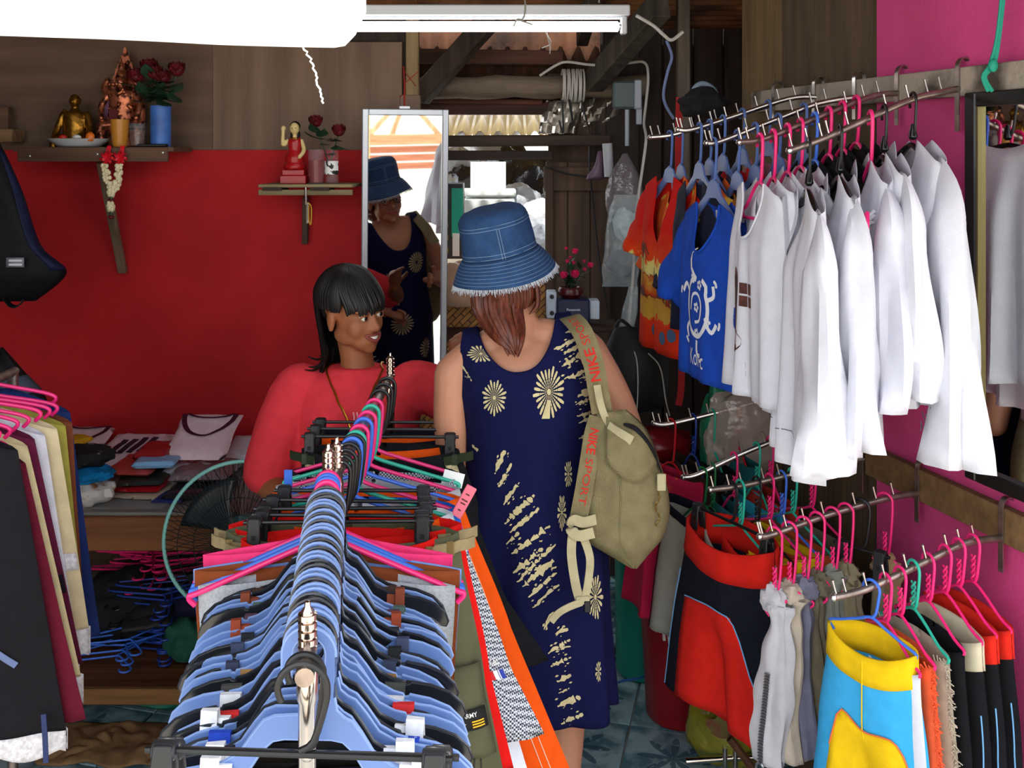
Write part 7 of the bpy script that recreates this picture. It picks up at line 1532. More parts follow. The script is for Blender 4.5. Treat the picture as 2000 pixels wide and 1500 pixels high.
# folded shirts in film, piles of printed cloth
def folded(cx_, cy_, z, wx, wy, h_, mat, lab, rz=0.0, seed=1, parts=None, name='folded_shirt', group='folded shirts in film on the counter', tilt=0.0, cat='shirt'):
    t = thing(name, lab, cat, (cx_, cy_, z), rz, group); R_ = Matrix.Rotation(tilt, 3, 'X'); b = MB()
    def S_(u, v, tp):
        x = (u-0.5)*wx; y = (v-0.5)*wy; e = max(0, 1-max(abs(2*u-1), abs(2*v-1))**6)
        zz = h_*(0.5+0.5*e**0.5*(1 if tp else -1))+0.004*noise.noise((x*30, y*30, seed))*(1 if tp else 0); return R_ @ Vector((x*(1+0.03*sin(y*30+seed)), y, zz))
    b.grid(lambda u, v: S_(u, v, True), 16, 12); b.grid(lambda u, v: S_(u, v, False), 16, 12); b.build('folded_body', mat, parent=t, xf=I4, weld=0.0006)
    if parts: parts(t, lambda u, v, off=0.003: S_(u, v, True)+R_ @ Vector((0, 0, off)))
    return t
pw = cloth('pinkish white jersey', (214, 186, 194), 0.06, rough=0.45); pw2 = cloth('white jersey in film', (206, 202, 212), 0.05, rough=0.35); mar = cloth('maroon rib', (72, 22, 40))
def collar(t, f):
    b = MB(); b.strip([f(0.5+0.42*cos(pi+pi*k/20)*1.0, 0.93+0.50*sin(pi+pi*k/20)) for k in range(21)], 0.018, 0.002, lambda q: Vector((cos(pi+pi*q), sin(pi+pi*q), 0.05))); b.build('neck_rib', mar, parent=t, xf=I4)
    b = MB(); b.strip([f(0.5+0.36*cos(pi+pi*k/12), 0.96+0.13*sin(pi+pi*k/12)) for k in range(13)], 0.012, 0.002, lambda q: Vector((cos(pi+pi*q), sin(pi+pi*q), 0.05))); b.build('back_rib', mar, parent=t, xf=I4)
def bars(t, f):
    for k in range(4):
        b = MB(); b.strip([f(0.25+0.16*k+0.10*q/6, 0.2+0.07*k*0.5+0.45*q/6) for q in range(7)], 0.022, 0.002, (1, -0.3, 0)); b.build('printed_bar', M('navy print', (34, 26, 52), 0.6), parent=t, xf=I4)
def X(px_, d): return P(px_, 0, d).x
for k, (px_, d, z, wx, wy, h_, m, lab, pr, tl_) in enumerate((
    (150, 3.80, 0.0, 0.20, 0.24, 0.045, pw, 'folded pinkish white shirt with dark collar, leftmost at the wall', collar, 0.25), (258, 3.72, 0.0, 0.21, 0.24, 0.05, pw, 'crumpled filmed shirt with dark bars printed on it', bars, 0.2), (395, 3.57, 0.0, 0.22, 0.24, 0.030, pw2, 'filmed white shirt at the bottom of the tall pile', None, 0.0), (395, 3.58, 0.031, 0.215, 0.23, 0.030, pw2, 'filmed white shirt in the middle of the tall pile', None, 0.0),
    (398, 3.60, 0.075, 0.215, 0.24, 0.035, pw, 'white shirt with big maroon collar on top of the tall pile', collar, 0.42), (490, 3.74, 0.0, 0.17, 0.2, 0.06, pw2, 'filmed white shirt right of the tall pile, behind the seller', None, 0.15), (320, 3.86, 0.0, 0.10, 0.12, 0.06, pw, 'small filmed pink bundle between the barred shirt and the tall pile', None, 0.0))):
    folded(X(px_, d), d, TZ+z+(wy/2*sin(tl_)*0.9 if tl_ else 0), wx, wy, h_, m, lab, rnd(-0.08, 0.08), k, pr, tilt=tl_)
bat1 = M('black batik', (18, 18, 20), 0.8, col2=(150, 148, 146), scale=20, contrast=(0.33, 0.37)); bat2 = M('brown white batik', (196, 190, 186), 0.8, col2=(120, 78, 40), scale=18, contrast=(0.40, 0.50)); tq = cloth('turquoise sarong', (16, 116, 176), 0.12); ye = cloth('yellow sarong', (214, 160, 30))
def rolled(px_, d, z, rx, ry, rz_, mat, lab, seed, cat='sarong'):
    o = blob((X(px_, d), d, TZ+z), (rx, ry, rz_), seed, 0.22, 32, 16, fr=2.6, flat_bottom=False).build('folded_sarong', mat); return tag(o, lab, cat, 'folded sarongs on the counter')
rolled(168, 3.30, 0.040, 0.090, 0.062, 0.042, bat2, 'brown and white patterned sarong at the bottom of the left pile', 3); rolled(170, 3.31, 0.094, 0.084, 0.07, 0.026, tq, 'turquoise sarong in the middle of the left pile', 5); rolled(165, 3.33, 0.146, 0.088, 0.07, 0.034, bat1, 'black and white patterned sarong on top of the left pile', 7)
rolled(142, 3.44, 0.165, 0.06, 0.05, 0.014, ye, 'yellow sarong behind the left pile', 9)
flatpk = [((286, 3.42, 0.0, 0.17, 0.20, 0.016, M('beige packet', (176, 160, 140), 0.3)), 'beige filmed packet at the bottom of the middle pile'), ((284, 3.43, 0.018, 0.15, 0.18, 0.014, M('scarlet packet', (170, 24, 34), 0.3)), 'scarlet filmed packet low in the middle pile'), ((282, 3.45, 0.034, 0.16, 0.2, 0.016, M('black green packet', (40, 50, 46), 0.3)), 'dark green filmed packet in the middle pile'),
          ((270, 3.50, 0.052, 0.16, 0.22, 0.026, M('coral packet', (178, 70, 66), 0.3)), 'coral filmed packet near the top of the middle pile'), ((305, 3.44, 0.080, 0.145, 0.09, 0.026, M('sky packet', (120, 166, 206), 0.25)), 'pale blue filmed roll on the middle pile'), ((306, 3.53, 0.082, 0.115, 0.16, 0.040, M('brick packet', (150, 36, 40), 0.22)), 'brick red filmed packet on top of the middle pile'),
          ((395, 3.42, 0.0, 0.20, 0.24, 0.03, M('dark film packet', (36, 34, 44), 0.2)), 'dark filmed packet behind the fan rim'), ((400, 3.50, 0.032, 0.20, 0.22, 0.03, M('grey film packet', (120, 104, 110), 0.2)), 'greyish pink filmed packet behind the fan rim'), ((340, 3.36, 0.0, 0.10, 0.14, 0.012, M('blue film packet', (40, 50, 110), 0.25)), 'blue filmed packet lying at the counter edge')]
for k, (a_, lab) in enumerate(flatpk): folded(X(a_[0], a_[1]), a_[1], TZ+a_[2], *a_[3:6], a_[6], lab, rnd(-0.12, 0.12), k+20, name='packet', group='filmed packets on the counter', cat='packet')
o = MB().grid(lambda u, v: Vector((lerp(X(130, 3.3), X(330, 3.3), u), lerp(3.235, 3.60, v), TZ+0.003+0.006*abs(noise.noise((u*7, v*9, 2))))), 24, 10).build('plastic_sheet', fl1); tag(o, 'sheet of clear film spread under the goods on the counter', 'film')
# fan
fn = thing('standing_fan', 'standing fan with pale teal rim and dark wire guard beside the counter', 'fan', P(470, 1500, 3.13)); FC = P(470, 1050, 3.11); fr = 0.226; fy = Vector((0.12, -1, 0.10)).normalized(); fx, fz = basis(fy)
def FPt(a, r, o=0.0): return FC+(fx*cos(a)+fz*sin(a))*r+fy*o
MB().tube([FPt(2*pi*k/64, fr, 0) for k in range(64)], 0.0062, 10, closed=True).build('rim', M('pale teal enamel', (130, 196, 190), 0.35), parent=fn)
wg = M('dark fan wire', (26, 34, 36), 0.4); b = MB()
for k in range(96):
    a = 2*pi*k/96; b.tube([FPt(a, 0.045, 0.058), FPt(a+0.10, 0.13, 0.052), FPt(a+0.15, 0.19, 0.028), FPt(a+0.16, fr, 0.0)], 0.0011, 4)
for r, o in ((0.08, 0.057), (0.13, 0.052), (0.18, 0.036)): b.tube([FPt(2*pi*k/48, r, o) for k in range(48)], 0.0013, 4, closed=True)
b.build('front_guard', wg, parent=fn, kind='stuff'); b = MB()
for k in range(48):
    a = 2*pi*k/48; b.tube([FPt(a, 0.05, -0.07), FPt(a, 0.15, -0.06), FPt(a, fr, 0.0)], 0.0012, 4)
b.build('rear_guard', wg, parent=fn, kind='stuff')
b = MB()
b.lathe([(0.001, 0.002), (0.040, 0.0), (0.044, -0.004), (0.044, -0.008), (0.001, -0.008)], c=FC+fy*0.062, axis=fy, n=24); b.build('badge_disc', M('pale blue disc', (120, 176, 190), 0.4), parent=fn)
bl_ = M('smoky fan blade', (30, 38, 44), 0.25)
for k in range(3):
    b = MB(); a0 = 2*pi*k/3+0.4; b.grid(lambda u, v: FPt(a0+lerp(-0.2, 1.15, u)*lerp(0.55, 1.0, v), lerp(0.03, 0.185, v), 0.022*(u-0.5)*2), 10, 8); b.build('blade', bl_, parent=fn, solid=0.002)
MB().lathe([(0.001, -0.088), (0.045, -0.085), (0.055, -0.075), (0.055, -0.05), (0.03, -0.03), (0.03, 0.02), (0.001, 0.025)], c=FC, axis=fy, n=20).build('motor', M('grey teal plastic', (90, 140, 140), 0.4), parent=fn)
MB().tube([FC+Vector((0, 0.055, -0.04)), Vector((FC.x, FC.y+0.055, 0.03))], 0.012, 12).build('stem', M('grey teal plastic'), parent=fn); MB().lathe([(0.001, 0), (0.17, 0), (0.175, 0.012), (0.12, 0.03), (0.03, 0.045), (0.001, 0.045)], c=(FC.x, FC.y+0.055, 0.006), n=32).build('base', M('grey teal plastic'), parent=fn)
# heap of spare hangers on the low shelf
RN.seed(77); LZ = 0.106
def spare(px_, d, z, hc, lab, rz, ry, W=0.36, k=0):
    t = thing('spare_hanger', lab, 'hanger', (X(px_, d), d, LZ+z), rz, 'spare hangers heaped on the low shelf'); mat = HC[hc]; b = MB(); r = 0.0034
    sh = smooth_path([(-W/2, 0, -0.07), (-W/2+0.02, 0, -0.052), (-0.02, 0, 0.0), (0, 0, 0.006), (0.02, 0, 0.0), (W/2-0.02, 0, -0.052), (W/2, 0, -0.07), (W/2-0.01, 0, -0.082)], 4); M_ = Matrix.Rotation(pi/2+ry, 4, 'X')
    b.tube([M_ @ Vector(p) for p in sh]+[M_ @ Vector((-W/2+0.01, 0, -0.082))], r, 6); b.build('shoulders', mat, parent=t, xf=I4); b = MB(); b.tube([M_ @ Vector((q.x, q.y, q.z+0.105)) for q in hook_pts(r=0.018, neck=0.10)], r, 6); b.build('hook', mat, parent=t, xf=I4)
nb = 0
for k in range(12): spare(325+rnd(-10, 10), 3.48+0.004*k, 0.02+0.017*k, 'navy', 'blue spare hanger, %s up in the neat blue stack on the low shelf' % ('lowest', 'second', 'third', 'fourth', 'fifth', 'sixth', 'seventh', 'eighth', 'ninth', 'tenth', 'eleventh', 'topmost')[k], 0.20+rnd(-0.08, 0.08), rnd(-0.05, 0.10))
for k in range(9): spare(300+rnd(-30, 30), 3.66, 0.17+0.016*k, 'pink', 'pink spare hanger, %s up in the heap at the back of the low shelf' % ORD(k+1), rnd(-0.25, 0.25), rnd(-0.1, 0.1), 0.38)
for k in range(6): spare(205+14*k, 3.50+0.02*k, 0.05+0.024*k, 'black', 'black spare hanger, %s from the left in the dark heap' % ORD(k+1), rnd(-0.6, 0.6), rnd(-0.3, 0.3))
for k in range(4): spare(225+8*k, 3.42, 0.03+0.018*k, 'blue', 'bright blue spare hanger, %s up at the left of the heap' % ORD(k+1), 0.5+rnd(-0.2, 0.2), rnd(-0.1, 0.1))
for px_, d, z, r, m, lab, sd in ((240, 3.62, 0.10, (0.20, 0.13, 0.12), M('black cloth heap', (16, 15, 20), 0.9), 'black heap of cloth under the spare hangers', 41), (395, 3.60, 0.09, (0.16, 0.12, 0.10), M('dark indigo heap', (24, 22, 58), 0.85, var=0.3), 'dark indigo cloth heap at the right of the low shelf', 43), (365, 3.42, 0.08, (0.07, 0.06, 0.07), M('green cloth heap', (16, 76, 60), 0.85), 'dark green cloth beside the blue hanger stack', 47)):
    tag(blob((X(px_, d), d, LZ+z), r, sd, 0.3, 32, 20).build('cloth_heap', m), lab, 'cloth')
b = MB(); pA, pB_, pC, pD = P(237, 1232, 3.40), P(335, 1222, 3.42), P(338, 1160, 3.55), P(245, 1200, 3.5)
b.grid(lambda u, v: lerp(lerp(pA, pB_, u), lerp(pD, pC, u), v)+Vector((0, 0, 0.012*noise.noise((u*5, v*5, 1)))), 12, 8); tag(b.build('dark_pouch', M('charcoal fabric', (36, 32, 34), 0.7), solid=0.012), 'charcoal folded pouch lying on the spare hangers', 'pouch')
tag(blob((X(330, 3.36), 3.36, 0.045), (0.13, 0.07, 0.045), 83, 0.3, 30, 14).build('green_cloth', M('green nylon cloth', (20, 104, 80), 0.6, bump=0.4, bscale=20)), 'green crumpled cloth on the floor under the counter', 'cloth')
b = MB(); b.grid(lambda u, v: Vector((lerp(X(95, 3.1), X(345, 3.1), u)+0.03*noise.noise((v*4, u*3, 7)), lerp(3.02, 3.24, v)+0.04*noise.noise((u*4, 2, v)), 0.008+0.038*abs(noise.noise((u*6, v*4, 4)))*sin(pi*u)**0.4*sin(pi*v)**0.4+0.012*sin(pi*v))), 60, 24); tag(b.build('floor_cloth', cloth('sandy rag', (128, 98, 66), 0.12), solid=0.004), 'sandy brown rag crumpled on the tiles in front of the counter', 'rag')
# ================================================================ SHRINE SHELVES
s1_ = thing('altar_shelf', 'wooden shrine shelf with a slanting brace on the red wall', 'shelf', P(185, 300, 3.85)); d = 3.78; sw = wood('shelf plank', (108, 80, 62), (82, 60, 46), along='x'); zs_ = P(0, 287, d).z
a, c = P(38, 287, d), P(330, 287, d); MB().box(((a.x+c.x)/2, 3.88, zs_-0.009), (c.x-a.x+0.04, 0.22, 0.018)).build('board', sw, parent=s1_, bevel=0.002, smooth=False)
MB().box(((a.x+c.x)/2, d-0.008, zs_-0.028), (c.x-a.x, 0.016, 0.052)).build('fascia', sw, parent=s1_, bevel=0.002, smooth=False)
for px_, py_ in ((58, 305), (190, 301), (318, 298)): MB().ell(P(px_, py_, d-0.017), (0.005, 0.003, 0.005), n=10, m=6).build('nail', M('nail head', (220, 220, 220), 0.3, metal=0.8), parent=s1_)
MB().beam(P(198, 318, d+0.02), P(240, 532, 3.975), 0.032, 0.02).build('brace', wood('grey brace', (120, 100, 78), (92, 74, 56)), parent=s1_, bevel=0.002, smooth=False)
MB().box(P(8, 265, 3.93), (0.11, 0.10, 0.05)).build('side_block', wood('pale block', (150, 116, 80), along='x'), parent=s1_, bevel=0.002, smooth=False); MB().box(P(4, 232, 3.95), (0.065, 0.04, 0.09)).build('upright', sw, parent=s1_, bevel=0.002, smooth=False)
gold2 = M('dark gold', (150, 104, 36), 0.32, metal=0.9, var=0.4, scale=60); copper = M('bright copper', (190, 112, 80), 0.36, metal=0.75, col2=(60, 26, 18), scale=55, contrast=(0.38, 0.55))
zt = zs_
def put(px_, dd=3.86): return Vector((X(px_, dd), dd, zs_))
c = put(152); pl = thing('offering_plate', 'white oval plate of offerings on the shrine shelf', 'plate', c)
MB().lathe([(0.001, 0.0), (0.075, 0.0), (0.085, 0.006), (0.118, 0.028), (0.121, 0.030), (0.116, 0.031), (0.082, 0.012), (0.001, 0.009)], c=c+Vector((0.005, 0, 0.001)), n=36, sy=0.75).build('dish', M('white glaze', (206, 208, 212), 0.25), parent=pl)
for px_, m, lab in ((123, M('red fruit', (190, 40, 26), 0.4), 'small red fruit at the left of the offering plate'), (176, M('orange fruit', (226, 110, 20), 0.4), 'small orange fruit at the right rim of the offering plate'), (150, M('pale sweets', (220, 220, 216), 0.4), 'pale wrapped sweet in the middle of the offering plate')):
    tag(blob((X(px_, 3.80), 3.80, zs_+0.036), (0.016, 0.012, 0.010 if px_ != 176 else 0.02), px_, 0.1, 14, 10).build('offering', m), lab, 'offering')
# seated monk figure in dark gold
c = put(147, 3.90)+Vector((0, 0, 0.0)); mk = thing('monk_statue', 'dark gold seated monk statue behind the offering plate', 'statue', c); B = MB(); k = 0.95
loft(B, [(c+Vector((0, 0, z*k)), rx*k, ry*k) for z, rx, ry in ((0.0, 0.060, 0.04), (0.03, 0.056, 0.042), (0.07, 0.046, 0.036), (0.11, 0.048, 0.034), (0.135, 0.040, 0.028), (0.15, 0.018, 0.018), (0.165, 0.014, 0.014))], 20)
B.ell(c+Vector((0, -0.004, 0.182))*1.0 if False else c+Vector((0, -0.004, 0.176)), (0.020, 0.022, 0.027))
for sx in (-1, 1):
    tp(B, [c+Vector((sx*0.045, 0, 0.125)), c+Vector((sx*0.060, -0.012, 0.078)), c+Vector((sx*0.066, -0.032, 0.035))], [0.014, 0.013, 0.012], n=10); tp(B, [c+Vector((sx*0.030, -0.02, 0.03)), c+Vector((sx*0.064, -0.03, 0.026)), c+Vector((sx*0.066, -0.036, 0.0))], [0.022, 0.018, 0.016], n=10); B.ell(c+Vector((sx*0.021, 0.0, 0.176)), (0.004, 0.006, 0.011), n=8, m=6)
B.ell(c+Vector((0, -0.026, 0.172)), (0.004, 0.006, 0.007), n=8, m=6)
fuse(B, 'figure', gold2, mk, 0.0035, 2); b = MB(); b.strip(smooth_path([c+Vector((-0.036, -0.024, 0.138)), c+Vector((0.0, -0.040, 0.118)), c+Vector((0.044, -0.034, 0.086))], 5), 0.018, 0.005, (0, 0.2, 1)); b.build('robe_sash', gold2, parent=mk)
# copper deity with flame halo
c = put(238, 3.91); de = thing('copper_statue', 'copper deity statue with pointed flame halo behind the yellow cup', 'statue', c); B = MB()
loft(B, [(c+Vector((0, 0, z)), rx, ry) for z, rx, ry in ((0.0, 0.062, 0.045), (0.035, 0.062, 0.045), (0.05, 0.05, 0.04), (0.075, 0.062, 0.04), (0.105, 0.052, 0.034), (0.15, 0.040, 0.030), (0.19, 0.050, 0.030), (0.215, 0.042, 0.024), (0.225, 0.016, 0.016))], 20)
B.ell(c+Vector((0, -0.012, 0.246)), (0.020, 0.022, 0.026)); B.lathe([(0.022, 0.0), (0.020, 0.015), (0.014, 0.028), (0.012, 0.045), (0.006, 0.06), (0.001, 0.08)], c=c+Vector((0, -0.005, 0.262)), n=12)
for sx in (-1, 1):
    tp(B, [c+Vector((sx*0.045, 0, 0.205)), c+Vector((sx*0.072, -0.012, 0.16)), c+Vector((sx*0.066, -0.03, 0.11))], [0.014, 0.012, 0.011], n=10); tp(B, [c+Vector((sx*0.050, 0, 0.200)), c+Vector((sx*0.068, 0.01, 0.225)), c+Vector((sx*0.060, 0.015, 0.255))], [0.014, 0.016, 0.012], n=10)
    tp(B, [c+Vector((sx*0.030, -0.02, 0.085)), c+Vector((sx*0.068, -0.03, 0.075)), c+Vector((sx*0.060, -0.040, 0.03))], [0.020, 0.018, 0.014], n=10)
RN.seed(4)
for q in range(70):
    z = rnd(0.0, 0.24); a = rnd(-2.4, 2.4); r = (0.055 if z < 0.11 else 0.046); B.ell(c+Vector((r*sin(a), -0.036*cos(a), z)), rnd(0.005, 0.010), n=6, m=4)
fuse(B, 'figure', copper, de, 0.0035, 1)
b = MB(); ol = []
for q in range(33):
    t_ = lerp(-1, 1, q/32); hgt = 0.392-0.17*abs(t_)**0.8-0.10*abs(t_)**3; ol.append((0.082*t_*(1 if abs(t_) < 0.8 else 0.96), hgt+0.007*((q % 2)*2-1)))
b.prism(ol+[(0.060, 0.05), (-0.060, 0.05)], 0.010, Matrix.Translation(c+Vector((0, 0.036, 0))))
for q in range(130):
    t_ = rnd(-0.95, 0.95); top_ = 0.37-0.17*abs(t_)**0.8-0.10*abs(t_)**3; b.ell(c+Vector((0.080*t_, 0.031, rnd(0.17, top_))), rnd(0.004, 0.008), n=6, m=4)
b.build('flame_halo', copper, parent=de)
b = MB(); b.strip([c+Vector((-0.012, -0.052, 0.10)), c+Vector((-0.014, -0.05, 0.14))], 0.03, 0.002, (1, 0, 0)); b.build('red_sash', M('dark red cloth', (90, 14, 20), 0.7), parent=de)
b = MB(); b.box(P(206, 225, 3.93)+Vector((0, 0, -0.005)), (0.018, 0.004, 0.165), rot=Matrix.Rotation(0.10, 3, 'Y')); tag(b.build('incense_packet', M('mauve paper', (150, 104, 140), 0.7), bevel=0.001, smooth=False), 'tall mauve paper strip standing left of the copper statue', 'packet')
c = put(234, 3.81); tag(MB().lathe([(0.001, 0.0), (0.024, 0.0), (0.027, 0.01), (0.034, 0.102), (0.031, 0.102), (0.025, 0.012), (0.001, 0.012)], c=c+Vector((0, 0, 0.0005)), n=28).build('yellow_cup', M('ochre plastic', (186, 124, 44), 0.3)), 'ochre yellow cup on the shrine shelf before the copper statue', 'cup')
glass = film('thin drinking glass', (215, 225, 230), 0.04, 0.03)
c = put(268, 3.83); gl = thing('water_glass', 'clear drinking glass between the yellow cup and the blue vase', 'glass', c); MB().lathe([(0.001, 0.0), (0.026, 0.0), (0.031, 0.088), (0.029, 0.088), (0.025, 0.006), (0.001, 0.006)], c=c+Vector((0, 0, 0.0005)), n=24).build('tumbler', glass, parent=gl); MB().lathe([(0.001, 0.007), (0.0245, 0.007), (0.028, 0.062), (0.001, 0.062)], c=c, n=20).build('tea', film('copper coloured drink', (130, 80, 60), 0.45, 0.05), parent=gl)
c = put(314, 3.85); va = thing('blue_vase', 'tall blue vase of dark red roses on the shrine shelf', 'vase', c); MB().lathe([(0.001, 0.0), (0.036, 0.0), (0.037, 0.01), (0.038, 0.155), (0.034, 0.155), (0.032, 0.02), (0.001, 0.02)], c=c+Vector((0, 0, 0.0005)), n=28).build('vase_body', M('matt blue vase', (62, 108, 186), 0.45, var=0.25, scale=14), parent=va)
rose = M('dark red rose', (92, 6, 18), 0.6, var=0.35, scale=40); leafg = M('rose leaf', (38, 66, 46), 0.5, var=0.3, scale=30)
def roses(par, c, top, heads, d, r):
    b = MB(); lv = MB()
    for k, (px_, py_) in enumerate(heads):
        p = P(px_, py_, d); flower(par, p, r, rose, 7, 'rose', k); s0 = c+Vector((rnd(-.012, .012), rnd(-.012, .012), top-0.03)); b.tube(smooth_path([s0, lerp(s0, p, 0.6), p], 4), 0.0025, 5)
        for j in range(5):
            q0 = lerp(s0, p, rnd(0.35, 0.85)); dd_ = Vector((rnd(-1, 1), rnd(-1, 0.2), rnd(-0.5, 0.5))).normalized(); x_, y_ = basis(dd_); L = r*1.5
            lv.grid(lambda u, v: q0+dd_*L*v+x_*(u-0.5)*L*0.75*sin(pi*min(1, v*0.95+0.03))+y_*L*0.2*(v*v-((u-0.5)**2)), 3, 5)
    b.build('stems', leafg, parent=par); lv.build('leaves', leafg, parent=par, kind='stuff')
RN.seed(8); roses(va, c, 0.155, ((266, 156), (292, 138), (302, 150), (318, 160), (346, 144)), 3.84, 0.052)
b = MB(); b.box(put(298, 3.80)+Vector((0, 0, 0.006)), (0.11, 0.03, 0.010)); tag(b.build('black_comb_case', M('black plastic'), bevel=0.003), 'flat black case lying at the front edge of the shrine shelf', 'case')
gar = thing('flower_garland', 'jasmine garland with red ribbon bows hanging from the shrine shelf', 'garland', P(222, 300, 3.74)); gd = 3.745; b = MB(); sat = M('red satin', (206, 24, 40), 0.3)
for dx, (a_, c_) in ((0, ((214, 285), (209, 305))), (1, ((240, 285), (236, 305)))):
    b.strip([P(a_[0], a_[1], 3.752), P((a_[0]+c_[0])/2, 295, 3.745), P(c_[0], c_[1], gd)], 0.016, 0.002, (1, 0, 0))
for bx in (209, 234):
    for k in range(7):
        q = k*0.9; b.strip(smooth_path([P(bx, 308, gd), P(bx+9*cos(q), 308+9*sin(q), gd-0.014), P(bx+15*cos(q+0.3), 308+13*sin(q+0.3), gd-0.004)], 4), 0.011, 0.0015, (sin(q), 0.2, cos(q)))
b.build('bows', sat, parent=gar)
b = MB(); RN.seed(12)
def buds(trace, w_, n):
    pts = smooth_path([P(x_, y_, gd) for x_, y_ in trace], 8)
    for k in range(n):
        p, _ = on_path(pts, k/n); b.ell(p+Vector((rnd(-w_, w_), rnd(-w_, w_)*0.8-0.004, rnd(-.004, .004))), (0.0065, 0.0065, 0.0085), n=7, m=5)
buds([(206, 322), (210, 345), (216, 370), (218, 382)], 0.010, 70); buds([(233, 322), (232, 345), (226, 368), (219, 382)], 0.010, 70); buds([(217, 398), (217, 412)], 0.010, 24)
b.build('jasmine_buds', M('ivory buds', (226, 216, 178), 0.6), parent=gar, kind='stuff'); b = MB()
for y0, y1, m_ in ((383, 398, 0), (412, 420, 0)): b.tube([P(218, y0, gd), P(217, y1, gd)], 0.007, 8)
b.build('leaf_band', leafg, parent=gar, kind='stuff'); b = MB()
for y_ in (391, 424): b.ell(P(217, y_, gd), (0.013, 0.010, 0.008), n=10, m=6)
b.build('rose_petals', rose, parent=gar, kind='stuff')
# second little shelf
d = 3.74; z2 = P(0, 360, d).z; s2 = thing('small_shelf', 'short weathered shelf on one bracket beside the mirror', 'shelf', P(596, 370, 3.85)); a, c = P(504, 0, d), P(688, 0, d); gw = wood('weathered shelf wood', (150, 136, 100), (116, 102, 74), along='x')
MB().box(((a.x+c.x)/2, 3.865, z2-0.006), (c.x-a.x, 0.25, 0.012)).build('board', gw, parent=s2, bevel=0.002, smooth=False); MB().box(((a.x+c.x)/2, d+0.01, z2-0.030), (c.x-a.x, 0.018, 0.020)).build('front_lath', gw, parent=s2, bevel=0.002, smooth=False)
for x in (532, 625): MB().box((X(x, d), d+0.05, z2-0.017), (0.07, 0.12, 0.012)).build('spacer', dwx, parent=s2, smooth=False)
MB().beam(P(597, 384, 3.95), P(596, 476, 3.975), 0.022, 0.022).build('bracket', wood('bracket wood', (92, 72, 58)), parent=s2, bevel=0.002, smooth=False)
MB().tube([P(597, 366, 3.73), P(597, 400, 3.73)], 0.004, 8).build('hanging_screw', steel, parent=s2)
c = Vector((X(578, 3.84), 3.82, z2)); mdn = thing('kneeling_figurine', 'painted kneeling lady figurine in red with one hand raised', 'figurine', c); B = MB(); rl = M('red lacquer', (164, 20, 26), 0.3); ivr = M('ivory paint', (214, 190, 130), 0.4)
b = MB(); b.box(c+Vector((0, 0, 0.016)), (0.098, 0.07, 0.032)); b.box(c+Vector((0, 0, 0.042)), (0.084, 0.06, 0.022)); b.lathe([(0.040, 0.053), (0.042, 0.062), (0.036, 0.078), (0.028, 0.082)], c=c, n=20); b.build('pedestal', rl, parent=mdn, bevel=0.003)
loft(B, [(c+Vector((0, 0, z)), rx, ry) for z, rx, ry in ((0.075, 0.034, 0.034), (0.10, 0.036, 0.034), (0.125, 0.022, 0.020), (0.155, 0.028, 0.020), (0.172, 0.020, 0.014))], 18); fuse(B, 'gown', rl, mdn, 0.003, 2)
B = MB(); B.ell(c+Vector((0, -0.002, 0.206)), (0.018, 0.019, 0.023)); tp(B, [c+Vector((0, 0, 0.165)), c+Vector((0, 0, 0.19))], [0.009, 0.008], n=10)
tp(B, [c+Vector((-0.026, 0, 0.16)), c+Vector((-0.042, -0.006, 0.145)), c+Vector((-0.041, -0.012, 0.19)), c+Vector((-0.040, -0.012, 0.207))], [0.008, 0.008, 0.007, 0.010], n=10); tp(B, [c+Vector((0.026, 0, 0.16)), c+Vector((0.036, -0.01, 0.125)), c+Vector((0.024, -0.028, 0.10))], [0.008, 0.008, 0.008], n=10); B.ell(c+Vector((0, -0.021, 0.203)), (0.003, 0.004, 0.004), n=8, m=6)
fuse(B, 'head_and_arms', ivr, mdn, 0.0028, 2)
b = MB(); b.ell(c+Vector((0, 0.006, 0.214)), (0.020, 0.018, 0.020), n=16, m=10); b.ell(c+Vector((0, 0.010, 0.182)), (0.019, 0.012, 0.024), n=14, m=8); b.build('hair', M('black paint', (18, 16, 14), 0.4), parent=mdn)
for sx in (-1, 1): MB().ell(c+Vector((sx*0.007, -0.0185, 0.207)), (0.003, 0.002, 0.0018), n=8, m=5).build('eye', M('black paint'), parent=mdn)
b = MB(); b.tube([c+Vector((0.016*cos(q), -0.008-0.014*sin(q), 0.172-0.006*sin(q))) for q in [pi*k/10 for k in range(11)]], 0.003, 6); b.build('gilt_collar', gold2, parent=mdn)
c = Vector((X(618, 3.78), 3.78, z2)); rg = thing('red_drink_glass', 'straight glass of red drink in front of the kneeling figurine', 'glass', c); MB().lathe([(0.001, 0.0005), (0.029, 0.0005), (0.032, 0.128), (0.030, 0.128), (0.027, 0.006), (0.001, 0.006)], c=c, n=24).build('tumbler', glass, parent=rg); MB().lathe([(0.001, 0.007), (0.0265, 0.007), (0.029, 0.088), (0.001, 0.088)], c=c, n=20).build('red_drink', M('red drink', (120, 6, 14), 0.1), parent=rg)
c = Vector((X(648, 3.80), 3.80, z2)); pg = thing('printed_glass', 'clear printed glass holding two dark red roses by the mirror', 'glass', c); MB().lathe([(0.001, 0.0005), (0.025, 0.0005), (0.027, 0.128), (0.0255, 0.128), (0.023, 0.006), (0.001, 0.006)], c=c, n=24).build('tumbler', glass, parent=pg)
b = MB(); b.grid(lambda u, v: c+Vector((0.0275*sin(lerp(-1.2, 1.2, u)), -0.0275*cos(lerp(-1.2, 1.2, u)), lerp(0.035, 0.085, v))), 12, 4); b.build('printed_band', M('black white print', (226, 226, 224), 0.5, col2=(20, 20, 24), scale=40, contrast=(0.46, 0.5)), parent=pg)
RN.seed(14); roses(pg, c, 0.10, ((617, 244), (662, 262)), 3.79, 0.042)
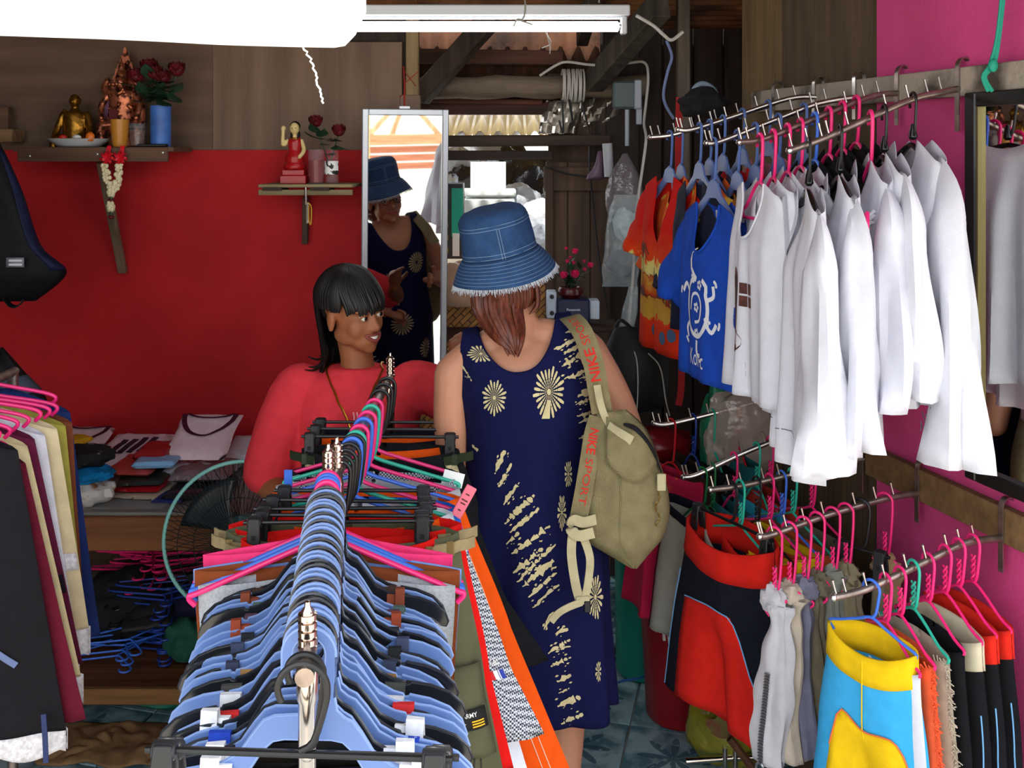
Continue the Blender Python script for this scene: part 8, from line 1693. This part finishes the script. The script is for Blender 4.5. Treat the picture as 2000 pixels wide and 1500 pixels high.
pen = thing('amulet_charm', 'long amulet charm with a yellow cord hanging under the small shelf', 'charm', P(600, 400, 3.72)); MB().tube([P(601, 395, 3.725), P(601, 436, 3.725)], 0.006, 10).build('tube_case', film('glass charm', (170, 160, 140), 0.5, 0.05), parent=pen); b = MB(); b.tube(smooth_path([P(600, 396, 3.722), P(608, 405, 3.722), P(607, 438, 3.722), P(603, 428, 3.722), P(603, 402, 3.722)], 5), 0.0024, 6); b.build('yellow_cord', M('yellow cord', (200, 150, 40), 0.7), parent=pen)
# ================================================================ BACKPACKS AT THE LEFT
nav2 = cloth('navy nylon', (20, 27, 56), 0.2, rough=0.6); bkn = cloth('black nylon', (13, 13, 17), 0.2, rough=0.6); grn = cloth('slate nylon', (62, 68, 80), 0.15, rough=0.6)
def pack(name, lab, d, Lc, Rc, th, mat, base):
    t = thing(name, lab, 'backpack', base); L_, R_2 = spath(Lc, 6), spath(Rc, 6); b = MB()
    def S_(u, v, off=0.0):
        q = 2*pi*u; a_, c_ = crv(L_, v), crv(R_2, v); cq, sq = cos(q), sin(q); ex = abs(cq)**0.6*(1 if cq > 0 else -1); ey = abs(sq)**0.6*(1 if sq > 0 else -1)
        return P(lerp(a_[0], c_[0], 0.5+0.5*ex), lerp(a_[1], c_[1], 0.5+0.5*ex), d+(th*sin(pi*(0.08+0.86*v))**0.6+off)*ey+0.01*noise.noise((cq*2, sq*2, v*5)))
    b.grid(S_, 40, 28, True); b.build('pack_body', mat, parent=t); return t, S_
t, SP = pack('backpack', 'black and navy backpack hanging on the red wall at the left edge', 3.30, [(-70, 262), (-120, 330), (-140, 440), (-130, 560), (-60, 590)], [(-4, 270), (42, 370), (80, 480), (131, 532), (70, 588)], 0.10, bkn, P(0, 600, 3.30))
b = MB(); b.grid(lambda u, v: SP(lerp(0.86, 0.985, u), lerp(0.08, 0.72, v), 0.004), 10, 14); b.build('side_panel', nav2, parent=t, solid=0.003)
b = MB(); b.grid(lambda u, v: P(lerp(12, 47, u), lerp(503, 522, v), 3.185), 2, 2); lb = b.build('label', M('grey woven label', (110, 112, 120), 0.6), parent=t, solid=0.001)
b = MB(); [b.grid(lambda u, v: P(lerp(17, 43, u), y_+4*v, 3.1835), 1, 1) for y_ in (507, 515)]; b.build('label_lines', M('pale thread', (190, 190, 195), 0.8), parent=lb, kind='stuff')
b = MB(); b.strip(smooth_path([P(8, 580, 3.24), P(20, 596, 3.235), P(34, 598, 3.235), P(48, 584, 3.24)], 5), 0.02, 0.004, (0, 1, 0.2)); b.build('bottom_strap', bkn, parent=t)
b = MB(); b.strip(smooth_path([P(-30, 268, 3.3), P(-24, 246, 3.32), P(-10, 268, 3.3)], 5), 0.025, 0.004, (0, 1, 0)); b.build('haul_loop', bkn, parent=t)
t, SP = pack('backpack', 'black and slate grey backpack standing behind the lace-hemmed skirts', 2.95, [(-60, 690), (-110, 760), (-120, 850), (-110, 960), (-90, 1010)], [(6, 678), (52, 730), (92, 780), (100, 870), (92, 1000)], 0.10, bkn, P(-10, 1010, 2.95))
b = MB(); b.grid(lambda u, v: SP(lerp(0.60, 0.99, u), lerp(0.26, 0.42, v), 0.006), 16, 8); b.build('grey_band', grn, parent=t, solid=0.003)
tag(MB().lathe([(0.012, -0.006), (0.022, -0.007), (0.024, 0), (0.022, 0.007), (0.012, 0.006)], c=P(32, 800, 2.3), axis=Vector((0.3, -1, 0.2)), n=18, cap=False).build('size_ring', M('amber plastic', (160, 90, 30), 0.35), weld=0.0), 'amber plastic size ring on the left rail', 'ring')
b = MB(); b.strip([P(85, 1395, 1.96), P(88, 1440, 1.955), P(90, 1490, 1.95)], 0.010, 0.002, (1, 0, 0)); b.cur = 0; tag(b.build('hanging_tape', M('navy tape', (30, 44, 90), 0.7)), 'navy tape end dangling below the burgundy skirt', 'tape')
